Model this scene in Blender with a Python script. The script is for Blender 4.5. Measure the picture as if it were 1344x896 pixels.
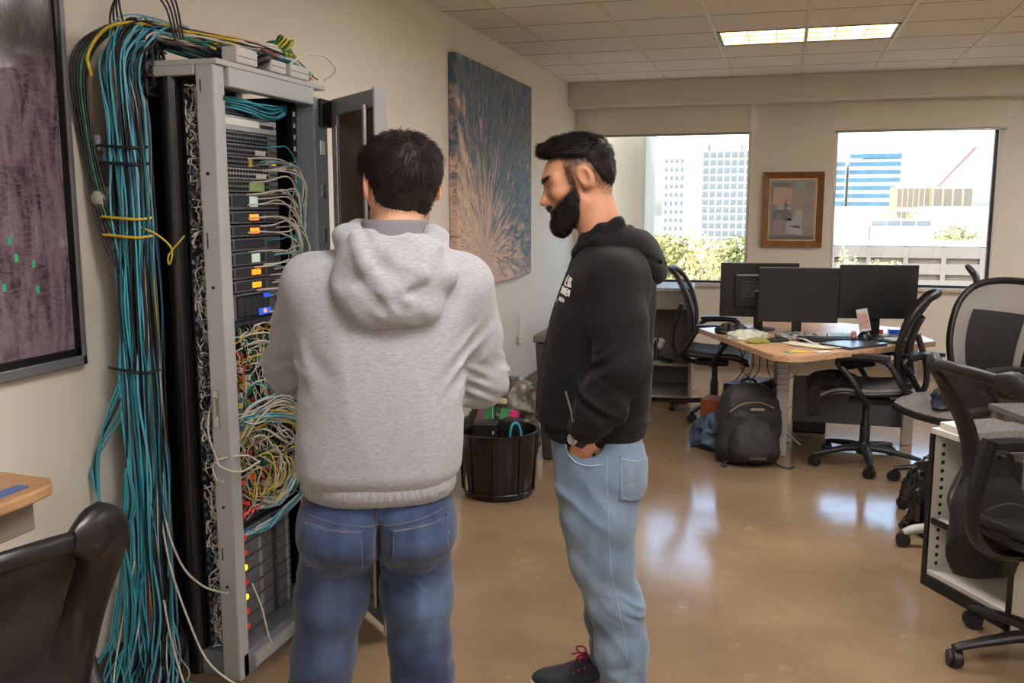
import bpy, bmesh, math, random
import numpy as np
from mathutils import Vector, Matrix

for _o in list(bpy.data.objects):
    bpy.data.objects.remove(_o)
S = bpy.context.scene
COL = S.collection
R = math.radians
rnd = random.Random(7)

# ------------------------------------------------------------------ camera
cam = bpy.data.cameras.new('camera')
cam.sensor_width = 36.0
cam.lens = 36.0 * 1210 / 1344
cam.clip_start = 0.05
cam.clip_end = 3000
camera = bpy.data.objects.new('camera', cam)
COL.objects.link(camera)
camera.location = (0, 0, 1.56)
camera.rotation_euler = (R(90 - 8.322), 0, R(16.36))
S.camera = camera

# ------------------------------------------------------------------ world, sun, exposure
S.view_settings.view_transform = 'Standard'
S.view_settings.look = 'None'
S.view_settings.gamma = 1.0
S.view_settings.use_curve_mapping = False
S.view_settings.exposure = 0.34
S.cycles.use_denoising = True
S.cycles.max_bounces = 8
S.cycles.transparent_max_bounces = 16
S.cycles.sample_clamp_indirect = 6.0
S.cycles.caustics_reflective = False
S.cycles.caustics_refractive = False
PANEL = 25.0        # emission of the ceiling luminaires near the camera
PANEL_FAR = 3.8     # the one panel in view, set low so its diffuser shows cream
world = bpy.data.worlds.new('sky')
S.world = world
world.use_nodes = True
_n = world.node_tree.nodes
_n.clear()
_sky = _n.new('ShaderNodeTexSky')
_sky.sky_type = 'NISHITA'
_sky.sun_disc = False
_sky.sun_elevation = R(38)
_sky.sun_rotation = R(200)
_sky.air_density = 1.0
_sky.dust_density = 3.0
_bg = _n.new('ShaderNodeBackground')
_bg.inputs['Strength'].default_value = 0.95
_wo = _n.new('ShaderNodeOutputWorld')
world.node_tree.links.new(_sky.outputs[0], _bg.inputs[0])
world.node_tree.links.new(_bg.outputs[0], _wo.inputs[0])
_sl = bpy.data.lights.new('sun', 'SUN')
_sl.energy = 2.8
_sl.angle = R(0.6)
_sl.color = (1.0, 0.93, 0.82)
sun = bpy.data.objects.new('sun', _sl)
COL.objects.link(sun)
sun.rotation_euler = (R(52), 0, R(28))      # shines from behind the camera onto the city

# ------------------------------------------------------------------ helpers
def lin(c):
    if isinstance(c, str):
        c = tuple(int(c[i:i + 2], 16) for i in (0, 2, 4))
    return tuple(((v / 255) / 12.92 if v / 255 <= 0.04045 else ((v / 255 + 0.055) / 1.055) ** 2.4) for v in c)

MATS = {}
def mat(name, col, rough=0.6, metal=0.0, var=0.0, scale=30.0, bump=0.0, bscale=None, emit=0.0, spec=0.5,
        stretch=None, coat=0.0, col2=None, sheen=0.0, detail=4.0):
    """principled material, optionally mottled between col and col2 (or col*(1-var))"""
    if name in MATS:
        return MATS[name]
    m = bpy.data.materials.new(name)
    m.use_nodes = True
    nt = m.node_tree
    N, L = nt.nodes, nt.links
    b = N['Principled BSDF']
    c = lin(col)
    b.inputs['Base Color'].default_value = (*c, 1)
    b.inputs['Roughness'].default_value = rough
    b.inputs['Metallic'].default_value = metal
    b.inputs['Specular IOR Level'].default_value = spec
    b.inputs['Coat Weight'].default_value = coat
    b.inputs['Sheen Weight'].default_value = sheen
    if emit:
        b.inputs['Emission Color'].default_value = (*c, 1)
        b.inputs['Emission Strength'].default_value = emit
    if var or bump or col2:
        tc = N.new('ShaderNodeTexCoord')
        mp = N.new('ShaderNodeMapping')
        if stretch:
            mp.inputs['Scale'].default_value = stretch
        L.new(tc.outputs['Object'], mp.inputs[0])
        if var or col2:
            no = N.new('ShaderNodeTexNoise')
            no.inputs['Scale'].default_value = scale
            no.inputs['Detail'].default_value = detail
            L.new(mp.outputs[0], no.inputs['Vector'])
            mr = N.new('ShaderNodeMapRange')
            mr.inputs[1].default_value = 0.35
            mr.inputs[2].default_value = 0.65
            L.new(no.outputs['Fac'], mr.inputs[0])
            mx = N.new('ShaderNodeMix')
            mx.data_type = 'RGBA'
            c2 = lin(col2) if col2 else tuple(v * (1 - var) for v in c)
            mx.inputs[6].default_value = (*c, 1)
            mx.inputs[7].default_value = (*c2, 1)
            L.new(mr.outputs[0], mx.inputs[0])
            L.new(mx.outputs[2], b.inputs['Base Color'])
        if bump:
            n2 = N.new('ShaderNodeTexNoise')
            n2.inputs['Scale'].default_value = bscale or scale
            n2.inputs['Detail'].default_value = 3
            L.new(mp.outputs[0], n2.inputs['Vector'])
            bp = N.new('ShaderNodeBump')
            bp.inputs['Strength'].default_value = 0.95
            bp.inputs['Distance'].default_value = bump
            L.new(n2.outputs['Fac'], bp.inputs['Height'])
            L.new(bp.outputs[0], b.inputs['Normal'])
    MATS[name] = m
    return m

def glassmat(name, tint=(1, 1, 1), refl=0.06, rough=0.02):
    """thin pane: mostly clear, a little mirror"""
    if name in MATS:
        return MATS[name]
    m = bpy.data.materials.new(name)
    m.use_nodes = True
    nt = m.node_tree
    nt.nodes.clear()
    o = nt.nodes.new('ShaderNodeOutputMaterial')
    t = nt.nodes.new('ShaderNodeBsdfTransparent')
    t.inputs[0].default_value = (*tint, 1)
    g = nt.nodes.new('ShaderNodeBsdfGlossy')
    g.inputs['Roughness'].default_value = rough
    x = nt.nodes.new('ShaderNodeMixShader')
    x.inputs[0].default_value = refl
    nt.links.new(t.outputs[0], x.inputs[1])
    nt.links.new(g.outputs[0], x.inputs[2])
    nt.links.new(x.outputs[0], o.inputs[0])
    MATS[name] = m
    return m

def meshmat(name, col, dens=0.6, scale=260.0):
    """woven chair mesh: tiny open cells in a thin sheet"""
    m = bpy.data.materials.new(name)
    m.use_nodes = True
    nt = m.node_tree
    N, L = nt.nodes, nt.links
    b = N['Principled BSDF']
    b.inputs['Base Color'].default_value = (*lin(col), 1)
    b.inputs['Roughness'].default_value = 0.75
    tc = N.new('ShaderNodeTexCoord')
    no = N.new('ShaderNodeTexNoise')
    no.inputs['Scale'].default_value = scale
    L.new(tc.outputs['Object'], no.inputs['Vector'])
    mr = N.new('ShaderNodeMapRange')
    mr.inputs[3].default_value = dens - .25
    mr.inputs[4].default_value = min(1, dens + .25)
    L.new(no.outputs['Fac'], mr.inputs[0])
    L.new(mr.outputs[0], b.inputs['Alpha'])
    return m

class MB:
    """collects geometry for ONE mesh"""
    def __init__(s):
        s.v = []; s.f = []
    def add(s, v, f):
        k = len(s.v)
        s.v += [tuple(p) for p in v]
        s.f += [tuple(i + k for i in q) for q in f]
        return s
    def box(s, lo, hi):
        x0, y0, z0 = lo; x1, y1, z1 = hi
        return s.add([(x0, y0, z0), (x1, y0, z0), (x1, y1, z0), (x0, y1, z0), (x0, y0, z1), (x1, y0, z1), (x1, y1, z1), (x0, y1, z1)],
                     [(0, 3, 2, 1), (4, 5, 6, 7), (0, 1, 5, 4), (1, 2, 6, 5), (2, 3, 7, 6), (3, 0, 4, 7)])
    def cbox(s, c, d, rot=None):
        """box by centre, size and optional 3x3 rotation"""
        b = MB().box([-q / 2 for q in d], [q / 2 for q in d])
        M = rot if rot is not None else Matrix.Identity(3)
        return s.add([tuple(M @ Vector(p) + Vector(c)) for p in b.v], b.f)
    def prism(s, poly, a0, a1, axis=2):
        """polygon (2D) swept along an axis"""
        n = len(poly)
        def P(p, a):
            return (p[0], p[1], a) if axis == 2 else ((p[0], a, p[1]) if axis == 1 else (a, p[0], p[1]))
        v = [P(p, a0) for p in poly] + [P(p, a1) for p in poly]
        f = [tuple(range(n))[::-1], tuple(range(n, 2 * n))] + [(i, (i + 1) % n, n + (i + 1) % n, n + i) for i in range(n)]
        return s.add(v, f)
    def tube(s, pts, r, n=8, closed=False, sx=1.0, sy=1.0, up=None, caps=True):
        """swept tube; r a number or list; sx/sy squash the section (sx across, sy along up)"""
        P = [Vector(p) for p in pts]
        m = len(P)
        rr = r if isinstance(r, (list, tuple)) else [r] * m
        T = []
        for i in range(m):
            a = P[(i - 1) % m] if (closed or i > 0) else P[i]
            b = P[(i + 1) % m] if (closed or i < m - 1) else P[i]
            t = b - a
            T.append(t.normalized() if t.length > 1e-9 else Vector((0, 0, 1)))
        if up is None:
            up0 = Vector((0, 0, 1)) if abs(T[0].z) < 0.9 else Vector((0, 1, 0))
        else:
            up0 = Vector(up)
        nrm = (up0 - T[0] * up0.dot(T[0])).normalized()
        v = []
        for i in range(m):
            if up is not None:
                q = Vector(up) - T[i] * Vector(up).dot(T[i])
            else:
                q = nrm - T[i] * nrm.dot(T[i])
            if q.length > 1e-6:
                nrm = q.normalized()
            bi = T[i].cross(nrm)
            for k in range(n):
                a = 2 * math.pi * (k + 0.5) / n
                v.append(P[i] + (bi * math.cos(a) * sx + nrm * math.sin(a) * sy) * rr[i])
        f = []
        for i in range(m if closed else m - 1):
            j = (i + 1) % m
            for k in range(n):
                l = (k + 1) % n
                f.append((i * n + k, i * n + l, j * n + l, j * n + k))
        if caps and not closed:
            f.append(tuple(range(n))[::-1])
            f.append(tuple((m - 1) * n + k for k in range(n)))
        return s.add(v, f)
    def lathe(s, prof, n=20, c=(0, 0, 0), rot=None, cap=True):
        M = rot if rot is not None else Matrix.Identity(3)
        v = []
        for (r, z) in prof:
            for k in range(n):
                a = 2 * math.pi * k / n
                v.append(M @ Vector((r * math.cos(a), r * math.sin(a), z)) + Vector(c))
        f = []
        for i in range(len(prof) - 1):
            for k in range(n):
                l = (k + 1) % n
                f.append((i * n + k, i * n + l, (i + 1) * n + l, (i + 1) * n + k))
        if cap:
            f.append(tuple(range(n))[::-1])
            f.append(tuple((len(prof) - 1) * n + k for k in range(n)))
        return s.add(v, f)
    def sheet(s, fn, nu, nv, thick=0.0):
        """grid surface fn(u,v) with optional thickness along its normal"""
        G = [[Vector(fn(i / nu, j / nv)) for j in range(nv + 1)] for i in range(nu + 1)]
        k = nv + 1
        if not thick:
            return s.add([p for r_ in G for p in r_], [(i * k + j, (i + 1) * k + j, (i + 1) * k + j + 1, i * k + j + 1) for i in range(nu) for j in range(nv)])
        top, bot = [], []
        for i in range(nu + 1):
            for j in range(nv + 1):
                du = G[min(i + 1, nu)][j] - G[max(i - 1, 0)][j]
                dv = G[i][min(j + 1, nv)] - G[i][max(j - 1, 0)]
                nn = du.cross(dv)
                nn = nn.normalized() if nn.length > 1e-12 else Vector((0, 0, 1))
                top.append(G[i][j] + nn * thick / 2)
                bot.append(G[i][j] - nn * thick / 2)
        o = len(top)
        f = []
        for i in range(nu):
            for j in range(nv):
                q = (i * k + j, (i + 1) * k + j, (i + 1) * k + j + 1, i * k + j + 1)
                f.append(q)
                f.append(tuple(o + t for t in q[::-1]))
        for j in range(nv):
            f.append((j, j + 1, o + j + 1, o + j))
            a = nu * k + j
            f.append((a + 1, a, o + a, o + a + 1))
        for i in range(nu):
            a, b = i * k, (i + 1) * k
            f.append((b, a, o + a, o + b))
            a, b = i * k + nv, (i + 1) * k + nv
            f.append((a, b, o + b, o + a))
        return s.add(top + bot, f)

def to_mesh(mb, name, smooth=None, bevel=0.0, seg=2):
    me = bpy.data.meshes.new(name)
    me.from_pydata([tuple(p) for p in mb.v], [], mb.f)
    bm = bmesh.new()
    bm.from_mesh(me)
    bmesh.ops.recalc_face_normals(bm, faces=bm.faces)
    if bevel:
        ed = [e for e in bm.edges if len(e.link_faces) == 2 and e.calc_face_angle(0) > 0.6]
        bmesh.ops.bevel(bm, geom=ed, offset=bevel, segments=seg, affect='EDGES', profile=0.5, clamp_overlap=True)
    if smooth is not None:
        lim = R(smooth)
        for f in bm.faces:
            f.smooth = True
        for e in bm.edges:
            if len(e.link_faces) == 2 and e.calc_face_angle(0) > lim:
                e.smooth = False
    bm.to_mesh(me)
    bm.free()
    return me

def obj(name, geo, m=None, parent=None, loc=(0, 0, 0), rot=(0, 0, 0), smooth=None, bevel=0.0, seg=2):
    me = geo if isinstance(geo, bpy.types.Mesh) else to_mesh(geo, name, smooth, bevel, seg)
    o = bpy.data.objects.new(name, me)
    COL.objects.link(o)
    o.location = loc
    o.rotation_euler = rot
    if m is not None:
        if not me.materials:
            for q in (m if isinstance(m, (list, tuple)) else [m]):
                me.materials.append(q)
    if parent is not None:
        o.parent = parent
    return o

def tag(o, label=None, cat=None, group=None, kind=None):
    if label: o['label'] = label
    if cat: o['category'] = cat
    if group: o['group'] = group
    if kind: o['kind'] = kind
    return o

def thing(name, label, cat, loc=(0, 0, 0), rotz=0.0, group=None):
    o = bpy.data.objects.new(name, None)
    o.empty_display_size = 0.1
    COL.objects.link(o)
    o.location = loc
    o.rotation_euler = (0, 0, rotz)
    return tag(o, label, cat, group)

def struct(name, geo, m, parent=None, **k):
    o = obj(name, geo, m, parent, **k)
    if parent is None:
        o['kind'] = 'structure'
    return o

def dup(root, loc=None, rotz=None, label=None, group=None, parent=None):
    r = root.copy()
    COL.objects.link(r)
    if loc is not None: r.location = loc
    if rotz is not None: r.rotation_euler = (0, 0, rotz)
    if label: r['label'] = label
    if group: r['group'] = group
    if parent is not None: r.parent = parent
    for ch in [c for c in root.children]:
        dup(ch, parent=r)
    return r

def spline(pts, n):
    """Catmull-Rom through points, n samples"""
    P = [Vector(p) for p in pts]
    P = [P[0] * 2 - P[1]] + P + [P[-1] * 2 - P[-2]]
    out = []
    m = len(P) - 3
    for i in range(n):
        t = i / (n - 1) * m
        k = min(int(t), m - 1)
        t -= k
        a, b, c, d = P[k:k + 4]
        out.append(0.5 * ((2 * b) + (c - a) * t + (2 * a - 5 * b + 4 * c - d) * t * t + (3 * b - a - 3 * c + d) * t * t * t))
    return out

def rotz3(a):
    return Matrix.Rotation(a, 3, 'Z')
# ------------------------------------------------------------------ the room
XL, XR, YF, YB, ZC = -2.1, 4.6, -3.6, 9.45, 2.76
SOF = 9.13
M_wall = mat('wall_paint', (220, 213, 201), 0.75, var=0.03, scale=3, bump=0.0006, bscale=220)
M_sof = mat('soffit_paint', (216, 209, 198), 0.75, var=0.03, scale=3)
M_tile = mat('ceiling_tile_fibre', (234, 226, 214), 0.9, col2=(212, 201, 187), scale=60, bump=0.002, bscale=150)
M_bar = mat('grid_bar_paint', (205, 200, 172), 0.5)
M_base = mat('vinyl_base', (120, 108, 92), 0.5)

def floor_material():
    m = bpy.data.materials.new('polished_concrete')
    m.use_nodes = True
    N, L = m.node_tree.nodes, m.node_tree.links
    b = N['Principled BSDF']
    tc = N.new('ShaderNodeTexCoord')
    def noise(sc, det=5, ro=0.6):
        n = N.new('ShaderNodeTexNoise')
        n.inputs['Scale'].default_value = sc
        n.inputs['Detail'].default_value = det
        n.inputs['Roughness'].default_value = ro
        L.new(tc.outputs['Object'], n.inputs['Vector'])
        return n
    n1, n2, n3 = noise(0.9, 6), noise(7, 6), noise(70, 3)
    def ramp(n, a, b_, c1, c2):
        r = N.new('ShaderNodeValToRGB')
        r.color_ramp.elements[0].position = a
        r.color_ramp.elements[1].position = b_
        r.color_ramp.elements[0].color = (*lin(c1), 1)
        r.color_ramp.elements[1].color = (*lin(c2), 1)
        L.new(n.outputs['Fac'], r.inputs[0])
        return r
    r1 = ramp(n1, 0.3, 0.7, (112, 93, 72), (150, 126, 98))
    r2 = ramp(n2, 0.62, 0.78, (0, 0, 0), (255, 255, 255))
    r3 = ramp(n3, 0.60, 0.78, (0, 0, 0), (255, 255, 255))
    mul = N.new('ShaderNodeMath'); mul.operation = 'MULTIPLY'
    L.new(r2.outputs[0], mul.inputs[0]); mul.inputs[1].default_value = 0.35
    mul2 = N.new('ShaderNodeMath'); mul2.operation = 'MULTIPLY'
    L.new(r3.outputs[0], mul2.inputs[0]); mul2.inputs[1].default_value = 0.30
    mx = N.new('ShaderNodeMix'); mx.data_type = 'RGBA'
    L.new(mul.outputs[0], mx.inputs[0]); L.new(r1.outputs[0], mx.inputs[6])
    mx.inputs[7].default_value = (*lin((196, 168, 128)), 1)
    mx2 = N.new('ShaderNodeMix'); mx2.data_type = 'RGBA'
    L.new(mul2.outputs[0], mx2.inputs[0]); L.new(mx.outputs[2], mx2.inputs[6])
    mx2.inputs[7].default_value = (*lin((190, 165, 130)), 1)
    L.new(mx2.outputs[2], b.inputs['Base Color'])
    rr = N.new('ShaderNodeMapRange')
    rr.inputs[3].default_value = 0.06; rr.inputs[4].default_value = 0.20
    L.new(n2.outputs['Fac'], rr.inputs[0])
    L.new(rr.outputs[0], b.inputs['Roughness'])
    b.inputs['Specular IOR Level'].default_value = 0.55
    return m

struct('floor', MB().box((XL - .2, YF - .2, -0.2), (XR + .2, YB + .3, 0)), floor_material())
cl = struct('ceiling', MB().box((XL - .2, YF - .2, ZC + .02), (XR + .2, YB + .3, ZC + .3)), M_tile)
struct('wall_left', MB().box((XL - .2, YF - .2, 0), (XL, YB + .3, ZC + .02)), M_wall)
struct('wall_right', MB().box((XR, YF - .2, 0), (XR + .2, YB + .3, ZC + .02)), M_wall)
struct('wall_front', MB().box((XL, YF - .2, 0), (XR, YF, ZC + .02)), M_wall)

# luminaires sit in the grid, so tiles skip their cells
DX, DY = 0.612, 0.585
xs = [0.09 + DX * k for k in range(-3, 8)]
ys = [SOF - DY * k for k in range(0, 22)]
LIGHTS = [(-0.522, 7.375 - 0.585 * r) for r in (0, 5, 10, 15)] + [(-0.522 + 4 * DX, 7.375 - 0.585 * r) for r in (0, 5, 10, 15)]
def lit(xa, yb):
    for (lx, ly) in LIGHTS:
        if lx - 0.01 < xa < lx + 2 * DX - 0.1 and abs(yb - ly) < 0.05:
            return True
    return False
tile_me = {}
for i, xa in enumerate([xs[0] - DX] + xs):
    x0 = max(xa, XL); x1 = min(xa + DX, XR)
    if x1 - x0 < 0.08:
        continue
    for j, yb in enumerate(ys):
        y0 = max(yb - DY, YF)
        if yb - y0 < 0.08 or lit(xa, yb):
            continue
        key = (round(x1 - x0, 3), round(yb - y0, 3))
        if key not in tile_me:
            w, d = key
            tile_me[key] = to_mesh(MB().box((-w / 2 + .004, -d / 2 + .004, 0), (w / 2 - .004, d / 2 - .004, .02)), 'ceiling_tile', bevel=0.003, seg=1)
        obj('ceiling_tile', tile_me[key], M_tile, cl, ((x0 + x1) / 2, (y0 + yb) / 2, ZC + 0.0005))
for xa in xs:
    obj('grid_bar', MB().box((xa - .012, YF, ZC - .004), (xa + .012, SOF, ZC + .012)), M_bar, cl)
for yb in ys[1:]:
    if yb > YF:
        obj('grid_bar', MB().box((XL, yb - .004, ZC - .001), (XR, yb + .004, ZC + .012)), mat('cross_bar_grey', (150, 138, 122), 0.6), cl)  # cross bars in a darker grey than the long bars

# back wall with two window openings
W1 = (-1.845, -0.345, 0.80, 2.53)
W2 = (0.43, 1.84, 0.80, 2.53)
mb = MB()
for (a, b_) in ((XL, W1[0]), (W1[1], W2[0]), (W2[1], XR)):
    mb.box((a, YB, 0), (b_, YB + .18, ZC + .02))
for w in (W1, W2):
    mb.box((w[0], YB, 0), (w[1], YB + .18, w[2]))
    mb.box((w[0], YB, w[3]), (w[1], YB + .18, ZC + .02))
struct('wall_back', mb, M_wall)
struct('trim_1', MB().box((XL, SOF, 2.535), (XR, YB, ZC)), M_sof)      # soffit above the windows
for nm, a, b_ in (('baseboard_left', (XL, YF, 0), (XL + .012, YB, .1)), ('baseboard_back', (XL, YB - .012, 0), (XR, YB, .1))):
    struct(nm, MB().box(a, b_), M_base)

M_frame = mat('window_frame_bronze', (58, 54, 52), 0.4, metal=0.3)
M_alu = mat('window_frame_aluminium', (190, 184, 174), 0.35, metal=0.4)
M_pane = glassmat('window_glass', (0.97, 0.985, 0.98), 0.05)
M_sill = mat('sill_paint', (196, 186, 168), 0.4)
for k, w in enumerate((W1, W2)):
    wd = struct('window_%d' % (k + 1), MB().box((w[0], YB + .06, w[2]), (w[1], YB + .09, w[2] + .022)).box((w[0], YB + .06, w[3] - .03), (w[1], YB + .09, w[3])), M_frame)
    obj('window_frame', MB().box((w[0], YB + .05, w[2]), (w[0] + .028, YB + .10, w[3])), M_alu, wd)
    obj('window_frame', MB().box((w[1] - .028, YB + .05, w[2]), (w[1], YB + .10, w[3])), M_frame if k else M_alu, wd)
    obj('window_pane', MB().box((w[0], YB + .07, w[2]), (w[1], YB + .076, w[3])), M_pane, wd)
    obj('window_sill', MB().box((w[0] - .02, YB - .045, w[2] - .035), (w[1] + .02, YB + .06, w[2])), M_sill, wd, bevel=.004)

# roller blinds
M_blind = mat('blind_fabric', (226, 219, 206), 0.8, var=0.03, scale=8, bump=0.0004, bscale=600)
M_steel = mat('brushed_steel', (170, 166, 160), 0.3, metal=0.8)
for (a, b_, z, lab) in ((-1.87, -0.35, 2.262, 'drawn up cream roller blind over the window nearest the room corner'),
                        (0.415, 1.885, 2.258, 'drawn up cream roller blind over the window right of the framed print')):
    t = thing('roller_blind', lab, 'blind', ((a + b_) / 2, YB - .06, z), 0, 'roller blinds')
    h = (b_ - a) / 2
    obj('blind_fabric', MB().box((-h, -.002, 0), (h, .002, 2.535 - z)), M_blind, t)
    obj('bottom_bar', MB().tube([(-h, 0, 0), (h, 0, 0)], .012, 10), M_steel, t, smooth=40)
    obj('pull_chain', MB().tube([(h - .012, -.012, 2.53 - z), (h - .012, -.012, -1.2)], .002, 5), M_blind, t)

# ceiling luminaires
M_lens = mat('luminaire_diffuser', (255, 250, 246), 0.5, emit=PANEL)
M_lens_dim = mat('luminaire_diffuser_dimmed', (255, 206, 140), 0.5, emit=PANEL_FAR)
M_dark = mat('luminaire_frame_dark', (40, 38, 38), 0.5)
for n_, (lx, ly) in enumerate(LIGHTS):
    far = n_ == 0
    lab = 'recessed fluorescent ceiling light glowing warm white near the windows' if far else 'recessed fluorescent ceiling light out of view behind the camera'
    t = thing('ceiling_light', lab, 'ceiling light', (lx + DX, ly - DY / 2, ZC), 0, None if far else 'ceiling lights further back')
    hx, hy = DX - .02, DY / 2 - .012
    f = MB()
    f.box((-hx - .008, -hy - .008, -.004), (-hx + .012, hy + .008, .015)); f.box((hx - .012, -hy - .008, -.004), (hx + .008, hy + .008, .015))
    f.box((-hx, -hy - .008, -.004), (hx, -hy + .006, .015)); f.box((-hx, hy - .006, -.004), (hx, hy + .008, .015))
    obj('light_frame', f, M_dark, t)
    obj('diffuser', MB().box((-hx + .012, -hy + .006, .004), (hx - .012, hy - .006, .012)), M_lens_dim if n_ == 0 else M_lens, t)
    for q in range(1, 6):
        x = -hx + q * 2 * hx / 6
        obj('louvre', MB().box((x - .003, -hy + .006, -.002), (x + .003, hy - .006, .004)), M_bar, t)
    for q in range(1, 3):
        y = -hy + q * 2 * hy / 3
        obj('louvre', MB().box((-hx + .012, y - .003, -.002), (hx - .012, y + .003, .004)), M_bar, t)
# ------------------------------------------------------------------ outside the windows
GZ = -13.0
M_white = mat('render_white', (168, 167, 165), 0.8, var=0.04, scale=.3, spec=.1)
M_win = mat('tower_glass', (88, 100, 108), 0.5, var=0.25, scale=.4, spec=.1)
M_blue = mat('blue_glass', (58, 96, 122), 0.5, var=0.3, scale=.3, spec=.1)
M_tan = mat('tan_stone', (176, 148, 114), 0.8, var=0.1, scale=.5)
M_grey = mat('roof_grey', (116, 118, 126), 0.8, var=0.1, scale=.3)
M_asph = mat('asphalt', (92, 90, 88), 0.9, var=0.15, scale=.2)
M_dkwin = mat('dark_window', (74, 72, 70), 0.5, var=0.2, scale=.5)
struct('ground', MB().box((-400, 12, GZ - 1), (400, 1500, GZ)), mat('city_ground', (160, 154, 142), 0.9, col2=(130, 130, 105), scale=.03))

# concrete column and return wall just outside the first window
cm = mat('outer_column_stone', (196, 186, 166), 0.8, var=0.12, scale=2.0, bump=.002, bscale=60, stretch=(1, 1, .4))
tag(obj('column', MB().box((-2.45, 10.35, GZ), (-1.50, 11.2, 5)), cm, bevel=.02), 'pale concrete column standing outside the first window', 'column')

def facade(name, label, x, y, w, d, z1, M_body, M_gl, rows, cols, z0, wfr=0.72, hfr=0.62, rz=0.0, xr=None, sides=True, into=None):
    """a block with real window panels let into its front and side"""
    t = thing(name, label, 'building', (x, y, GZ), rz) if into is None else into
    ox, oy = (0, 0) if into is None else (x - into.location.x, y - into.location.y)
    obj('wall', MB().box((ox, oy, 0), (ox + w, oy + d, z1 - GZ)), M_body, t)
    xa, xb = xr or (0.02 * w, 0.98 * w)
    cw = (xb - xa) / cols; rh = (z1 - z0) / rows
    me = to_mesh(MB().box((-cw * wfr / 2, -.25, -rh * hfr / 2), (cw * wfr / 2, .1, rh * hfr / 2)), 'window_panel')
    for i in range(cols):
        for j in range(rows):
            obj('window_panel', me, M_gl, t, (ox + xa + cw * (i + .5), oy, z0 - GZ + rh * (j + .5)))
    if sides:
        n = max(2, int(d / cw))
        m2 = to_mesh(MB().box((-.1, -d / n * wfr / 2, -rh * hfr / 2), (.25, d / n * wfr / 2, rh * hfr / 2)), 'window_panel')
        for i in range(n):
            for j in range(rows):
                obj('window_panel', m2, M_gl, t, (ox + w, oy + d / n * (i + .5), z0 - GZ + rh * (j + .5)))
    return t

# white residential tower: a plain wing with small windows, a gridded glass wing and a penthouse
TWR = facade('apartment_tower', 'white apartment tower with a gridded glass wing seen through the first window', -47.0, 372, 15.5, 20, 21.0, M_white, M_win, 10, 4, -12, .55, .5, xr=(0.3, 8.5), sides=False)
facade('wing', '', -33.6, 364, 24, 20, 22.5, M_white, M_win, 12, 8, -13, .82, .74, xr=(2.6, 23.6), sides=False, into=TWR)
obj('penthouse', MB().box((5.5, 4, 20.9 - GZ), (17.0, 16, 25.8 - GZ)), M_grey, TWR)
obj('penthouse', MB().box((23.0, -4, 22.4 - GZ), (30.0, 8, 25.4 - GZ)), M_grey, TWR)
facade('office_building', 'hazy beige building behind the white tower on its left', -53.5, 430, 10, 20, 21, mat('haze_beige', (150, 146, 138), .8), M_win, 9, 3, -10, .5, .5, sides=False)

# blue banded office block
t = thing('office_building', 'office block with horizontal bands of blue glass', 'building', (26.5, 440, GZ), 0)
obj('wall', MB().box((0, 0, 0), (21, 25, 22 - GZ)), M_white, t)
for j in range(7):
    z = 2.0 - GZ + j * 3.45
    obj('glass_band', MB().box((-.1, -.4, z), (21.1, .2, z + 1.75)), M_blue, t)
obj('roof_storey', MB().box((5.5, 1, 22 - GZ), (21.5, 24, 24.8 - GZ)), mat('roof_glass_pale', (120, 152, 166), .5, spec=.1), t)
obj('side_wing', MB().box((-8, 3, 0), (-1.5, 20, 21 - GZ)), M_white, t)
for j in range(6):
    z = 2.0 - GZ + j * 3.45
    obj('glass_band', MB().box((-8.1, 2.7, z), (-1.6, 3.2, z + 1.9)), M_blue, t)

facade('office_building', 'tan stone office block with tall dark windows', 42.0, 300, 9.5, 18, 7.6, M_tan, M_dkwin, 2, 6, -6, .8, .8, sides=False) .location.x = 31.6
facade('office_building', 'broad tan block with five wide dark bays beside the leaning crane', 41.2, 298, 11.2, 18, 7.3, M_tan, M_dkwin, 2, 4, -6, .82, .84, sides=False)
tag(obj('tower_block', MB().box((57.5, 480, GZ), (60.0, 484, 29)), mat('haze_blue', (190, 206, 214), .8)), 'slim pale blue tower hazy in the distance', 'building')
# low buildings
t = thing('warehouse', 'long low white warehouse with a flat roof', 'building', (6.6, 168, GZ), 0)
obj('wall', MB().box((0, 0, 0), (5.4, 20, 1.6 - GZ)), M_white, t)
t = thing('warehouse', 'low grey roofed building with a dark strip of windows', 'building', (12.2, 146, GZ), 0)
obj('wall', MB().box((0, 1.2, 0), (8.3, 18, -.4 - GZ)), M_white, t)
obj('awning', MB().box((-.2, -1.5, -3.4 - GZ), (8.3, 1.5, -1.25 - GZ)), M_grey, t)
for k in range(4):
    obj('window_panel', MB().box((.2 + k * 2.05, 1.05, -1.15 - GZ), (2.05 + k * 2.05, 1.3, -.5 - GZ)), M_win, t)
tag(obj('warehouse', MB().box((24.5, 190, GZ), (46, 205, -.8)).box((27, 200, GZ), (40, 215, 1.6)), M_white), 'bright white sheds below the leaning crane', 'building')
t = thing('parking_structure', 'long grey parking structure with slotted decks below the second window', 'building', (4.2, 92, GZ), 0)
obj('wall', MB().box((0, .6, 0), (26, 20, -2.1 - GZ)), mat('garage_grey', (120, 114, 108), .9), t)  # plain mid grey wall behind the deck slots
for j in range(5):
    obj('deck', MB().box((-.3, -.3, -3.1 - GZ - j * 1.5), (26.3, 1.2, -2.1 - GZ - j * 1.5)), M_asph, t)
for k in range(9):
    obj('pier', MB().box((k * 3.2, -.35, 0), (k * 3.2 + .4, 1, -2.1 - GZ)), M_asph, t)
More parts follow.
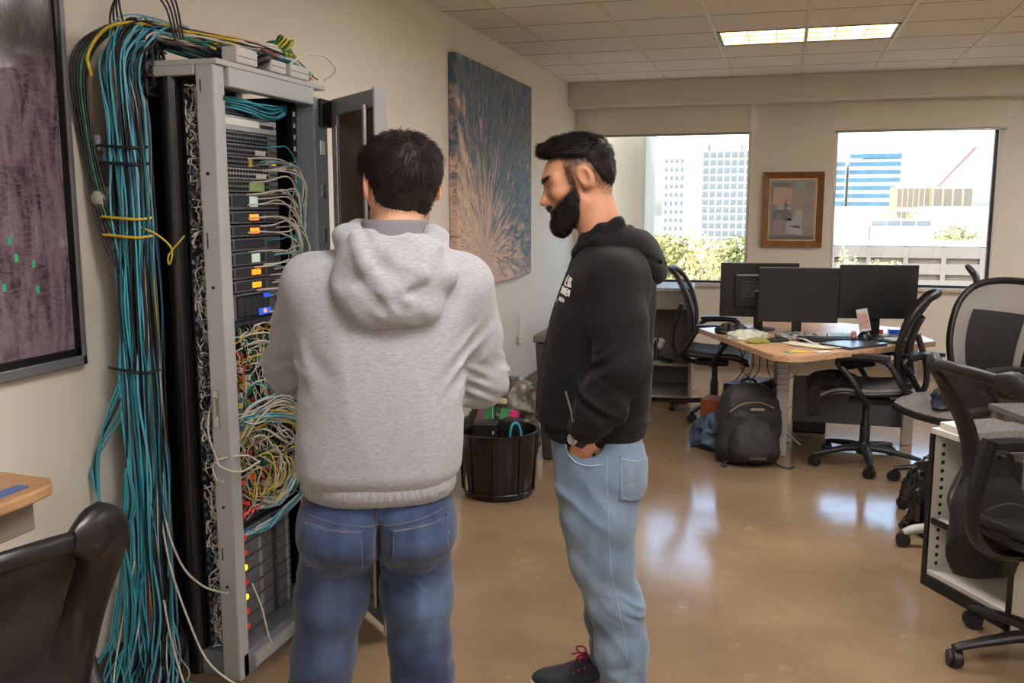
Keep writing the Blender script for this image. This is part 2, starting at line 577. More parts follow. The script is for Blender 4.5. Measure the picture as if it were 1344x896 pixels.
# crane
t = thing('tower_crane', 'red lattice jib of a distant crane leaning against the sky', 'crane', (60, 430, GZ), 0)
red = mat('crane_red', (214, 60, 70), .6)
obj('mast', MB().box((-.5, -.5, 0), (.5, .5, 8 - GZ)), red, t)
obj('jib', MB().tube([(0, 0, 8 - GZ), (15, 0, 26 - GZ)], [.4, .8], 4), red, t)

# trees
def tree(label, x, y, ztop, rx, rz, c1, c2, group='trees outside', seed=1, n=900):
    rg = random.Random(seed)
    t = thing('tree', label, 'tree', (x, y, GZ), 0, group)
    zc = ztop - rz - GZ
    obj('trunk', MB().tube([(0, 0, 0), (0.1, 0, zc * .5), (0, 0, zc)], [rx * .09, rx * .07, rx * .03], 7), mat('bark', (110, 92, 72), .9), t)
    mb = MB()
    lob = [(rg.uniform(-.55, .55), rg.uniform(-.5, .5), rg.uniform(-.6, .55), rg.uniform(.35, .55)) for _ in range(14)] + [(0, 0, 0, .62)]
    for _ in range(n):
        lx, ly, lz, lr = rg.choice(lob)
        d = Vector((rg.gauss(0, 1), rg.gauss(0, 1), rg.gauss(0, 1))).normalized() * lr * rg.uniform(.8, 1.05)
        c = Vector(((lx + d.x) * rx, (ly + d.y) * rx, zc + (lz + d.z) * rz))
        s_ = rx * rg.uniform(.05, .11)
        a = Vector((rg.gauss(0, 1), rg.gauss(0, 1), rg.gauss(0, 1))).normalized()
        b = a.orthogonal().normalized()
        e = a.cross(b)
        mb.add([c - b * s_, c + e * s_ * .8 + a * s_ * .3, c + b * s_, c - e * s_ * .8 + a * s_ * .3], [(0, 1, 2, 3)])
    o = obj('foliage', mb, mat('leaf_' + c1 + c2, c1, .8, col2=c2, scale=.5), t)
    return t
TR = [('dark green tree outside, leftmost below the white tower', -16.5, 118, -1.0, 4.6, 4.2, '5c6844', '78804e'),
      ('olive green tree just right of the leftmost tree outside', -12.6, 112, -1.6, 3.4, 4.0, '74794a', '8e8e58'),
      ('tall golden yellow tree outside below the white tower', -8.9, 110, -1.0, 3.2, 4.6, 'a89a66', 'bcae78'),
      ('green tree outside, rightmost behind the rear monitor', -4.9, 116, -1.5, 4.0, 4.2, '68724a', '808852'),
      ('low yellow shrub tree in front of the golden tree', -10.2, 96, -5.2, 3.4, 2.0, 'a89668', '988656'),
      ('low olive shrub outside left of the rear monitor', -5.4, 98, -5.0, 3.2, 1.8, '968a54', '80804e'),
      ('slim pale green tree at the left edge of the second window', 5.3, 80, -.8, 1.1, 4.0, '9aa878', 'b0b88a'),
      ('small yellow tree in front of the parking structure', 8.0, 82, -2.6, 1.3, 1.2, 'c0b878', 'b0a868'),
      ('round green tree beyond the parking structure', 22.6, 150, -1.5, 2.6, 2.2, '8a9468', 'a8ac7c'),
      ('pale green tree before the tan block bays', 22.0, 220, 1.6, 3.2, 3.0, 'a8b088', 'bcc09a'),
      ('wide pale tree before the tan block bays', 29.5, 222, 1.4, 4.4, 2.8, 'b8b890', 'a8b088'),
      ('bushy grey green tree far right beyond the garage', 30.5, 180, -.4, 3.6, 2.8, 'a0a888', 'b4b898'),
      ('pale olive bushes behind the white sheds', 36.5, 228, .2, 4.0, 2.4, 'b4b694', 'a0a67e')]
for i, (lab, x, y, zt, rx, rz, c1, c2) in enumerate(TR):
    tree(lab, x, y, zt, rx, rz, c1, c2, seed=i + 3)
tag(obj('delivery_truck', MB().box((-9.3, 88, -7.4), (-5.2, 90, -5.4)).box((-10.4, 88, -7.4), (-9.3, 90, -6.1)), M_white, bevel=.1), 'white truck parked below the golden tree', 'truck')
tag(obj('parking_lot', MB().box((-40, 60, -7.7), (2, 108, -7.4)), mat('lot_pale', (214, 208, 196), .9, var=.1, scale=.2)), 'pale sunlit parking lot roof under the trees outside', 'pavement')
# ------------------------------------------------------------------ sculpting kit: distance fields meshed with surface nets
_rng = np.random.default_rng(11)
_TAB = [_rng.random((32, 32, 32)).astype(np.float32) for _ in range(4)]
def vn(x, y, z, seed=0):
    """smooth value noise 0..1"""
    T = _TAB[seed % 4]
    o = seed * 7.31
    x, y, z = np.broadcast_arrays(np.asarray(x, np.float32) + o, np.asarray(y, np.float32) + o * 1.7, np.asarray(z, np.float32) + o * .6)
    i, j, k = np.floor(x).astype(np.int32), np.floor(y).astype(np.int32), np.floor(z).astype(np.int32)
    fx, fy, fz = x - i, y - j, z - k
    fx = fx * fx * (3 - 2 * fx); fy = fy * fy * (3 - 2 * fy); fz = fz * fz * (3 - 2 * fz)
    r = 0
    for a in (0, 1):
        wa = fx if a else 1 - fx
        for b in (0, 1):
            wb = fy if b else 1 - fy
            for c in (0, 1):
                wc = fz if c else 1 - fz
                r = r + T[(i + a) & 31, (j + b) & 31, (k + c) & 31] * (wa * wb * wc)
    return r
def ridge(x, y, z, seed=0):
    return 1 - np.abs(2 * vn(x, y, z, seed) - 1)
def smin(a, b, k):
    h = np.clip(k - np.abs(a - b), 0, None) / k
    return np.minimum(a, b) - h * h * k * .25
def smax(a, b, k):
    return -smin(-a, -b, k)
def cone(P, a, b, ra, rb):
    ba = np.subtract(b, a)
    X, Y, Z = P[0] - a[0], P[1] - a[1], P[2] - a[2]
    t = np.clip((X * ba[0] + Y * ba[1] + Z * ba[2]) / float(ba @ ba), 0, 1)
    return np.sqrt((X - ba[0] * t) ** 2 + (Y - ba[1] * t) ** 2 + (Z - ba[2] * t) ** 2) - (ra + (rb - ra) * t)
def chain(P, pts, k=.02):
    d = None
    for (a, ra), (b, rb) in zip(pts[:-1], pts[1:]):
        q = cone(P, a, b, ra, rb)
        d = q if d is None else smin(d, q, k)
    return d
def ell(P, c, r, M=None):
    X, Y, Z = P[0] - c[0], P[1] - c[1], P[2] - c[2]
    if M is not None:
        X, Y, Z = (M[0][0] * X + M[1][0] * Y + M[2][0] * Z, M[0][1] * X + M[1][1] * Y + M[2][1] * Z, M[0][2] * X + M[1][2] * Y + M[2][2] * Z)
    k0 = np.sqrt((X / r[0]) ** 2 + (Y / r[1]) ** 2 + (Z / r[2]) ** 2)
    k1 = np.sqrt((X / r[0] ** 2) ** 2 + (Y / r[1] ** 2) ** 2 + (Z / r[2] ** 2) ** 2)
    return k0 * (k0 - 1) / np.maximum(k1, 1e-6)
def smooth_interp(z, zs, vs):
    zs = np.asarray(zs, float); vs = np.asarray(vs, float)
    m = np.gradient(vs, zs)
    z = np.clip(z, zs[0], zs[-1])
    i = np.clip(np.searchsorted(zs, z) - 1, 0, len(zs) - 2)
    h = zs[i + 1] - zs[i]
    t = (z - zs[i]) / h
    return ((2 * t ** 3 - 3 * t ** 2 + 1) * vs[i] + (t ** 3 - 2 * t ** 2 + t) * h * m[i] + (-2 * t ** 3 + 3 * t ** 2) * vs[i + 1] + (t ** 3 - t ** 2) * h * m[i + 1]).astype(np.float32)
def loft(P, rows, n=2.3):
    """rows of (z, centre u, centre v, half u, half v)"""
    rows = np.array(rows, float)
    z = P[2]
    cu, cv, a, b = [smooth_interp(z, rows[:, 0], rows[:, k]) for k in (1, 2, 3, 4)]
    q = (np.abs((P[0] - cu) / a) ** n + np.abs((P[1] - cv) / b) ** n) ** (1 / n)
    d = (q - 1) * np.minimum(a, b)
    return np.maximum(d, np.maximum(rows[0, 0] - z, z - rows[-1, 0]))
def axis(*segs):
    """axis((lo, hi, step), ...) -> spacing may change along the axis"""
    out = [segs[0][0]]
    for lo, hi, h in segs:
        n = max(1, int(round((hi - lo) / h)))
        out += list(lo + (hi - lo) * np.arange(1, n + 1) / n)
    return np.array(out, np.float32)
def nets(fn, ax, ay, az):
    P = (ax[:, None, None], ay[None, :, None], az[None, None, :])
    D = np.ascontiguousarray(np.broadcast_to(fn(P), (len(ax), len(ay), len(az)))).astype(np.float32)
    D = np.where(D == 0, 1e-7, D)
    ins = D < 0
    nx, ny, nz = D.shape
    c = np.zeros((nx - 1, ny - 1, nz - 1), np.int8)
    offs = [(a, b, d) for a in (0, 1) for b in (0, 1) for d in (0, 1)]
    for a, b, d in offs:
        c += ins[a:nx - 1 + a, b:ny - 1 + b, d:nz - 1 + d]
    act = (c > 0) & (c < 8)
    ii = np.argwhere(act)
    n = len(ii)
    idx = np.full(act.shape, -1, np.int64)
    idx[act] = np.arange(n)
    acc = np.zeros((n, 3)); cnt = np.zeros(n)
    for a in offs:
        for q in range(3):
            if a[q] == 0:
                b = list(a); b[q] = 1
                da = D[ii[:, 0] + a[0], ii[:, 1] + a[1], ii[:, 2] + a[2]]
                db = D[ii[:, 0] + b[0], ii[:, 1] + b[1], ii[:, 2] + b[2]]
                cr = (da < 0) != (db < 0)
                t = np.where(cr, da / np.where(cr, da - db, 1), 0)
                pos = np.array(a, float)[None, :] + np.zeros((n, 3))
                pos[:, q] += t
                acc += pos * cr[:, None]
                cnt += cr
    p = ii + acc / cnt[:, None]
    V = np.stack([np.interp(p[:, 0], np.arange(nx), ax), np.interp(p[:, 1], np.arange(ny), ay), np.interp(p[:, 2], np.arange(nz), az)], 1)
    F = []
    e = np.argwhere(ins[:-1, 1:-1, 1:-1] != ins[1:, 1:-1, 1:-1]); e[:, 1:] += 1
    i, j, k = e.T
    q = np.stack([idx[i, j - 1, k - 1], idx[i, j, k - 1], idx[i, j, k], idx[i, j - 1, k]], 1)
    fl = ~ins[i, j, k]; q[fl] = q[fl][:, ::-1]; F.append(q)
    e = np.argwhere(ins[1:-1, :-1, 1:-1] != ins[1:-1, 1:, 1:-1]); e[:, 0] += 1; e[:, 2] += 1
    i, j, k = e.T
    q = np.stack([idx[i - 1, j, k - 1], idx[i - 1, j, k], idx[i, j, k], idx[i, j, k - 1]], 1)
    fl = ~ins[i, j, k]; q[fl] = q[fl][:, ::-1]; F.append(q)
    e = np.argwhere(ins[1:-1, 1:-1, :-1] != ins[1:-1, 1:-1, 1:]); e[:, 0] += 1; e[:, 1] += 1
    i, j, k = e.T
    q = np.stack([idx[i - 1, j - 1, k], idx[i, j - 1, k], idx[i, j, k], idx[i - 1, j, k]], 1)
    fl = ~ins[i, j, k]; q[fl] = q[fl][:, ::-1]; F.append(q)
    return V, np.concatenate(F)
def np_mesh(name, V, F, col=None, smooth=True):
    me = bpy.data.meshes.new(name)
    me.from_pydata(V.tolist(), [], F.tolist())
    if smooth:
        me.polygons.foreach_set('use_smooth', np.ones(len(me.polygons), bool))
    if col is not None:
        at = me.color_attributes.new('tint', 'FLOAT_COLOR', 'POINT')
        at.data.foreach_set('color', np.concatenate([col, np.ones((len(col), 1))], 1).astype(np.float32).ravel())
    me.update()
    return me
def sculpt(name, fn, ax, ay, az, m, parent=None, color=None, **k):
    V, F = nets(fn, ax, ay, az)
    me = np_mesh(name, V, F, color(V) if color else None)
    return obj(name, me, m, parent, **k)
def hit(fn, o, d, far=0.8, n=400):
    """first surface point along o + t d"""
    t = np.linspace(0, far, n).astype(np.float32)
    o = np.asarray(o, float); d = np.asarray(d, float)
    v = np.asarray(fn((o[0] + d[0] * t, o[1] + d[1] * t, o[2] + d[2] * t)))
    w = np.argmax(v < 0)
    if v[w] >= 0:
        return None
    if w == 0:
        return o
    s_ = v[w - 1] / (v[w - 1] - v[w])
    return o + d * (t[w - 1] + (t[w] - t[w - 1]) * s_)
def grad(fn, p, e=.004):
    p = np.asarray(p, float)
    g = []
    for q in range(3):
        a = p.copy(); b = p.copy(); a[q] += e; b[q] -= e
        g.append(float(np.ravel(fn(tuple(np.array([t]) for t in a)))[0] - np.ravel(fn(tuple(np.array([t]) for t in b)))[0]))
    g = np.array(g)
    return g / (np.linalg.norm(g) + 1e-9)
def tintmat(name, rough=.6, bump=0., bscale=200., sheen=0., sss=0., var=0., vscale=60., stretch=None, spec=.5):
    """colour comes from the painted cloth/skin attribute, plus fine grain"""
    m = bpy.data.materials.new(name)
    m.use_nodes = True
    N, L = m.node_tree.nodes, m.node_tree.links
    b = N['Principled BSDF']
    a = N.new('ShaderNodeAttribute'); a.attribute_name = 'tint'
    src = a.outputs['Color']
    tc = N.new('ShaderNodeTexCoord'); mp = N.new('ShaderNodeMapping')
    if stretch: mp.inputs['Scale'].default_value = stretch
    L.new(tc.outputs['Object'], mp.inputs[0])
    if var:
        no = N.new('ShaderNodeTexNoise'); no.inputs['Scale'].default_value = vscale; no.inputs['Detail'].default_value = 4
        L.new(mp.outputs[0], no.inputs['Vector'])
        mr = N.new('ShaderNodeMapRange'); mr.inputs[1].default_value = .3; mr.inputs[2].default_value = .7
        mr.inputs[3].default_value = 1 - var; mr.inputs[4].default_value = 1 + var
        L.new(no.outputs['Fac'], mr.inputs[0])
        mx = N.new('ShaderNodeVectorMath'); mx.operation = 'SCALE'
        L.new(src, mx.inputs[0]); L.new(mr.outputs[0], mx.inputs['Scale'])
        src = mx.outputs[0]
    L.new(src, b.inputs['Base Color'])
    b.inputs['Roughness'].default_value = rough
    b.inputs['Sheen Weight'].default_value = sheen
    b.inputs['Specular IOR Level'].default_value = spec
    if sss:
        b.inputs['Subsurface Weight'].default_value = sss
        b.inputs['Subsurface Radius'].default_value = (.012, .005, .003)
        b.inputs['Subsurface Scale'].default_value = .5
    if bump:
        n2 = N.new('ShaderNodeTexNoise'); n2.inputs['Scale'].default_value = bscale
        L.new(mp.outputs[0], n2.inputs['Vector'])
        bp = N.new('ShaderNodeBump'); bp.inputs['Distance'].default_value = bump
        L.new(n2.outputs['Fac'], bp.inputs['Height']); L.new(bp.outputs[0], b.inputs['Normal'])
    return m
def strands(V, F, region, flow, length, r0, n, seed=5, lift=.3, jitter=.25, name='hair'):
    """tapered hair strands rooted on faces of a mesh"""
    rg = np.random.default_rng(seed)
    A, B, C = V[F[:, 0]], V[F[:, 1]], V[F[:, 2]]
    cen = V[F].mean(1)
    nr = np.cross(B - A, C - A)
    ar = np.linalg.norm(nr, axis=1)
    nr = nr / np.maximum(ar[:, None], 1e-12)
    w = ar * region(cen)
    k = rg.choice(len(F), n, p=w / w.sum())
    root = cen[k] + rg.normal(0, .0015, (n, 3))
    N_ = nr[k]
    fl = flow(root)
    fl = fl - N_ * (fl * N_).sum(1)[:, None]
    fl /= np.maximum(np.linalg.norm(fl, axis=1)[:, None], 1e-6)
    L_ = (length(root) if callable(length) else length) * rg.uniform(.7, 1.15, n)
    d0 = fl + N_ * lift + rg.normal(0, jitter, (n, 3))
    d0 /= np.linalg.norm(d0, axis=1)[:, None]
    d1 = fl + N_ * lift * .25 + rg.normal(0, jitter, (n, 3))
    d1 /= np.linalg.norm(d1, axis=1)[:, None]
    mid = root + d0 * (L_ * .5)[:, None]
    tip = mid + d1 * (L_ * .5)[:, None]
    side = np.cross(d0, N_); side /= np.maximum(np.linalg.norm(side, axis=1)[:, None], 1e-6)
    upv = np.cross(side, d0)
    vs, fs = [], []
    root = root - N_ * .001
    q = [root + side * r0, root - side * r0 * .5 + upv * r0 * .87, root - side * r0 * .5 - upv * r0 * .87,
         mid + side * r0 * .8, mid - side * r0 * .4 + upv * r0 * .7, mid - side * r0 * .4 - upv * r0 * .7, tip]
    VV = np.stack(q, 1).reshape(-1, 3)
    base = (np.arange(n) * 7)[:, None]
    quads = np.concatenate([base + np.array([[0, 1, 4, 3]]), base + np.array([[1, 2, 5, 4]]), base + np.array([[2, 0, 3, 5]])])
    tris = np.concatenate([base + np.array([[3, 4, 6]]), base + np.array([[4, 5, 6]]), base + np.array([[5, 3, 6]])])
    me = bpy.data.meshes.new(name)
    me.from_pydata(VV.tolist(), [], quads.tolist() + tris.tolist())
    me.polygons.foreach_set('use_smooth', np.ones(len(me.polygons), bool))
    return me
# ------------------------------------------------------------------ server rack and its cabling
M_rk = mat('rack_grey_paint', (176, 178, 178), .45, var=.05, scale=6, bump=.0004, bscale=60)
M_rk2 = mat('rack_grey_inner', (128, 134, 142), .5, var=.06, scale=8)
M_blk = mat('rack_black', (16, 16, 18), .45)
M_pipe = mat('cable_duct_black', (20, 20, 23), .22, spec=.6)
M_face = mat('faceplate_grey', (112, 116, 122), .5, var=.08, scale=40)
M_face_l = mat('faceplate_light', (168, 170, 168), .5, var=.08, scale=40)
M_face_d = mat('faceplate_dark', (62, 66, 72), .5, var=.1, scale=40)
M_port = mat('port_black', (14, 14, 15), .6)
M_label = mat('paper_label', (226, 226, 220), .8, var=.06, scale=60)
M_amber = mat('amber_display', (255, 120, 24), .4, emit=2.2)
M_lcd = mat('lcd_pale', (206, 222, 214), .4, emit=.35)
M_redglow = mat('red_lamp', (206, 34, 30), .4, emit=.5)
M_yelled = mat('yellow_lamp', (250, 190, 40), .4, emit=1.5)
M_blueled = mat('blue_drive_glow', (40, 92, 210), .4, emit=.8)
M_chrome = mat('latch_chrome', (196, 196, 196), .25, metal=.9)

X0, X1, Y0, Y1, ZT = -2.06, -1.655, 2.49, 3.19, 1.985
RK = thing('server_rack', 'tall open grey server rack cabinet against the wall', 'server rack', (-1.86, 2.84, 0))
def rp(name, mb, m, parent=RK, **k):
    o = obj(name, mb, m, parent, **k)
    if parent is RK:
        o.location = (1.86, -2.84, 0)
    return o
near = rp('post', MB().box((-1.732, 2.49, .0), (X1 - .012, 2.548, ZT)), M_rk, bevel=.006)
far = rp('post', MB().box((-1.735, 3.09, 0), (X1, Y1, ZT - .03)), M_rk2, bevel=.006)
rp('post', MB().box((X0, 2.49, 0), (X0 + .05, 2.54, ZT)), M_rk2, bevel=.004)
rp('post', MB().box((X0, 3.14, 0), (X0 + .05, Y1, ZT)), M_rk2, bevel=.004)
rp('top_panel', MB().box((X0, Y0 + .005, ZT), (X1 - .004, Y1, ZT + .018)), M_rk, bevel=.004)
rp('top_rail', MB().box((-1.70, 2.56, 1.925), (X1 - .003, 3.10, ZT)), M_rk, bevel=.004)
rp('top_rail', MB().box((X0 + .05, Y0, 1.955), (-1.735, Y0 + .03, ZT)), M_rk, bevel=.004)
rp('base', MB().box((X0, Y0 + .02, 0), (X1 - .012, Y1, .085)), M_rk2, bevel=.005)
rp('plinth_strip', MB().box((X1 - .03, 2.565, .02), (X1 + .004, 3.10, .062)), M_rk, bevel=.004)
rp('back_panel', MB().box((X0, Y0 + .05, .085), (X0 + .015, Y1 - .05, ZT)), M_blk)
rp('inner_side_panel', MB().box((X0 + .05, 2.605, .085), (-1.74, 2.615, 1.955)), M_blk)
rp('inner_side_panel', MB().box((X0 + .05, 3.095, .085), (-1.735, 3.105, 1.955)), M_blk)
rp('cable_duct', MB().tube([(-1.85, 2.53, .0), (-1.85, 2.53, 1.958)], .035, 24), M_pipe, smooth=40)
strip = rp('mounting_strip', MB().box((-1.812, 2.535, .03), (-1.788, 2.55, 1.95)), M_blk)
for k in range(60):
    obj('slot', MB().box((-1.804, 2.533, .08 + k * .031), (-1.796, 2.536, .092 + k * .031)), M_face, strip)
rail = rp('mounting_rail', MB().box((-1.742, 3.045, .09), (-1.722, 3.075, 1.92)), M_blk)
for k in range(44):
    obj('rail_hole', MB().box((-1.7225, 3.054, .12 + k * .041), (-1.7205, 3.066, .136 + k * .041)), M_label, rail)
# details let into the near post: latch, slots, sticker
obj('latch', MB().box((-1.722, 2.486, .86), (-1.70, 2.492, .985)).box((-1.717, 2.481, .90), (-1.705, 2.49, .96)), M_chrome, near, bevel=.002)
for z in (1.66, 1.31, .60, .33):
    obj('screw', MB().lathe([(.005, 0), (.005, .003), (.002, .004)], 10, (-1.70, 2.4885, z), Matrix.Rotation(R(90), 3, 'X')), M_blk, near)
for z0, z1 in ((1.905, 1.94), (1.43, 1.48), (.42, .46)):
    obj('print_mark', MB().box((-1.716, 2.4885, z0), (-1.711, 2.4895, z1)), M_face_d, near)
obj('wall_cutout', MB().box((-1.656, 2.52, 1.88), (-1.6535, 2.53, 1.895)), M_port, near)
br = rp('door_hinge', MB().box((-1.67, 3.12, 1.85), (-1.64, 3.20, 1.95)), M_blk, bevel=.003)
for k in range(9):
    z = 1.80 - k * .16
    obj('latch_plate', MB().box((X1 - .001, 3.125, z - .05), (X1 + .006, 3.155, z)), M_chrome if k % 3 else M_label, far, bevel=.001)

# open glazed door
DR = bpy.data.objects.new('door', None)
COL.objects.link(DR); DR.parent = RK
DR.location = (-1.64 + 1.86, 3.215 - 2.84, .03)
DR.rotation_euler = (0, 0, math.atan2(2.915 - 3.215, -1.305 + 1.64))
DW, DH = .45, 1.925
obj('door_frame', MB().box((0, -.012, 0), (.055, .012, DH)).box((DW - .06, -.012, 0), (DW, .012, DH)).box((.05, -.012, 0), (DW - .05, .012, .07)).box((.05, -.012, DH - .06), (DW - .05, .012, DH)), M_rk2, DR, bevel=.003)
obj('door_pane', MB().box((.05, -.003, .065), (DW - .055, .003, DH - .055)), mat('smoked_glass', (92, 74, 56), .15), DR)
obj('door_rod', MB().tube([(DW - .105, -.022, .06), (DW - .105, -.022, DH - .05)], .011, 12), M_chrome, DR, smooth=40)
obj('door_rod', MB().tube([(.065, -.018, .06), (.065, -.018, DH - .10)], .006, 10), M_chrome, DR, smooth=40)
obj('door_edge', MB().box((DW - .012, -.034, 0), (DW + .004, .014, DH)), M_rk, DR, bevel=.004)
obj('door_handle', MB().box((DW - .05, -.026, .95), (DW - .025, -.012, 1.12)), M_blk, DR, bevel=.003)

# ---- equipment in the rack
YA, YBk = 2.622, 2.955
def unit(name, label, z0, z1, face=M_face, depth=.25, x=-1.738, group='rack mounted units'):
    t = thing(name, label, 'rack unit', (x, (YA + YBk) / 2, z0), 0, group)
    hw = (YBk - YA) / 2; h = z1 - z0
    obj('chassis', MB().box((-depth, -hw + .01, .002), (-.004, hw - .01, h - .002)), M_face_d, t)
    obj('faceplate', MB().box((-.004, -hw, .0015), (.004, hw, h - .0015)), face, t, bevel=.0015, seg=1)
    for s_ in (-1, 1):
        obj('screw', MB().lathe([(.004, 0), (.004, .002)], 8, (.004, s_ * (hw - .008), h / 2), Matrix.Rotation(R(90), 3, 'Y')), M_chrome, t)
    return t, hw, h
def ports(t, y0, y1, z, n, w, hgt, m=M_port, proud=.0008, name='port'):
    me = to_mesh(MB().box((0, -w / 2, -hgt / 2), (.005, w / 2, hgt / 2)), name)
    for i in range(n):
        obj(name, me, m, t, (.001 + proud, y0 + (y1 - y0) * (i + .5) / n, z))
rows = [('network_switch', 'dark switch at the very top of the rack under turquoise cables', 1.855, 1.895, M_face_d, 'dark'),
        ('network_switch', 'pale grey switch with a long white label strip near the rack top', 1.805, 1.855, M_face_l, 'label'),
        ('patch_panel', 'black port row directly under the white label strip', 1.768, 1.805, M_face, 'ports2'),
        ('network_switch', 'grey switch with a short white tag, third row of ports down', 1.726, 1.766, M_face, 'tag'),
        ('network_switch', 'grey switch with small yellow tags at its middle', 1.688, 1.726, M_face, 'ytag'),
        ('patch_panel', 'light patch panel with a broad white label at its right end', 1.648, 1.688, M_face_l, 'tag2'),
        ('network_switch', 'grey switch with a pale green label and dense white leads', 1.606, 1.648, M_face, 'gtag')]
for (nm, lab, z0, z1, fm, kind) in rows:
    t, hw, h = unit(nm, lab, z0, z1, fm)
    if kind == 'label':
        obj('label_strip', MB().box((.003, -hw + .02, h * .35), (.006, .05, h * .8)), M_label, t)
        ports(t, .06, hw - .02, h * .5, 5, .012, .012)
    else:
        ports(t, -hw + .018, hw * .62, h * .30, 14, .011, .009)
        ports(t, -hw + .018, hw * .62, h * .70, 14, .011, .009)
        if kind in ('tag', 'tag2'):
            obj('label_strip', MB().box((.003, .02, h * .15), (.0075, .085, h * .55)), M_label, t)
        if kind == 'ytag':
            obj('label_strip', MB().box((.003, -.02, h * .1), (.0075, .0, h * .9)), mat('yellow_tag', (214, 190, 90), .7), t)
        if kind == 'gtag':
            obj('label_strip', MB().box((.003, -.02, h * .1), (.0075, .07, h * .8)), mat('green_tag', (176, 200, 140), .7), t)
        ports(t, hw * .66, hw - .015, h * .5, 4, .007, .007, M_yelled if kind == 'ytag' else M_chrome, name='lamp')
disp = [('pale', 1.548, 1.604, 'topmost grey module with a pale square display'), ('amber', 1.502, 1.546, 'grey module with an amber display, first below the pale one'), ('amber', 1.458, 1.500, 'grey module with an amber display, second below the pale one'),
        ('none', 1.412, 1.456, 'grey module whose display is blank'), ('pale', 1.362, 1.410, 'grey module with a pale display, lower of the two'), ('amber', 1.318, 1.360, 'grey module with an amber display, third from the top'), ('amber', 1.274, 1.316, 'grey module with an amber display just above the drive cage')]
for kind, z0, z1, lab in disp:
    t, hw, h = unit('power_module', lab, z0, z1, M_face, group='grey display modules')
    obj('recess', MB().box((.002, -hw + .045, h * .18), (.006, .06, h * .86)), M_face_d, t, bevel=.001, seg=1)
    obj('clip', MB().box((.002, -hw + .006, h * .2), (.010, -hw + .026, h * .8)), M_port, t)
    if kind == 'amber':
        obj('display', MB().box((.005, -.028, h * .28), (.0075, -.004, h * .72)).box((.005, .0, h * .28), (.0075, .026, h * .72)), M_amber, t)
    elif kind == 'pale':
        obj('display', MB().box((.005, -.026, h * .2), (.0075, .024, h * .82)), M_lcd, t)
    for q in range(9):
        obj('vent_slot', MB().box((.003, .075 + q * .0095, h * .15), (.0055, .079 + q * .0095, h * .85)), M_face_d, t)
t, hw, h = unit('drive_cage', 'open drive cage with blue lit bays below the amber displays', 1.182, 1.272, M_face)
obj('bay_opening', MB().box((.002, -hw + .04, .006), (.006, hw - .09, h - .008)), M_port, t)
for i in range(5):
    obj('drive_bay', MB().box((.004, -hw + .045 + i * .039, .012), (.010, -hw + .078 + i * .039, h - .014)), M_face_d, t, bevel=.001, seg=1)
obj('bay_glow', MB().box((.008, .0, .008), (.012, .075, .03)).box((.008, .035, h - .024), (.012, .075, h - .01)), M_blueled, t)
obj('amber_lamp', MB().lathe([(.008, 0), (.006, .006)], 10, (.010, .035, .02), Matrix.Rotation(R(90), 3, 'Y')), M_amber, t)
obj('cage_tray', MB().box((-.2, -hw - .01, -.012), (.03, hw + .03, -.002)), M_face_d, t)
# middle: boards thick with small coloured connectors
rgp = random.Random(21)
cc = {c: mat('connector_' + c, v, .5) for c, v in dict(green=(46, 110, 78), orange=(196, 108, 46), red=(186, 42, 44), white=(212, 208, 198), yellow=(206, 184, 70), black=(24, 24, 26), teal=(46, 140, 150)).items()}
for k in range(6):
    z0 = .655 + k * .086
    lab = ['lowest', 'second lowest', 'third lowest', 'third highest', 'second highest', 'highest'][k] + ' connector board in the tangle of wires at mid rack'
    t, hw, h = unit('connector_board', lab, z0, z0 + .083, M_face_d, .2, -1.76, 'mid rack connector boards')
    for r_ in range(3):
        for i in range(11):
            c = rgp.choice(['green', 'green', 'black', 'white', 'white', 'orange', 'yellow', 'teal', 'black', 'red'])
            w = rgp.uniform(.008, .02)
            obj('connector', MB().box((.002, -w / 2, -.009), (rgp.uniform(.008, .03), w / 2, .009)), cc[c], t, (0, -hw + .02 + i * .030, h * (.2 + .3 * r_)))
for k in range(3):
    z0 = .472 + k * .060
    t, hw, h = unit('plug_panel', ['lower', 'middle', 'upper'][k] + ' panel of red plugs beneath the yellow cable loops', z0, z0 + .058, M_face_d, .2, -1.755, 'red plug panels')
    for i in range(9):
        if rgp.random() < .8:
            obj('plug', MB().tube([(.002, 0, 0), (rgp.uniform(.012, .03), 0, 0)], .0065, 8), M_redglow if rgp.random() < .6 else cc['red'], t, (0, -hw + .025 + i * .034, h * rgp.choice((.3, .7))))  # some plugs are given a faint glow, though they are no lamps
for k in range(7):
    z0 = .095 + k * .053
    lab = ['bottom', 'second', 'third', 'fourth', 'fifth', 'sixth', 'top'][k] + ' grey slab in the stack of lamp lit modules, counted from the rack base'
    t, hw, h = unit('module', lab, z0, z0 + .051, M_face, .2, -1.742, 'lower slab modules')
    obj('lamp', MB().tube([(.002, -hw + .022, h * .5), (.014, -hw + .022, h * .5)], .010, 10), M_yelled if k in (2, 4) else M_redglow, t)
    obj('handle', MB().box((.003, -.05, .006), (.009, -.035, h - .006)), M_face_l, t)
    obj('handle', MB().box((.003, .04, .003), (.012, .06, h - .003)), M_face_d, t)
    obj('edge_bar', MB().box((.003, hw - .03, .002), (.008, hw - .02, h - .002)), M_face_l, t)

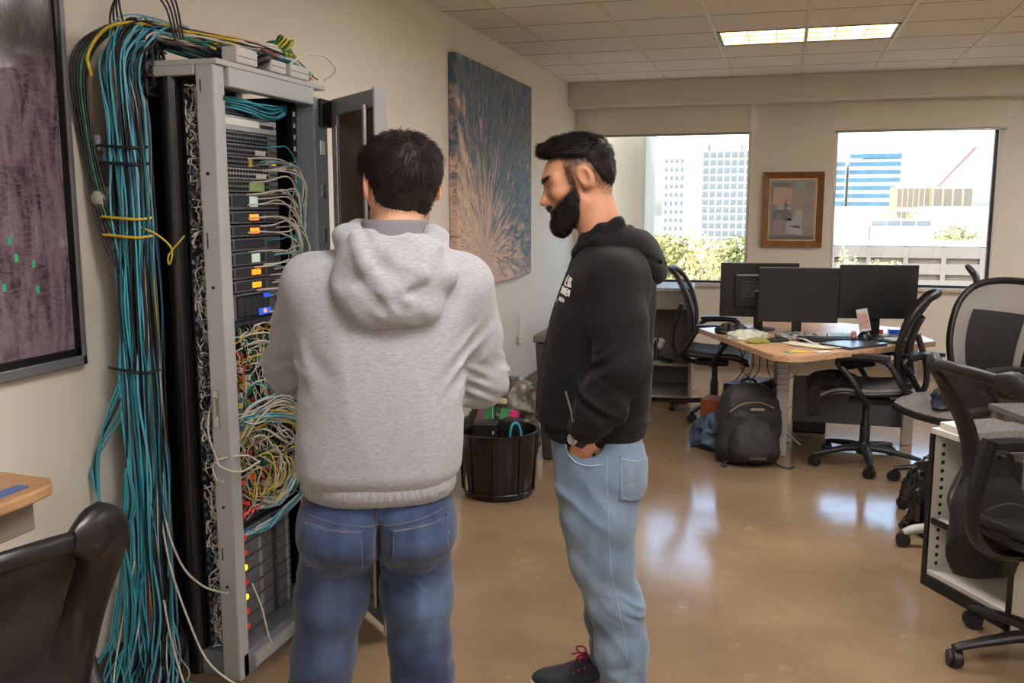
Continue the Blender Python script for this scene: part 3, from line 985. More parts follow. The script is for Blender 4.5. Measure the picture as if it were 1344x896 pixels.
# ---- cables
CC = {'turquoise': mat('cable_turquoise', (52, 152, 170), .4), 'black': mat('cable_black', (26, 26, 30), .45), 'white': mat('cable_white', (214, 210, 200), .45), 'grey': mat('cable_grey', (120, 122, 126), .45),
      'blue': mat('cable_deep_blue', (26, 92, 130), .45), 'yellow': mat('cable_yellow', (214, 190, 50), .45), 'green': mat('cable_green', (42, 116, 72), .45), 'red': mat('cable_red', (176, 58, 44), .45), 'pale blue': mat('cable_pale_blue', (126, 190, 210), .45)}
crg = random.Random(5)
vrg = random.Random(17)
TURQ = [CC['turquoise'], mat('cable_turquoise_bright', (70, 184, 206), .4), mat('cable_turquoise_dark', (30, 112, 130), .4), mat('cable_sky', (96, 176, 206), .4)]
def cable(colr, pts, r, label, group, n=None, cat='cable', name='cable', sides=6, parent=None):
    n = n or max(14, len(pts) * 7)
    if parent is not None:
        o = obj(colr.replace(' ', '_') + '_' + name, MB().tube(spline(pts, n), r, sides), vrg.choice(TURQ) if colr == 'turquoise' else CC[colr], parent, smooth=80)
        o.location = -parent.location
        return o
    o = obj(name, MB().tube(spline(pts, n), r, sides), CC[colr], None, smooth=80)
    return tag(o, label, cat, group)
U = crg.uniform
# trunk: over the top of the rack, then straight down beside it
TRUNK = thing('cable_bundle', 'thick tied trunk of turquoise and black cables hanging from the rack roof beside the wall', 'cable trunk', (-1.97, 2.45, 0))
ROOFB = thing('cable_bundle', 'loose bundle of mixed cables lying along the front edge of the rack roof', 'cable bundle', (-1.72, 2.80, 2.01))
COIL = thing('cable_coil', 'yellow and green coil of cable on the rack roof', 'cable coil', (-1.70, 2.93, 2.01))
LOOPB = thing('cable_loop', 'big bright loop of white, yellow and turquoise cables hanging at mid rack', 'cable loop', (-1.70, 2.85, .55))
JUMPB = thing('jumper_bunch', 'bunch of short yellow and white jumpers inside the big cable loop', 'cable bundle', (-1.72, 2.76, .6))
SWEEP = thing('cable_bundle', 'turquoise cable bundle sweeping under the big loop towards the near post', 'cable bundle', (-1.69, 2.80, .45))
def pick(ws):
    t_ = crg.random() * sum(w for _, w in ws)
    for c, w in ws:
        t_ -= w
        if t_ <= 0:
            return c
    return ws[-1][0]
TW = [('turquoise', 21), ('black', 32), ('white', 13), ('grey', 14), ('blue', 6), ('pale blue', 8), ('yellow', 3.5), ('green', 3), ('red', 3)]
for k in range(118):
    c = pick(TW)
    a = crg.random()
    tx = -2.000 + .108 * a + U(-.008, .008)             # place across the trunk
    ty = 2.405 + .085 * crg.random()
    zt = 2.06 + .055 * (1 - abs(2 * a - 1)) + U(-.02, .03)
    sy = U(2.56, 2.80); ey = U(2.75, 3.12); sx = -1.86 + U(-.10, .08)
    top = [(U(-1.80, -1.69), ey, 2.012 + U(0, .02)), (sx + .06, sy + .05, 2.035 + U(0, .03)), (sx - .02, 2.55 + U(-.03, .02), 2.06 + U(0, .06))]
    top += [(tx + .02, 2.49 + U(-.03, .01), zt), (tx - U(0, .03), ty + .012, zt - .075 + U(-.02, .01))]
    w = U(.006, .026)
    dn = [(tx + U(-w, w), ty + U(-w, w) * .6, z) for z in (1.82, 1.55, 1.25, .98, .72, .48, .25)]
    sp = U(-.03, .07)
    end = [(tx + sp * .6, ty + U(-.05, .01), .10), (tx + sp, ty + U(-.10, .0), .012), (tx + sp + U(-.02, .10), ty - U(.03, .16), .008)]
    r = {'turquoise': .0036, 'black': .0046}.get(c, .0030) * U(.7, 1.2)
    cable(c, top + dn + end, r, c + ' cable in the thick trunk running over the rack and down its wall side', c + ' trunk cables', 64, parent=TRUNK)
# black cables that bow out to the left of the trunk's shoulder
for k in range(6):
    dx = .018 * k
    cable('black' if k != 2 else 'green', [(-1.90, 2.52, 2.08 + .008 * k), (-1.99 - dx * .3, 2.46, 2.085 + .004 * k), (-2.055 - .004 * k, 2.42 - .01 * k, 1.99), (-2.045 - .006 * k, 2.40, 1.80 - .02 * k), (-2.01 - .004 * k, 2.40, 1.62 - .03 * k), (-1.975, 2.41, 1.50 - .03 * k)], .0040,
          ('green' if k == 2 else 'black') + ' cable bowing out at the left shoulder of the trunk', 'shoulder cables', parent=TRUNK)
cable('yellow', [(-1.74, 2.62, 2.05), (-1.86, 2.50, 2.105), (-1.97, 2.43, 2.10), (-2.035, 2.40, 2.02), (-2.03, 2.40, 1.95)], .0055, '', None, parent=TRUNK)
for k in range(4):
    cable('black', [(-2.0 + .02 * k, 2.46, 2.06), (-1.985 + .01 * k, 2.45, 2.15 + .01 * k), (-1.92, 2.45, 2.215 + .012 * k), (-1.82 + .01 * k, 2.47, 2.17 + .01 * k), (-1.80 + .01 * k, 2.50, 2.06)], .0032, 'thin black cable looping up towards the ceiling above the trunk', 'loops above the trunk', parent=TRUNK)
# stray turquoise loops low on the left
for k in range(5):
    x = -2.02 - .012 * k; e = .03 * k
    cable('turquoise' if k != 2 else 'black', [(-1.99, 2.39, 1.02 - e), (x - .02, 2.36, .86 - e), (-2.05 - .006 * k, 2.34, .70), (-2.03, 2.33, .58 + .01 * k), (-1.99, 2.34, .53), (-1.965 + .01 * k, 2.35, .62), (-1.97, 2.37, .74), (-1.985, 2.36, .52), (-1.98 + .01 * k, 2.34, .30), (-1.97, 2.30, .03)], .0032,
          ('black' if k == 2 else 'turquoise') + ' stray cable looping out low on the wall side of the trunk', 'stray loops by the wall')
for k in range(14):
    x = U(-2.04, -1.92)
    c = pick([('turquoise', 6), ('red', 1), ('white', 2), ('black', 2)])
    cable(c, [(x, 2.40, .34 + U(-.05, .1)), (x + U(-.04, .03), 2.34, .2), (x + U(-.06, .08), 2.26 + U(-.05, .03), .05), (x + U(-.02, .14), 2.20 + U(-.06, .05), .006), (x + U(.0, .26), 2.22 + U(-.09, .05), .006)], .003, c + ' cable end spilling onto the floor at the foot of the trunk', c + ' floor spill of cables')
# long white leads that hang across the duct and the near post
cable('white', [(-1.885, 2.44, .82), (-1.872, 2.42, .58), (-1.83, 2.43, .42), (-1.78, 2.46, .34), (-1.715, 2.475, .315), (-1.69, 2.477, .315)], .0036, 'white lead drooping from the trunk to the near rack post', None)
cable('white', [(-1.90, 2.43, .60), (-1.86, 2.42, .40), (-1.80, 2.42, .22), (-1.74, 2.42, .10), (-1.66, 2.43, .035), (-1.60, 2.46, .008)], .0036, 'white lead running down to the foot of the near post', None)
cable('white', [(-1.88, 2.40, .30), (-1.84, 2.38, .16), (-1.76, 2.34, .02), (-1.68, 2.30, .006)], .0034, 'white lead lying at the very bottom below the cable duct', None)
cable('white', [(-1.76, 2.56, 1.00), (-1.745, 2.49, .86), (-1.71, 2.475, .77), (-1.69, 2.47, .74), (-1.64, 2.50, .72), (-1.63, 2.60, .73)], .0030, 'white lead hooked around the near post at its lower latch', None)
cable('white', [(-1.64, 2.60, .73), (-1.65, 2.55, .76), (-1.69, 2.478, .765), (-1.725, 2.478, .74), (-1.715, 2.478, .695), (-1.69, 2.478, .69)], .0032, 'white lead curled on the face of the near post', None)
cable('white', [(-1.68, 2.60, .30), (-1.64, 2.59, .22), (-1.625, 2.60, .12), (-1.63, 2.63, .07)], .0032, 'white lead hanging over the rack base behind the near post', None)
# cables on top of the rack, gathered towards the door side
for k in range(26):
    c = pick([('turquoise', 9), ('white', 5), ('yellow', 4), ('green', 3), ('red', 2), ('pale blue', 4), ('black', 3)])
    z = 2.022 + .0035 * (k % 9)
    cable(c, [(-1.90 + U(-.04, .04), 2.50, 2.08 + U(0, .04)), (-1.80 + U(-.03, .03), 2.56, 2.075 + U(-.01, .03)), (-1.70 + U(-.02, .03), 2.68, 2.064 + U(0, .03)), (-1.69 + U(-.03, .03), 2.84, z + .034 + U(0, .012)), (-1.685 + U(-.03, .02), 2.98, z + .034), (-1.68 + U(-.04, .02), 3.09 + U(-.03, .05), 2.012 + U(0, .02))], .0032, c + ' cable lying along the front edge of the rack roof', c + ' roof cables', parent=ROOFB)
for k in range(9):
    a = k * .7
    cable('yellow' if k % 3 else 'green', [(-1.70, 2.86 + .012 * k, 2.07), (-1.66 + .01 * math.sin(a), 2.88 + .012 * k, 2.115 + .012 * math.cos(a)), (-1.70, 2.93 + .010 * k, 2.135), (-1.73, 2.96 + .008 * k, 2.10), (-1.69, 2.95 + .008 * k, 2.066), (-1.66, 2.90 + .01 * k, 2.08)], .0034, ('yellow' if k % 3 else 'green') + ' cable coiled in the bundle on the rack roof', 'coil on the rack roof', parent=COIL)
cable('white', [(-1.68, 2.92, 2.03), (-1.65, 3.02, 2.085), (-1.63, 3.12, 2.10), (-1.62, 3.20, 2.06), (-1.66, 3.18, 2.02)], .0034, 'white cable arching over the door side of the rack roof', None)
tag(obj('cable_wrap', MB().tube(spline([(-1.70, 2.84, 2.085), (-1.69, 2.92, 2.098), (-1.70, 3.02, 2.080)], 12), [.014, .018, .022, .024, .025, .026, .026, .025, .024, .022, .018, .012], 12), mat('green_wrap', (70, 120, 62), .7, var=.3, scale=40), smooth=60), 'green wrapped bundle of cables on the rack roof', 'cable bundle')
for i, (y0, y1, z1, lab) in enumerate(((2.60, 2.72, 2.055, 'white plastic junction box on the near end of the rack roof'), (2.80, 2.90, 2.045, 'pale power adapter in the middle of the rack roof'), (2.93, 3.06, 2.048, 'pale power adapter at the door end of the rack roof'))):
    t = thing('junction_box' if i == 0 else 'power_adapter', lab, 'box' if i == 0 else 'adapter', (-1.675, (y0 + y1) / 2, 2.003))
    h = (y1 - y0) / 2
    obj('body', MB().box((-.035, -h, 0), (.022, h, z1 - 2.003)), mat('box_pale', (196, 194, 190), .4, var=.05, scale=20), t, bevel=.006)
    obj('lid_seam', MB().box((.0215, -h + .006, .020), (.0232, h - .006, .023)), M_face, t)
tag(obj('power_plug', MB().tube(spline([(-1.67, 2.735, 2.02), (-1.655, 2.76, 2.038), (-1.65, 2.79, 2.045)], 8), [.010, .014, .016, .016, .016, .015, .012, .008], 10), M_blk, smooth=60), 'black plug lying between the boxes on the rack roof', 'plug')
# turquoise leads strung under the roof
for k in range(10):
    cable('turquoise', [(-1.76, 2.60 + U(0, .03), 1.91 - .003 * k), (-1.72 + U(-.02, .02), 2.72, 1.905 - .004 * k), (-1.71 + U(-.03, .01), 2.88, 1.90 - .004 * k + U(-.02, .01)), (-1.73, 3.0, 1.915 - .004 * k), (-1.75, 3.07, 1.92)], .003, 'turquoise lead strung under the rack roof', 'leads under the roof')
# white patch leads from the switches, gathered down the door side
for k in range(52):
    z0 = U(1.30, 1.79) if k < 40 else U(1.0, 1.3)
    ys_ = U(2.74, 2.93)
    xx = -1.725 + U(0, .012)
    yy = U(2.985, 3.06)
    dz = U(.05, .30)
    c = pick([('white', 14), ('turquoise', 2), ('pale blue', 2), ('grey', 2)])
    cable(c, [(-1.738, ys_, z0), (xx + .022, ys_ + .03, z0 + .004), (xx + .03 + U(0, .02), (ys_ + yy) / 2 + .02, z0 + U(-.01, .02)), (xx + .035 + U(-.01, .02), yy, z0 - .05 - U(0, .04)), (xx + U(0, .04), yy + U(-.03, .02), z0 - dz), (xx + U(0, .03), U(2.96, 3.04), z0 - dz - U(.08, .25)), (-1.74, U(2.93, 3.03), z0 - dz - U(.25, .40))], .0026 * U(.9, 1.2), c + ' patch lead sagging from the switches to the door side of the rack', c + ' patch leads', 40)
for k in range(22):
    z0 = U(.72, 1.14)
    c = pick([('white', 8), ('red', 1.5), ('yellow', 3), ('green', 1.5), ('turquoise', 2), ('grey', 2)])
    cable(c, [(-1.745, U(2.63, 2.75), z0), (-1.715 + U(-.01, .02), 2.76 + U(-.04, .04), z0 + U(0, .06)), (-1.70 + U(-.01, .02), 2.86 + U(-.03, .04), z0 - U(-.02, .08)), (-1.70, 2.95 + U(-.02, .06), z0 - U(.05, .2)), (-1.71, 3.0, z0 - U(.2, .35))], .0027, c + ' wire strung across the mid rack connector boards', c + ' mid rack wires', 32)
# the big bright loops
for k in range(30):
    c = pick([('white', 13), ('yellow', 7), ('turquoise', 4), ('pale blue', 3)])
    q = k / 30
    o_ = .10 * q
    cable(c, [(-1.74, 2.61 + U(0, .06), .80 + U(-.05, .08)), (-1.70 + U(-.01, .02), 2.70 + U(-.03, .02), .875 - o_ * .6 + U(-.01, .03)), (-1.675 + U(-.01, .015), 2.82 + U(-.02, .02), .905 - o_ + U(-.01, .02)), (-1.67 + U(-.01, .015), 2.935 - o_ * .4, .84 - o_ * .7), (-1.675, 2.985 - o_ * .5, .72 - o_ * .2), (-1.68 + U(-.02, .01), 2.97 - o_ * .6 + U(-.02, .02), .60), (-1.71, 2.88 + U(-.05, .06), .525 + U(-.03, .03)), (-1.745, 2.78 + U(-.08, .1), .53 + U(-.03, .05))], .0030 * U(.9, 1.2), c + ' cable in the big loop hanging at mid rack', c + ' loop cables', 44, parent=LOOPB)
for k in range(18):
    c = pick([('yellow', 8), ('white', 7), ('grey', 2)])
    y = U(2.63, 2.90)
    cable(c, [(-1.745, y, .66 + U(-.03, .05)), (-1.70 + U(0, .03), y + U(-.02, .04), .70 + U(-.04, .03)), (-1.69 + U(-.01, .03), y + U(.0, .06), .63 + U(-.02, .03)), (-1.70, y + U(-.01, .05), .57), (-1.745, y + U(-.02, .06), .60)], .0028, c + ' short jumper bunched inside the big cable loop', c + ' jumpers', 26, parent=JUMPB)
for k in range(12):
    c = pick([('turquoise', 6), ('blue', 3), ('white', 2)])
    cable(c, [(-1.69, 2.96 + U(-.02, .02), .80 + U(-.1, .1)), (-1.675, 2.985 + U(-.02, .02), .62), (-1.67, 2.955 + U(-.02, .02), .53), (-1.69, 2.86 + U(-.03, .03), .475 + U(-.01, .02)), (-1.70, 2.74, .455 + U(-.015, .02)), (-1.735, 2.64, .44 + U(-.01, .03))], .0034, c + ' cable sweeping under the big loop to the near post', c + ' sweeping cables', 36, parent=SWEEP)
for k in range(12):
    cable('white' if k % 3 else 'grey', [(-1.71, 3.0 + U(-.03, .03), .60 + U(-.05, .1)), (-1.69 + U(-.02, .02), 3.02 + U(-.03, .03), .42), (-1.69 + U(-.02, .02), 3.0 + U(-.03, .04), .28), (-1.66 + U(-.02, .03), 2.98 + U(-.05, .05), .16 + U(-.04, .06)), (-1.66 + U(-.02, .05), 3.02 + U(-.03, .07), .09)], .0028, ('white' if k % 3 else 'grey') + ' lead dangling beside the lower slab modules', 'dangling leads', 30)

def tangle(name, n, lo, hi, r, m, size, seed, parent):
    rg = random.Random(seed)
    mb = MB()
    for _ in range(n):
        c = Vector([rg.uniform(lo[i], hi[i]) for i in range(3)])
        pts = [c]
        d = Vector((rg.uniform(-1, 1), rg.uniform(-.5, .5), rg.uniform(-1, 1)))
        for q in range(4):
            d = (d + Vector((rg.uniform(-.8, .8), rg.uniform(-.6, .6), rg.uniform(-.9, .9)))).normalized()
            p = pts[-1] + d * size
            pts.append(Vector([min(max(p[i], lo[i]), hi[i]) for i in range(3)]))
        mb.tube(spline(pts, 10), r, 4, caps=False)
    o = rp(name, mb, m, parent, smooth=80)
    o['kind'] = 'stuff'
    return o
SIDE_LO, SIDE_HI = (-1.787, 2.515, .10), (-1.737, 2.575, 1.93)
tangle('white_wire_tangle', 430, SIDE_LO, SIDE_HI, .0022, CC['white'], .022, 1, RK)
tangle('grey_wire_tangle', 260, SIDE_LO, SIDE_HI, .0022, CC['grey'], .022, 2, RK)
tangle('black_wire_tangle', 200, SIDE_LO, SIDE_HI, .0024, CC['black'], .022, 3, RK)
tangle('turquoise_wire_tangle', 70, SIDE_LO, SIDE_HI, .0022, CC['blue'], .022, 4, RK)
MID_LO, MID_HI = (-1.748, 2.63, .50), (-1.715, 2.99, 1.17)
tangle('pale_wire_tangle', 170, MID_LO, MID_HI, .0018, CC['white'], .03, 5, RK)
tangle('orange_wire_tangle', 50, MID_LO, MID_HI, .0018, cc['orange'], .03, 6, RK)
tangle('green_wire_tangle', 50, MID_LO, MID_HI, .0018, CC['green'], .03, 7, RK)
TOP_LO, TOP_HI = (-2.0, 2.46, 1.90), (-1.88, 2.56, 2.06)
tangle('dark_wire_tangle', 160, TOP_LO, TOP_HI, .0034, CC['black'], .04, 8, RK)

# cable ties round the trunk
for z, c in ((1.74, 'black'), (1.69, 'black'), (1.525, 'yellow'), (1.47, 'yellow'), (1.05, 'black')):
    cable(c, [(-2.06, 2.43, z), (-2.02, 2.398, z + .004), (-1.96, 2.394, z), (-1.90, 2.40, z - .004), (-1.875, 2.44, z)], .0045, {1.74: 'black tie highest on the trunk', 1.69: 'black tie just under the highest trunk tie', 1.525: 'yellow tie round the trunk, the upper one', 1.47: 'yellow tie round the trunk, the lower one', 1.05: 'black tie round the trunk at mid height'}[z], None, 16, 'cable tie', 'tie', parent=TRUNK)
cable('yellow', [(-1.90, 2.41, 1.50), (-1.86, 2.44, 1.475), (-1.83, 2.47, 1.43), (-1.845, 2.475, 1.38), (-1.85, 2.48, 1.41), (-1.80, 2.495, 1.47)], .003, 'yellow strap end crossing the black cable duct', None, 20, 'strap', 'strap')
# hanging gadget and ball of cord by the trunk
t = thing('network_dongle', 'grey adapter dangling from a thin cable left of the trunk', 'adapter', (-2.045, 2.42, 1.70))
obj('lead', MB().tube(spline([(.10, .04, .38), (.01, .02, .36), (-.022, 0, .25), (-.012, 0, .10), (0, 0, .075)], 20), .0028, 6), CC['black'], t, smooth=80)
obj('tag', MB().tube([(-.018, 0, .15), (-.015, 0, .125)], .006, 8), cc['orange'], t)
obj('body', MB().box((-.014, -.008, .03), (.014, .008, .078)), mat('gadget_grey', (150, 152, 158), .45), t, bevel=.004)
obj('hook', MB().tube(spline([(-.004, 0, .03), (.004, -.004, .008), (.026, -.004, .004), (.030, -.002, .03), (.012, 0, .05)], 16), .006, 8), mat('gadget_dark', (92, 96, 110), .45), t, smooth=80)
obj('plug', MB().box((.018, -.007, -.006), (.040, .007, .010)), cc['teal'], t, bevel=.002)
mb = MB()
rg = random.Random(9)
for _ in range(26):
    a = Vector((rg.gauss(0, 1), rg.gauss(0, 1), rg.gauss(0, 1))).normalized(); b = a.orthogonal().normalized(); c = a.cross(b)
    mb.tube([tuple((b * math.cos(t_) + c * math.sin(t_)) * .033 + a * rg.uniform(-.006, .006)) for t_ in [2 * math.pi * i / 14 for i in range(14)]], .0048, 5, closed=True)
tag(obj('cord_ball', mb, mat('cord_pale', (172, 172, 164), .7), None, (-2.035, 2.425, 1.585), smooth=80), 'pale ball of wound cord tucked against the left side of the trunk', 'cord')

# ------------------------------------------------------------------ pictures on the left wall
def reflection_material():
    m = bpy.data.materials.new('rack_reflection_print')  # purple rack reflection in the glass, put into the print colour
    m.use_nodes = True
    N, L = m.node_tree.nodes, m.node_tree.links
    b = N['Principled BSDF']
    tc = N.new('ShaderNodeTexCoord')
    def noise(scale, st, det=6, dist=0.):
        mp = N.new('ShaderNodeMapping'); mp.inputs['Scale'].default_value = st
        L.new(tc.outputs['Object'], mp.inputs[0])
        n = N.new('ShaderNodeTexNoise'); n.inputs['Scale'].default_value = scale; n.inputs['Detail'].default_value = det
        n.inputs['Distortion'].default_value = dist
        L.new(mp.outputs[0], n.inputs['Vector'])
        return n
    def ramp(n, stops):
        r = N.new('ShaderNodeValToRGB')
        while len(r.color_ramp.elements) < len(stops): r.color_ramp.elements.new(.5)
        for e, (p, c) in zip(r.color_ramp.elements, stops):
            e.position = p; e.color = (*lin(c), 1)
        L.new(n, r.inputs[0])
        return r
    n1 = noise(5, (1, 3.5, .8), 8, 1.2)
    r1 = ramp(n1.outputs['Fac'], [(.30, (48, 42, 48)), (.45, (104, 86, 98)), (.56, (130, 108, 120)), (.64, (112, 106, 110)), (.78, (168, 158, 164))])
    n2 = noise(9, (1, 1, 2), 6, 2.)
    r2 = ramp(n2.outputs['Fac'], [(.42, (0, 0, 0)), (.5, (255, 255, 255)), (.58, (0, 0, 0))])
    mx = N.new('ShaderNodeMix'); mx.data_type = 'RGBA'
    ml = N.new('ShaderNodeMath'); ml.operation = 'MULTIPLY'; ml.inputs[1].default_value = .35
    L.new(r2.outputs[0], ml.inputs[0]); L.new(ml.outputs[0], mx.inputs[0])
    L.new(r1.outputs[0], mx.inputs[6]); mx.inputs[7].default_value = (*lin((150, 130, 140)), 1)
    # the painted reflection darkens to green-brown at its top, with a pale strip above
    sp = N.new('ShaderNodeSeparateXYZ'); L.new(tc.outputs['Object'], sp.inputs[0])
    r3 = ramp(sp.outputs['Z'], [(.0, (0, 0, 0)), (.86, (0, 0, 0)), (.94, (255, 255, 255)), (1., (255, 255, 255))])
    mx2 = N.new('ShaderNodeMix'); mx2.data_type = 'RGBA'
    ml2 = N.new('ShaderNodeMath'); ml2.operation = 'MULTIPLY'; ml2.inputs[1].default_value = .75
    L.new(r3.outputs[0], ml2.inputs[0]); L.new(ml2.outputs[0], mx2.inputs[0]); L.new(mx.outputs[2], mx2.inputs[6])
    n3 = noise(30, (1, 2, .6), 5, 1.)
    r4 = ramp(n3.outputs['Fac'], [(.35, (34, 38, 38)), (.6, (72, 70, 58)), (.75, (120, 112, 80))])
    L.new(r4.outputs[0], mx2.inputs[7])
    L.new(mx2.outputs[2], b.inputs['Base Color'])
    b.inputs['Roughness'].default_value = .12
    return m
t = thing('framed_print', 'large framed dark purple print at the left, a rack reflection painted into it', 'framed print', (XL + .002, 1.75, 1.075))
PW, PH = .60, 1.28
obj('frame', MB().box((0, -PW, 0), (.030, PW, .030)).box((0, -PW, PH - .03), (.030, PW, PH)).box((0, -PW, 0), (.030, -PW + .03, PH)).box((0, PW - .018, 0), (.030, PW, PH)), mat('frame_silver_grey', (122, 124, 130), .4, metal=.4), t, bevel=.003)
obj('inner_border', MB().box((0, -PW + .03, .03), (.024, PW - .018, .052)).box((0, -PW + .03, PH - .052), (.024, PW - .018, PH - .03)).box((0, -PW + .03, .03), (.024, -PW + .05, PH - .03)).box((0, PW - .034, .03), (.024, PW - .018, PH - .03)), mat('border_black', (10, 10, 12), .4), t)
obj('print', MB().box((0, -PW + .045, .05), (.014, PW - .03, PH - .05)), reflection_material(), t)
for (y, z) in ((.10, .36), (.36, .33), (.42, .31), (.31, .25), (.19, .235), (.43, .235), (.34, .38)):
    obj('green_print_mark', MB().box((.014, y, z), (.0146, y + .012, z + .022)), mat('print_green', (50, 190, 130), .3), t)  # reflected green LEDs laid on as flat colour marks

def canvas_material():
    m = bpy.data.materials.new('abstract_paint')
    m.use_nodes = True
    N, L = m.node_tree.nodes, m.node_tree.links
    b = N['Principled BSDF']
    tc = N.new('ShaderNodeTexCoord')
    sp = N.new('ShaderNodeSeparateXYZ'); L.new(tc.outputs['Object'], sp.inputs[0])
    # streaks fan out from a point above the canvas
    def math_(op, a, b_=None):
        n = N.new('ShaderNodeMath'); n.operation = op
        for i, q in enumerate((a, b_)):
            if q is None: continue
            if isinstance(q, (int, float)): n.inputs[i].default_value = q
            else: L.new(q, n.inputs[i])
        return n.outputs[0]
    dy = math_('SUBTRACT', sp.outputs['Y'], -.35)
    dz = math_('SUBTRACT', sp.outputs['Z'], -.55)
    ang = math_('ARCTAN2', dy, dz)
    rad = math_('SQRT', math_('ADD', math_('MULTIPLY', dy, dy), math_('MULTIPLY', dz, dz)))
    cb = N.new('ShaderNodeCombineXYZ')
    L.new(math_('MULTIPLY', ang, 6.0), cb.inputs[0]); L.new(math_('MULTIPLY', rad, 2.2), cb.inputs[1]); L.new(math_('MULTIPLY', sp.outputs['X'], 3.0), cb.inputs[2])
    def noise(v, sc, det=6, dis=.6):
        n = N.new('ShaderNodeTexNoise'); n.inputs['Scale'].default_value = sc; n.inputs['Detail'].default_value = det; n.inputs['Distortion'].default_value = dis
        L.new(v, n.inputs['Vector']); return n.outputs['Fac']
    n1 = noise(cb.outputs[0], 2.2); n2 = noise(cb.outputs[0], 4.5, 5, 1.2)
    def ramp(n, stops):
        r = N.new('ShaderNodeValToRGB')
        while len(r.color_ramp.elements) < len(stops): r.color_ramp.elements.new(.5)
        for e, (p, c) in zip(r.color_ramp.elements, stops):
            e.position = p; e.color = (*lin(c), 1)
        L.new(n, r.inputs[0]); return r.outputs[0]
    warm = ramp(n2, [(.30, (92, 88, 96)), (.40, (190, 146, 138)), (.52, (216, 190, 166)), (.62, (200, 170, 150)), (.74, (120, 132, 134))])
    cool = ramp(n2, [(.28, (28, 52, 76)), (.42, (48, 96, 112)), (.50, (92, 94, 126)), (.56, (120, 104, 112)), (.62, (70, 112, 92)), (.72, (150, 166, 160))])
    g = math_('ADD', math_('MULTIPLY', sp.outputs['Z'], .62), math_('MULTIPLY', sp.outputs['Y'], .36))
    g = math_('ADD', g, math_('MULTIPLY', math_('SUBTRACT', n1, .5), 1.5))
    g = math_('ADD', g, .54)
    fac = ramp(g, [(.12, (0, 0, 0)), (.55, (255, 255, 255))])
    mx = N.new('ShaderNodeMix'); mx.data_type = 'RGBA'
    L.new(fac, mx.inputs[0]); L.new(warm, mx.inputs[6]); L.new(cool, mx.inputs[7])
    L.new(mx.outputs[2], b.inputs['Base Color'])
    b.inputs['Roughness'].default_value = .7
    return m
t = thing('canvas_painting', 'tall unframed abstract canvas in teal, plum and peach strokes', 'painting', (XL + .003, 6.615, 1.765))
obj('canvas', MB().box((0, -.915, -.765), (.055, .915, .765)), canvas_material(), t, bevel=.004)
obj('stretcher', MB().box((0, -.88, -.73), (.02, .88, .73)), mat('pine', (190, 160, 120), .7), t)

# framed print between the windows
t = thing('framed_print', 'small abstract print in a brown wooden frame between the windows', 'framed print', (.064, YB, 1.53))
FW, FH = .284, .36
M_wood = mat('frame_oak', (138, 92, 48), .45, col2=(112, 70, 36), scale=16, stretch=(1, 1, 6))
M_wood2 = mat('frame_oak_across', (138, 92, 48), .45, col2=(112, 70, 36), scale=16, stretch=(6, 1, 1))
def bar(a0, a1, b0, b1, horiz):
    o, i = -.035, -.016
    return None
w_ = .062
for (p, mt) in ((((-FW, -FH), (FW, -FH), (FW - w_, -FH + w_), (-FW + w_, -FH + w_)), M_wood2), (((FW, FH), (-FW, FH), (-FW + w_, FH - w_), (FW - w_, FH - w_)), M_wood2),
                (((FW, -FH), (FW, FH), (FW - w_, FH - w_), (FW - w_, -FH + w_)), M_wood), (((-FW, FH), (-FW, -FH), (-FW + w_, -FH + w_), (-FW + w_, FH - w_)), M_wood)):
    mb = MB()
    v = [(p[0][0], -.045, p[0][1]), (p[1][0], -.045, p[1][1]), (p[2][0], -.018, p[2][1]), (p[3][0], -.018, p[3][1])]
    v += [(q[0], 0, q[1]) for q in p]
    mb.add(v, [(0, 1, 2, 3), (7, 6, 5, 4), (0, 4, 5, 1), (1, 5, 6, 2), (2, 6, 7, 3), (3, 7, 4, 0)])
    obj('frame_side', mb, mt, t)
obj('gilt_slip', MB().box((-FW + w_, -.019, -FH + w_), (-FW + w_ + .01, -.012, FH - w_)).box((FW - w_ - .01, -.019, -FH + w_), (FW - w_, -.012, FH - w_)).box((-FW + w_, -.019, -FH + w_), (FW - w_, -.012, -FH + w_ + .01)).box((-FW + w_, -.019, FH - w_ - .01), (FW - w_, -.012, FH - w_)), mat('gilt', (206, 176, 120), .4, metal=.3), t)
obj('mat_board', MB().box((-FW + w_, -.012, -FH + w_), (FW - w_, -.006, FH - w_)), mat('mount_grey', (120, 118, 116), .6), t)
pr = obj('print', MB().box((-.19, -.0135, -.235), (.19, -.011, .265)), mat('print_ground', (128, 106, 100), .35, col2=(104, 84, 82), scale=10), t)
for (x0, x1, z0, z1, c) in ((-.185, .0, .05, .22, (176, 138, 122)), (-.185, -.02, .225, .262, (66, 70, 78)), (.0, .12, .215, .262, (96, 128, 140)), (-.15, .0, .0, .05, (140, 160, 152)), (-.085, -.045, -.10, .10, (64, 56, 54)), (-.185, .0, -.09, .0, (58, 50, 56)),
                        (-.06, .10, -.225, -.08, (150, 158, 168)), (-.18, -.09, -.225, -.12, (128, 108, 116)), (.02, .10, -.08, .0, (140, 148, 110)), (.05, .18, .06, .20, (112, 98, 94)), (-.16, -.10, -.12, -.06, (122, 112, 116)), (-.02, .08, -.165, -.150, (206, 186, 170))):
    obj('printed_shape', MB().prism([(x0, z0), (x1, z0 - .02), (x1 - .01, z1), (x0 + .01, z1)], -.0142, -.0134, 1), mat('ink_%d_%d_%d' % c, c, .35), pr)
obj('glazing', MB().box((-FW + w_, -.0165, -FH + w_), (FW - w_, -.0150, FH - w_)), glassmat('picture_glass', (1, 1, 1), .07), t)
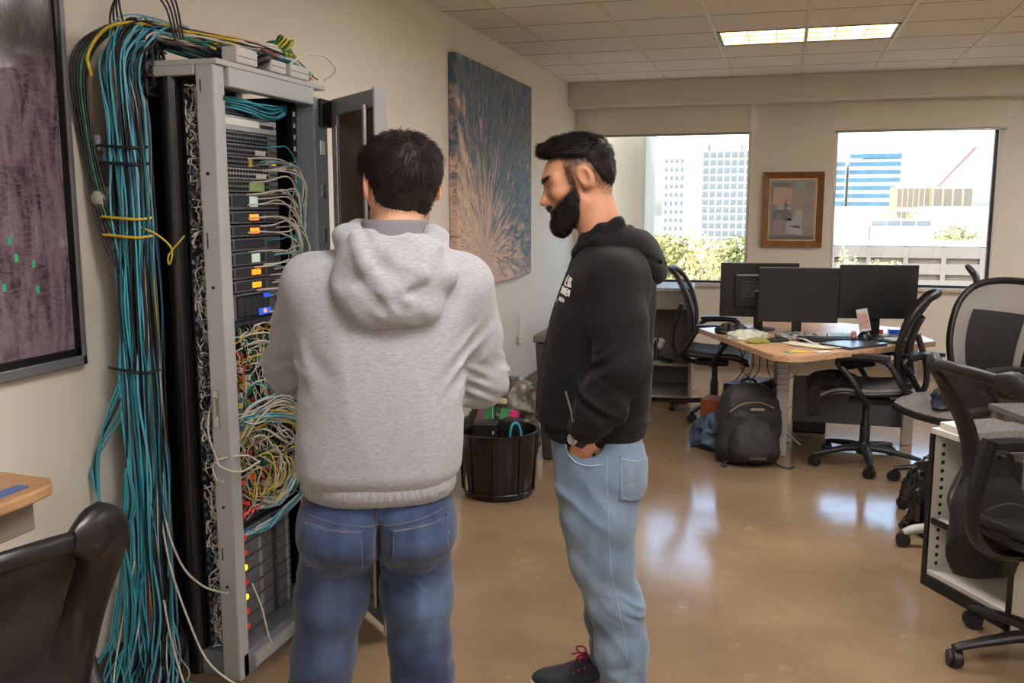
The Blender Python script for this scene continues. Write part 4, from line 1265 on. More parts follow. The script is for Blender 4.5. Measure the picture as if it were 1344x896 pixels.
# ------------------------------------------------------------------ office chairs
M_plast = mat('chair_black_plastic', (22, 21, 22), .42, var=.15, scale=30, bump=.0004, bscale=200)
M_rubber = mat('chair_soft_black', (30, 29, 30), .5, var=.15, scale=24, bump=.0006, bscale=160)
M_cast = mat('caster_black', (18, 18, 19), .4)
M_meshd = meshmat('chair_mesh_black', (34, 33, 34), .88, 500)
M_meshg = meshmat('chair_mesh_grey', (128, 126, 124), .82, 500)
M_pad = mat('chair_pad_charcoal', (40, 39, 40), .8, var=.2, scale=60, bump=.001, bscale=260)
M_padg = mat('chair_pad_grey', (118, 114, 110), .85, var=.2, scale=70, bump=.001, bscale=260)

def back_pt(u, v, W, lean=.20, top=.60, zb=.52):
    """u across -1..1, v up 0..1; x<0 is behind the sitter"""
    w = W * (.80 + .28 * math.sin(min(1, v * 1.15) * math.pi * .62) - .10 * max(0, v - .8) / .2)
    x = -.235 - lean * v * v * .55 + .05 * math.sin(v * math.pi) - .01 + .055 * u * u
    return Vector((x, u * w, zb + v * top))
def chair(label, loc, rz, mesh=None, seatm=None, frame=None, W=.235, top=.55, fr=.022, arms=True, group='office chairs', hook=False, lumbar=True, wide=1.0, lean=.20, side=0.0, pad=-.022):
    mesh = mesh or M_meshd; seatm = seatm or M_pad; frame = frame or M_rubber
    t = thing('office_chair', label, 'office chair', loc, rz, group)
    # five-star base
    hub = obj('base_hub', MB().lathe([(.045, .07), (.05, .09), (.045, .125), (.03, .15)], 18), M_plast, t, smooth=50)
    for k in range(5):
        a = 2 * math.pi * k / 5 + .5
        c, s_ = math.cos(a), math.sin(a)
        P = [(c * r, s_ * r, z) for r, z in ((.03, .108), (.12, .106), (.24, .088), (.325, .072))]
        obj('base_leg', MB().tube(P, [.030, .026, .021, .016], 8, up=(0, 0, 1), sx=1.1, sy=.75), M_plast, t, smooth=60)
        cx, cy = c * .315, s_ * .315
        ca = obj('caster', MB().lathe([(.009, .045), (.009, .078)], 8, (cx, cy, 0)), M_cast, t)
        Rm = Matrix.Rotation(a + .7 * k, 3, 'Z') @ Matrix.Rotation(R(90), 3, 'X')
        for d in (-1, 1):
            off = Matrix.Rotation(a + .7 * k, 3, 'Z') @ Vector((-.012, d * .014, 0))
            obj('wheel', MB().lathe([(.012, -.010), (.027, -.009), (.029, 0), (.027, .009), (.012, .010)], 16, (cx + off.x, cy + off.y, .029), Rm), M_cast, ca, smooth=40)
        obj('caster_hood', MB().lathe([(.031, -.012), (.0335, 0), (.031, .012)], 14, (cx, cy, .034), Rm), M_cast, ca, smooth=40)
    obj('gas_column', MB().lathe([(.030, .12), (.030, .26), (.022, .27), (.022, .40)], 16), M_plast, t, smooth=50)
    obj('mechanism', MB().box((-.14, -.07, .385), (.10, .07, .435)), M_plast, t, bevel=.015)
    # seat: saddle with a falling front edge
    def seat(u, v):
        x = -.22 + .46 * u; y = (v - .5) * .48 * (1 - .12 * (1 - u)) 
        z = .475 - .055 * max(0, (u - .72) / .28) ** 2 + .025 * (abs(2 * v - 1) ** 2.4) + .012 * (1 - u) - .018 * math.sin(u * math.pi)
        return (x, y, z)
    obj('seat', MB().sheet(seat, 14, 12, .035), seatm, t, smooth=60)
    obj('seat_rim', MB().tube([Vector(seat(*p)) - Vector((0, 0, .014)) for p in [(i / 8, 0) for i in range(9)] + [(1, i / 6) for i in range(1, 7)] + [(1 - i / 8, 1) for i in range(1, 9)] + [(0, 1 - i / 6) for i in range(1, 6)]], .016, 8, closed=True), frame, t, smooth=60)
    # back: thick frame loop, mesh sheet, lumbar pad and spine
    loop = [(u, 0) for u in (-.7, 0, .7)] + [(1, v) for v in (.08, .25, .45, .65, .82)] + [(.88, .95), (.5, 1), (0, 1.01), (-.5, 1), (-.88, .95)] + [(-1, v) for v in (.82, .65, .45, .25, .08)]
    pts = [back_pt(u, v, W, lean, top) for u, v in loop]
    pts = spline(pts + [pts[0]], 72)[:-1]
    obj('back_frame', MB().tube(pts, fr, 10, closed=True, up=(1, 0, 0), sx=1.0 * wide, sy=.7), frame, t, smooth=60)
    obj('back_mesh', MB().sheet(lambda u, v: back_pt((2 * u - 1) * (.97 if .06 < v < .94 else .85), .01 + v * .98, W, lean, top), 14, 18), mesh, t, smooth=80)
    if side:
        for s_ in (-1, 1):
            obj('side_frame', MB().tube(spline([back_pt(s_ * q[0], q[1], W, lean, top) for q in ((.62, 1.0), (.90, .97), (1.0, .85), (1.0, .55), (1.0, .3), (.98, .05))], 20), [side * .35, side * .6, side * .85] + [side] * 16 + [side * .8], 12, up=(1, 0, 0), sx=wide, sy=.6), frame, t, smooth=60)
    if lumbar:
        obj('lumbar_pad', MB().sheet(lambda u, v: back_pt((2 * u - 1) * .62, .12 + .62 * v, W, lean, top) + Vector((pad, 0, 0)), 10, 12, .012), M_pad, t, smooth=60)
    sp = [(-.10, 0, .40), (-.24, 0, .42), (-.315, 0, .50), (-.315, 0, .64), tuple(back_pt(0, .55, W, lean, top) + Vector((-.03, 0, 0)))]
    obj('back_spine', MB().tube(spline(sp, 16), .026, 8, up=(0, 1, 0), sx=.7, sy=1.3), M_plast, t, smooth=60)
    if arms:
        for s_ in (-1, 1):
            y = s_ * .275
            L_ = [(-.24, s_ * .20, .50), (-.20, y * .98, .54), (-.12, y, .67), (-.02, y, .695), (.12, y, .69), (.155, y, .66), (.10, y, .60), (.03, y * .99, .50), (-.02, s_ * .22, .415)]
            a_ = obj('armrest', MB().tube(spline(L_, 30), .017, 8, up=(0, 1, 0), sx=1.0, sy=1.1), frame, t, smooth=60)
            obj('arm_pad', MB().sheet(lambda u, v: (-.13 + .27 * u, y + (v - .5) * .075 * (1 - .3 * (2 * u - 1) ** 4), .712 - .008 * (2 * u - 1) ** 2), 10, 5, .022), M_rubber, a_, smooth=60)
    if hook:
        b = back_pt(-.9, .97, W, lean, top)
        obj('coat_hook', MB().tube(spline([b, b + Vector((-.015, -.02, .03)), b + Vector((-.03, -.055, .055)), b + Vector((-.01, -.09, .10))], 10), [.018, .018, .018, .019, .02, .02, .02, .02, .018, .012], 8), frame, t, smooth=60)
    return t
chair('black mesh office chair drawn up to the cluttered desk, seen from its side', (.52, 5.86, 0), R(172), M_meshd, M_padg, M_plast, W=.225, top=.54, fr=.024)
chair('grey mesh office chair with a charcoal back pad behind the side-on chair', (.98, 5.52, 0), R(218), M_meshg, M_padg, M_plast, W=.25, top=.62, hook=True, pad=.014)
chair('black mesh office chair in the right foreground with a heavy curved frame', (.92, 3.37, 0), R(26), M_meshd, M_pad, M_rubber, W=.235, top=.52, fr=.020, side=.042, lumbar=False, lean=.3)
chair('office chair at the right edge showing only an armrest loop', (1.60, 5.48, 0), R(150), M_meshg, M_padg, M_plast)
chair('black office chair with a bowed back between grey cabinet and desk', (-.46, 6.98, 0), R(1), M_meshd, M_pad, M_plast, W=.215, top=.58, lumbar=False)
chair('black mesh office chair in the left foreground with a broad shiny frame', (-1.593, 1.273, 0), R(158), mat('chair_mesh_dense', (26, 25, 26), .7, col2=(66, 63, 58), scale=7, bump=.0015, bscale=300), M_pad, mat('chair_glossy_black', (25, 24, 25), .32, var=.1, scale=20), W=.235, top=.47, fr=.017, side=.052, wide=1.1, lumbar=False, lean=.34)  # pale mottling in the mesh colour stands for reflected light patches

# ------------------------------------------------------------------ desk with monitors
M_top = mat('desk_laminate', (206, 168, 132), .35, col2=(186, 146, 112), scale=6, stretch=(1, 4, 1))
M_edge = mat('desk_edge_ply', (196, 158, 122), .5, col2=(160, 122, 92), scale=30, stretch=(1, 1, 4))
poly = [(-.53, 6.32), (-.075, 5.36), (-.03, 5.29), (.05, 5.255), (.13, 5.28), (.74, 5.92), (.92, 6.12), (.80, 6.75), (.15, 7.0)]
t = thing('desk', 'angled wood laminate desk cluttered with monitors and papers', 'desk', (.25, 6.2, 0))
lp = [(x - .25, y - 6.2) for x, y in poly]
obj('desk_top', MB().prism(lp, .735, .742), M_top, t)
obj('desk_edge', MB().prism(lp, .708, .735), M_edge, t)
for (x, y) in ((-.22, -.25), (.58, .25), (-.25, .45)):
    l = obj('leg', MB().box((x - .035, y - .035, .0), (x + .035, y + .035, .708)), mat('leg_pale_grey', (196, 192, 186), .4), t, bevel=.006)
    for q in range(6):
        obj('leg_groove', MB().box((x - .0365, y - .0365, .42 + q * .035), (x + .0365, y + .0365, .424 + q * .035)), M_face, l)
obj('modesty_panel', MB().box((-.15, .30, .10), (.55, .32, .42)), mat('panel_blue_grey', (112, 114, 124), .6), t)
obj('support_arm', MB().tube(spline([(.05, -.55, .70), (.10, -.50, .69), (.30, -.35, .68), (.50, -.15, .70)], 10), .022, 8), M_blk, t, smooth=60)
obj('bracket', MB().prism([(.09, -.62), (.30, -.40), (.14, -.34)], .62, .705), M_blk, t)

M_scr = mat('screen_off', (17, 17, 19), .32, spec=.5)
M_bez = mat('bezel_black', (13, 13, 14), .35)
def monitor(label, c, rz, w, h, zc, back=False):
    t = thing('monitor', label, 'monitor', (c[0], c[1], .742), rz, 'monitors on the desk')
    z0 = zc - .742
    obj('housing', MB().box((-w / 2, -.005, z0 - h / 2), (w / 2, .022, z0 + h / 2)), M_bez, t, bevel=.004)
    obj('rear_bulge', MB().box((-w * .32, .02, z0 - h * .33), (w * .32, .05, z0 + h * .30)), M_bez, t, bevel=.012)
    obj('screen', MB().box((-w / 2 + .012, -.007, z0 - h / 2 + .018), (w / 2 - .012, -.004, z0 + h / 2 - .012)), M_scr, t)
    obj('stand', MB().box((-.03, .03, .008), (.03, .055, z0)), M_bez, t, bevel=.006)
    obj('stand_foot', MB().lathe([(.115, 0), (.115, .006), (.05, .014), (.03, .02)], 28, (0, .03, 0)), M_bez, t, smooth=40)
    for k in range(7):
        obj('vent', MB().box((-w * .22, .049, z0 - h * .12 + k * .016), (w * .22, .052, z0 - h * .12 + k * .016 + .006)), M_face_d, t)
    return t
monitor('black monitor facing the room at the left of the front pair', (.100, 6.05), R(4), .485, .345, 1.010)
monitor('black monitor at the right of the front pair, behind a phone', (.575, 6.13), R(10), .47, .335, 1.035)
monitor('black monitor turned away so its vented rear shows', (-.150, 6.42), R(186), .51, .365, 1.005)

def slab(name, label, cat, x, y, z, dx, dy, dz, rz, m, bevel=.004):
    return tag(obj(name, MB().box((-dx / 2, -dy / 2, 0), (dx / 2, dy / 2, dz)), m, None, (x, y, z), (0, 0, rz), bevel=bevel), label, cat)
ZD = .742
t = thing('laptop', 'closed dark laptop at the front edge of the desk', 'laptop', (.42, 5.77, ZD), R(48))
obj('base', MB().box((-.165, -.115, 0), (.165, .115, .009)), mat('laptop_grey', (92, 94, 100), .35, metal=.4), t, bevel=.004)
obj('lid', MB().box((-.165, -.115, .010), (.165, .115, .017)), mat('laptop_lid', (74, 76, 84), .3, metal=.4), t, bevel=.003)
t = thing('keyboard', 'black keyboard lying in front of the monitors', 'keyboard', (.30, 5.93, ZD), R(12))
obj('base', MB().box((-.20, -.065, 0), (.20, .065, .018)), M_bez, t, bevel=.006)
kme = to_mesh(MB().box((-.0065, -.0065, 0), (.0065, .0065, .007)), 'key', bevel=.0015, seg=1)
for i in range(22):
    for j in range(6):
        obj('key', kme, M_plast, t, (-.187 + i * .0178, -.05 + j * .0195, .017))
t = thing('computer_mouse', 'black mouse right of the keyboard', 'mouse', (.56, 5.93, ZD), R(30))
sculpt('shell', lambda P: smax(ell(P, (0, 0, .004), (.052, .031, .030)), -P[2] + .001, .003), axis((-.06, .06, .005)), axis((-.04, .04, .005)), axis((-.004, .04, .004)), M_bez, t)
obj('scroll_wheel', MB().lathe([(.007, -.003), (.007, .003)], 10, (.026, 0, .029), Matrix.Rotation(R(90), 3, 'X')), M_face, t)
# phone on its dock
t = thing('phone_dock', 'black phone dock in front of the right monitor', 'phone stand', (.50, 5.99, ZD), R(10))
obj('base', MB().lathe([(.045, 0), (.048, .02), (.035, .045), (.02, .06)], 20), M_bez, t, smooth=40)
obj('upright', MB().cbox((.01, .012, .10), (.03, .012, .12), Matrix.Rotation(R(-12), 3, 'X')), M_bez, t, bevel=.003)
t = thing('mobile_phone', 'phone with a reddish screen propped upright on its dock', 'phone', (.485, 5.965, ZD + .062), R(8))
Rm = Matrix.Rotation(R(-14), 3, 'X') @ Matrix.Rotation(R(-10), 3, 'Y')
obj('case', MB().cbox((0, 0, .07), (.068, .008, .14), Rm), mat('phone_clear_case', (150, 146, 146), .25), t, bevel=.003)
obj('screen', MB().cbox((0, -.0045, .065), (.056, .002, .095), Rm), mat('phone_screen_red', (158, 92, 78), .25, col2=(120, 70, 64), scale=40), t)
def crumple(name, label, cat, x, y, z, dx, dy, dz, rz, m, seed, amp=.5):
    def fn(P):
        d = ell(P, (0, 0, dz * .3), (dx / 2, dy / 2, dz * .7))
        d = d - amp * dz * (ridge(P[0] / dx * 5, P[1] / dy * 5, P[2] / dz * 2, seed) - .5)
        return smax(d, -P[2] + .0005, .002)
    h = max(.004, dx / 40)
    V, F = nets(fn, axis((-dx * .62, dx * .62, h)), axis((-dy * .62, dy * .62, h)), axis((-.004, dz * 1.5, h * .8)))
    return tag(obj(name, np_mesh(name, V, F), m, None, (x, y, z), (0, 0, rz)), label, cat)
M_pbag = mat('plastic_bag_pale', (206, 206, 196), .3, col2=(176, 178, 160), scale=18)
crumple('plastic_bag', 'crumpled pale plastic bag on the left of the desk', 'bag', -.20, 5.90, ZD, .26, .14, .05, R(30), M_pbag, 1)
crumple('cloth', 'olive yellow cloth scrap beside the crumpled bag', 'cloth', -.13, 5.72, ZD, .14, .07, .03, R(20), mat('cloth_olive', (150, 144, 70), .8, var=.3, scale=20), 2)
crumple('cable_heap', 'dark heap of cables at the left desk corner', 'cables', -.30, 6.10, ZD, .20, .11, .06, R(10), M_blk, 3)
slab('document_box', 'flat black box at the left of the monitor stands', 'box', -.02, 5.80, ZD, .14, .05, .022, R(24), M_blk)
for i in range(5):
    slab('paper_sheet', 'loose sheet in the fan of papers before the left monitor', 'paper', .10 + .022 * i, 5.74 - .025 * i, ZD + .002 * i, .10, .24, .0015, R(30 + 8 * i), mat('paper_ivory', (216, 212, 190), .8), .0)['group'] = 'fanned papers'
tag(obj('ribbon_cable', MB().tube(spline([(.05, 5.90, .75), (.13, 5.83, .765), (.20, 5.72, .752), (.28, 5.62, .75), (.44, 5.66, .75)], 24), .007, 6, up=(0, 0, 1), sx=1.6, sy=.35), CC['white'], smooth=60), 'flat white cable curling across the front of the desk', 'cable')
slab('sticky_pad', 'yellow and teal pad near the desk front edge', 'pad', .10, 5.42, ZD, .11, .05, .006, R(20), mat('pad_yellow', (204, 176, 62), .7))
slab('sticky_pad', 'small teal card under the yellow pad', 'card', .075, 5.405, ZD, .10, .05, .003, R(32), mat('card_teal', (72, 128, 120), .7))
slab('card', 'white card at the front edge of the desk', 'card', .24, 5.47, ZD, .10, .045, .004, R(46), M_label)
slab('notebook', 'dark green notebook right of the phone dock', 'notebook', .64, 6.02, ZD, .20, .13, .016, R(60), mat('notebook_green', (40, 72, 58), .6))
slab('paper_stack', 'white papers on the notebook pile at the right', 'paper', .70, 5.98, ZD + .017, .16, .10, .012, R(35), M_label)
slab('game_box', 'bright blue box glinting beneath the right monitor', 'box', .70, 6.16, ZD + .03, .10, .05, .03, R(10), mat('box_blue', (40, 86, 200), .2))
slab('red_box', 'small red block left of the blue box', 'box', .61, 6.19, ZD, .025, .025, .05, R(10), cc['red'])
slab('tray', 'grey tray under the blue box beneath the right monitor', 'tray', .70, 6.16, ZD, .22, .12, .026, R(12), mat('tray_grey', (120, 124, 128), .5))
slab('tissue', 'pale blue tissue packet behind the keyboard', 'packet', .36, 6.04, ZD, .16, .06, .035, R(8), mat('tissue_blue', (176, 206, 210), .6))
slab('figurine', 'small pink figurine at the foot of the phone dock', 'ornament', .435, 5.985, ZD, .03, .03, .06, R(10), mat('figurine_pink', (190, 120, 112), .5), .01)
crumple('cable_heap', 'tangle of pale cables beneath the left front monitor', 'cables', .10, 5.99, ZD, .26, .10, .04, R(5), mat('cable_mix', (150, 150, 146), .5, col2=(40, 40, 42), scale=40), 2)

# ------------------------------------------------------------------ things under and around the desk
def backpack(x, y, rz):
    t = thing('backpack', 'black backpack with zips and dangling straps standing on the floor', 'backpack', (x, y, 0), rz)
    M_bp = mat('backpack_nylon', (30, 28, 28), .7, col2=(42, 39, 38), scale=30, bump=.0016, bscale=60)
    def bodyf(P):
        X, Y, Z = P
        d = loft(P, [(.004, 0, .01, .165, .095), (.05, 0, .0, .185, .115), (.2, 0, .0, .188, .118), (.34, 0, .005, .178, .108), (.43, 0, .015, .14, .085), (.475, 0, .02, .085, .05), (.485, 0, .02, .05, .03)], 3)
        d = smax(d, 0 * Z - 1, .01)
        return d - .012 * (ridge(X * 9, Y * 9, Z * 9, 2) - .5) - .006 * (vn(X * 30, Y * 30, Z * 30, 1) - .5)
    sculpt('main_bag', bodyf, axis((-.22, .22, .008)), axis((-.16, .16, .008)), axis((-.01, .51, .008)), M_bp, t)
    def pock(P):
        X, Y, Z = P
        d = loft(P, [(.03, .015, -.10, .125, .055), (.06, .015, -.105, .14, .075), (.18, .015, -.105, .135, .075), (.26, .015, -.095, .10, .05), (.29, .015, -.085, .06, .03)], 3)
        return d - .010 * (ridge(X * 14, Y * 10, Z * 12, 1) - .5)
    sculpt('front_pocket', pock, axis((-.16, .18, .007)), axis((-.20, -.02, .007)), axis((.02, .31, .007)), M_bp, t)
    obj('pocket_panel', MB().sheet(lambda u, v: (.03 + (u - .5) * .10, -.186 + .03 * v * v, .06 + .16 * v), 6, 6, .012), mat('backpack_brown', (58, 50, 44), .7), t, smooth=60)
    obj('zip', MB().tube(spline([(-.13, -.105, .335), (-.06, -.118, .385), (.04, -.118, .395), (.13, -.105, .36)], 20), .0045, 6), mat('zip_tan', (126, 112, 86), .5), t, smooth=60)
    obj('logo_patch', MB().box((-.01, -.119, .345), (.07, -.112, .360)), mat('patch_grey', (140, 136, 130), .5), t)
    obj('grab_handle', MB().tube(spline([(-.05, .04, .47), (-.03, .045, .505), (.03, .045, .505), (.05, .04, .47)], 12), .008, 6), M_bp, t, smooth=60)
    for s_ in (-1, 1):
        obj('shoulder_strap', MB().tube(spline([(s_ * .07, .06, .45), (s_ * .11, .14, .38), (s_ * .13, .16, .22), (s_ * .15, .11, .05)], 16), .022, 8, up=(0, 1, 0), sx=1.2, sy=.4), M_bp, t, smooth=60)
        obj('loose_strap', MB().tube(spline([(s_ * .13, -.09, .03), (s_ * .17, -.13, .012), (s_ * .19 + .03, -.16, .006), (s_ * .20 + .05, -.13, .006)], 12), .010, 6, up=(0, 0, 1), sx=1.2, sy=.3), M_bp, t, smooth=60)
        obj('side_buckle', MB().box((s_ * .18 - .012, -.05, .22), (s_ * .18 + .012, -.02, .25)), M_face_d, t, bevel=.004)
    return t
backpack(-.165, 5.73, R(12))
crumple('duffel_bag', 'black bag with pale blue lining slumped behind the backpack', 'bag', -.36, 6.05, 0, .34, .28, .20, R(20), mat('duffel_black', (26, 27, 32), .55, col2=(70, 92, 120), scale=14), 3, .35)
t = thing('computer_tower', 'black computer tower under the left end of the desk', 'computer', (-.19, 6.42, 0), R(-25))
obj('case', MB().box((-.09, -.2, 0), (.09, .2, .38)), M_bez, t, bevel=.006)
obj('front_panel', MB().box((-.085, -.208, .02), (.085, -.198, .36)), M_plast, t, bevel=.003)
obj('drive_slot', MB().box((-.07, -.21, .29), (.07, -.206, .33)), M_face, t)
slab('orange_box', 'dull orange box under the desk beside the computer tower', 'box', -.42, 6.55, 0, .16, .2, .22, R(-10), mat('box_orange', (150, 74, 40), .6))
slab('storage_case', 'dark case hanging cables under the desk', 'case', .22, 6.74, 0, .22, .3, .34, R(0), M_plast, .01)
for k in range(10):
    a = rnd.uniform(-.3, .1)
    c = rnd.choice(['black', 'black', 'grey', 'white'])
    cable(c, [(a, 6.25 + rnd.uniform(-.1, .2), .70), (a + rnd.uniform(-.08, .08), 6.25, .50), (a + rnd.uniform(-.12, .12), 6.3, .32), (a + rnd.uniform(-.1, .1), 6.25, .12), (a + rnd.uniform(-.2, .2), 6.2, .01)], .004, c + ' power cable hanging down under the left end of the desk', c + ' cables under the desk')
# jacket bundle on the side-on chair's seat front, and dark stuff between the chairs
crumple('jacket', 'black padded jacket rolled over the front of the side-on chair seat', 'jacket', .325, 5.80, .475, .22, .30, .10, R(80), mat('jacket_black', (26, 26, 29), .8, var=.2, scale=20), 2, .3)
def jacket_skirt():
    t = tag(obj('jacket_sleeve', MB().sheet(lambda u, v: (.215 - .02 * math.sin(v * 3), 5.70 + u * .20, .50 - .17 * v - .02 * math.sin(u * 9)), 12, 8, .04), MATS['jacket_black'], smooth=70), 'black jacket sleeve hanging off the front of the side-on chair', 'jacket')
jacket_skirt()
crumple('jacket', 'dark jacket dropped over the grey chair seat', 'jacket', .98, 5.44, .475, .34, .22, .12, R(30), mat('jacket_navy', (22, 25, 32), .6, col2=(60, 66, 76), scale=12), 1, .5)
crumple('plastic_sack', 'black plastic sack on the floor behind the white shelf unit', 'bag', .78, 4.72, 0, .30, .26, .34, R(0), mat('sack_black', (16, 16, 17), .25), 1, .3)

# bag slung from the foreground chair
t = thing('shoulder_bag', 'black bag slung from the right foreground chair in front of the shelf unit', 'bag', (.735, 3.50, .27), R(30))
def slung(P):
    X, Y, Z = P
    d = loft(P, [(.0, 0, 0, .10, .05), (.05, 0, 0, .135, .075), (.18, 0, 0, .14, .08), (.28, 0, 0, .12, .065), (.34, 0, 0, .08, .035)], 2.6)
    return d - .020 * (ridge(X * 9, Y * 9, Z * 10, 1) - .5)
sculpt('bag_body', slung, axis((-.18, .18, .008)), axis((-.13, .13, .008)), axis((-.02, .37, .008)), mat('bag_black', (20, 20, 22), .6, var=.3, scale=20), t)
obj('strap', MB().tube(spline([(-.09, 0, .30), (-.06, 0, .40), (.02, -.02, .44), (.08, 0, .40), (.09, 0, .30)], 18), .012, 6, up=(0, 1, 0), sx=.5, sy=1.4), MATS['bag_black'], t, smooth=60)
obj('zip', MB().tube(spline([(-.09, -.075, .25), (0, -.085, .275), (.09, -.075, .25)], 12), .004, 6), M_face, t, smooth=60)
# white low shelf unit with a black edge and rows of peg holes
dirx = Vector((.524, -.852, 0))
rzs = math.atan2(-.852, .524)
t = thing('shelf_unit', 'low white open shelf unit with black edging and peg holes at right', 'shelf unit', (.61, 4.01, 0), rzs)
M_wl = mat('shelf_white_laminate', (216, 212, 204), .4, var=.04, scale=10)
W_, D_, H_ = .47, .40, .645
for nm, a, b_ in (('side_panel', (0, .006, .0), (.018, D_, H_)), ('side_panel', (W_ - .018, .006, 0), (W_, D_, H_)), ('bottom_panel', (.018, .006, .05), (W_ - .018, D_, .068)), ('top_panel', (0, .0, H_), (W_, D_, H_ + .022)), ('shelf_board', (.018, .02, .27), (W_ - .018, D_, .288)), ('back_panel', (.0, D_ - .008, .05), (W_, D_, H_))):
    obj(nm, MB().box(a, b_), M_wl, t)
for nm, a, b_ in (('edge_strip', (-.002, -.004, 0), (.02, .006, H_)), ('edge_strip', (0, -.004, .0), (W_, .006, .05)), ('edge_strip', (W_ - .02, -.004, 0), (W_, .006, H_)), ('edge_strip', (.018, .012, .266), (W_ - .018, .02, .290))):
    obj(nm, MB().box(a, b_), M_blk, t)
hm = to_mesh(MB().lathe([(.008, 0), (.008, .002)], 12), 'peg_hole')
for k in range(15):
    o = obj('peg_hole', hm, M_port, t, (.018, .05, .09 + k * .036), (0, R(90), 0))
    if k % 2 == 0:
        obj('peg_hole', hm, M_port, t, (.018, .33, .09 + k * .036), (0, R(90), 0))
slab('white_tray', 'white tray on top of the low shelf unit', 'tray', .80, 3.98, .667, .20, .26, .03, rzs, M_wl)
crumple('plush', 'cream soft bundle lying on the white unit shelf', 'bundle', .80, 3.99, .289, .14, .12, .10, rzs, mat('plush_cream', (190, 178, 152), .9, var=.2, scale=30), 2, .3)
slab('carton', 'tan patterned carton standing behind the right foreground chair', 'carton', 1.34, 4.10, 0, .34, .30, .66, R(20), mat('carton_tan', (170, 138, 96), .8, col2=(120, 96, 76), scale=12))
t = thing('desk', 'white side table behind the low shelf unit at right', 'table', (1.50, 4.68, 0), R(20))
obj('table_top', MB().box((-.45, -.30, .60), (.45, .30, .625)), M_wl, t)
for x in (-.42, .42):
    for y in (-.27, .27):
        obj('leg', MB().box((x - .02, y - .02, 0), (x + .02, y + .02, .60)), M_wl, t)
# grey caster foot of another chair base peeping out by the shelf unit
for (x, y, lab) in ((.585, 4.44, 'grey footed caster beside the shelf unit, the nearer one'), (.65, 5.02, 'black caster beside the shelf unit, the farther one')):
    t = thing('caster_foot', lab, 'caster', (x, y, 0))
    obj('wheel', MB().lathe([(.014, -.02), (.032, -.018), (.034, 0), (.032, .018), (.014, .02)], 16, (0, 0, .034), Matrix.Rotation(R(90), 3, 'X')), M_cast, t, smooth=40)
    obj('leg', MB().tube(spline([(0, 0, .066), (.06, .01, .088), (.18, .03, .10), (.34, .05, .105)], 10), [.018, .02, .022, .022, .022, .022, .022, .022, .022, .022], 8), M_face_l if y < 4.5 else M_plast, t, smooth=60)

# grey open cabinet by the first window
M_cab = mat('cabinet_grey', (146, 140, 132), .5, var=.05, scale=5)
t = thing('cabinet', 'open grey cabinet standing below the first window', 'cabinet', (-.98, 7.55, 0), R(4))
for nm, a, b_ in (('top_panel', (-.30, -.30, .90), (.30, .30, .925)), ('side_panel', (.275, -.30, 0), (.30, .30, .90)), ('side_panel', (-.30, -.30, 0), (-.275, .30, .90)), ('back_panel', (-.275, .28, .05), (.275, .30, .90)), ('bottom_panel', (-.275, -.28, .05), (.275, .28, .07)), ('shelf_board', (-.275, -.24, .30), (.275, .28, .318)), ('upper_fascia', (-.275, -.295, .76), (.275, -.275, .90))):
    obj(nm, MB().box(a, b_), M_cab, t, bevel=.002, seg=1)
obj('metal_strip', MB().box((-.29, -.303, .905), (.30, -.297, .93)), M_chrome, t)
t = thing('desk_lamp', 'small white headed lamp and leads lying in the grey cabinet', 'lamp', (-.94, 7.42, .318), 0)
obj('head', MB().lathe([(.02, .10), (.05, .13), (.055, .17), (.03, .19)], 16), M_label, t, smooth=40)
obj('stem', MB().tube([(0, 0, 0), (0, 0, .11)], .012, 8), M_chrome, t)
obj('base', MB().lathe([(.06, 0), (.06, .012), (.02, .02)], 18), M_chrome, t, smooth=40)
for k in range(5):
    cable('black', [(-1.06 + .03 * k, 7.40, .325), (-1.02 + .02 * k, 7.36, .44 + .02 * k), (-.95, 7.36, .40), (-.86 - .01 * k, 7.36, .325 + .01 * k), (-.80, 7.42, .325)], .005, 'black lead looping out of the grey cabinet shelf', 'leads in the grey cabinet')

# ------------------------------------------------------------------ bins and bags by the left wall
M_bin = mat('basket_black_plastic', (24, 22, 20), .25, var=.2, scale=14)
t = thing('basket', 'large round black plastic basket full of odds and ends', 'basket', (-1.455, 4.70, 0))
def wallring(r0, r1, z0, z1, th=.007, n=40):
    return MB().lathe([(r0, z0), (r1, z1), (r1 - th, z1), (r0 - th, z0)], n, cap=False)
b = MB()
pf = [(.185, 0), (.192, .02), (.215, .345), (.224, .350), (.224, .362), (.208, .362), (.205, .345), (.182, .02), (.02, .018)]
b.lathe(pf, 44, cap=True)
obj('tub', b, M_bin, t, smooth=40)
for k in range(9):
    a = 2 * math.pi * k / 9
    obj('rib', MB().tube([(.196 * math.cos(a), .196 * math.sin(a), .03), (.216 * math.cos(a), .216 * math.sin(a), .34)], .008, 6), M_bin, t, smooth=60)
for z, r in ((.035, .196),):
    obj('hoop', MB().tube([(r * math.cos(2 * math.pi * k / 40), r * math.sin(2 * math.pi * k / 40), z) for k in range(40)], .006, 6, closed=True), M_bin, t, smooth=60)
for a in (R(-100), R(-60)):
    obj('handle_hole', MB().lathe([(.022, -.004), (.022, .003)], 16, (.2145 * math.cos(a), .2145 * math.sin(a), .29), Matrix.Rotation(a, 3, 'Z') @ Matrix.Rotation(R(90), 3, 'Y')), M_blk, t)
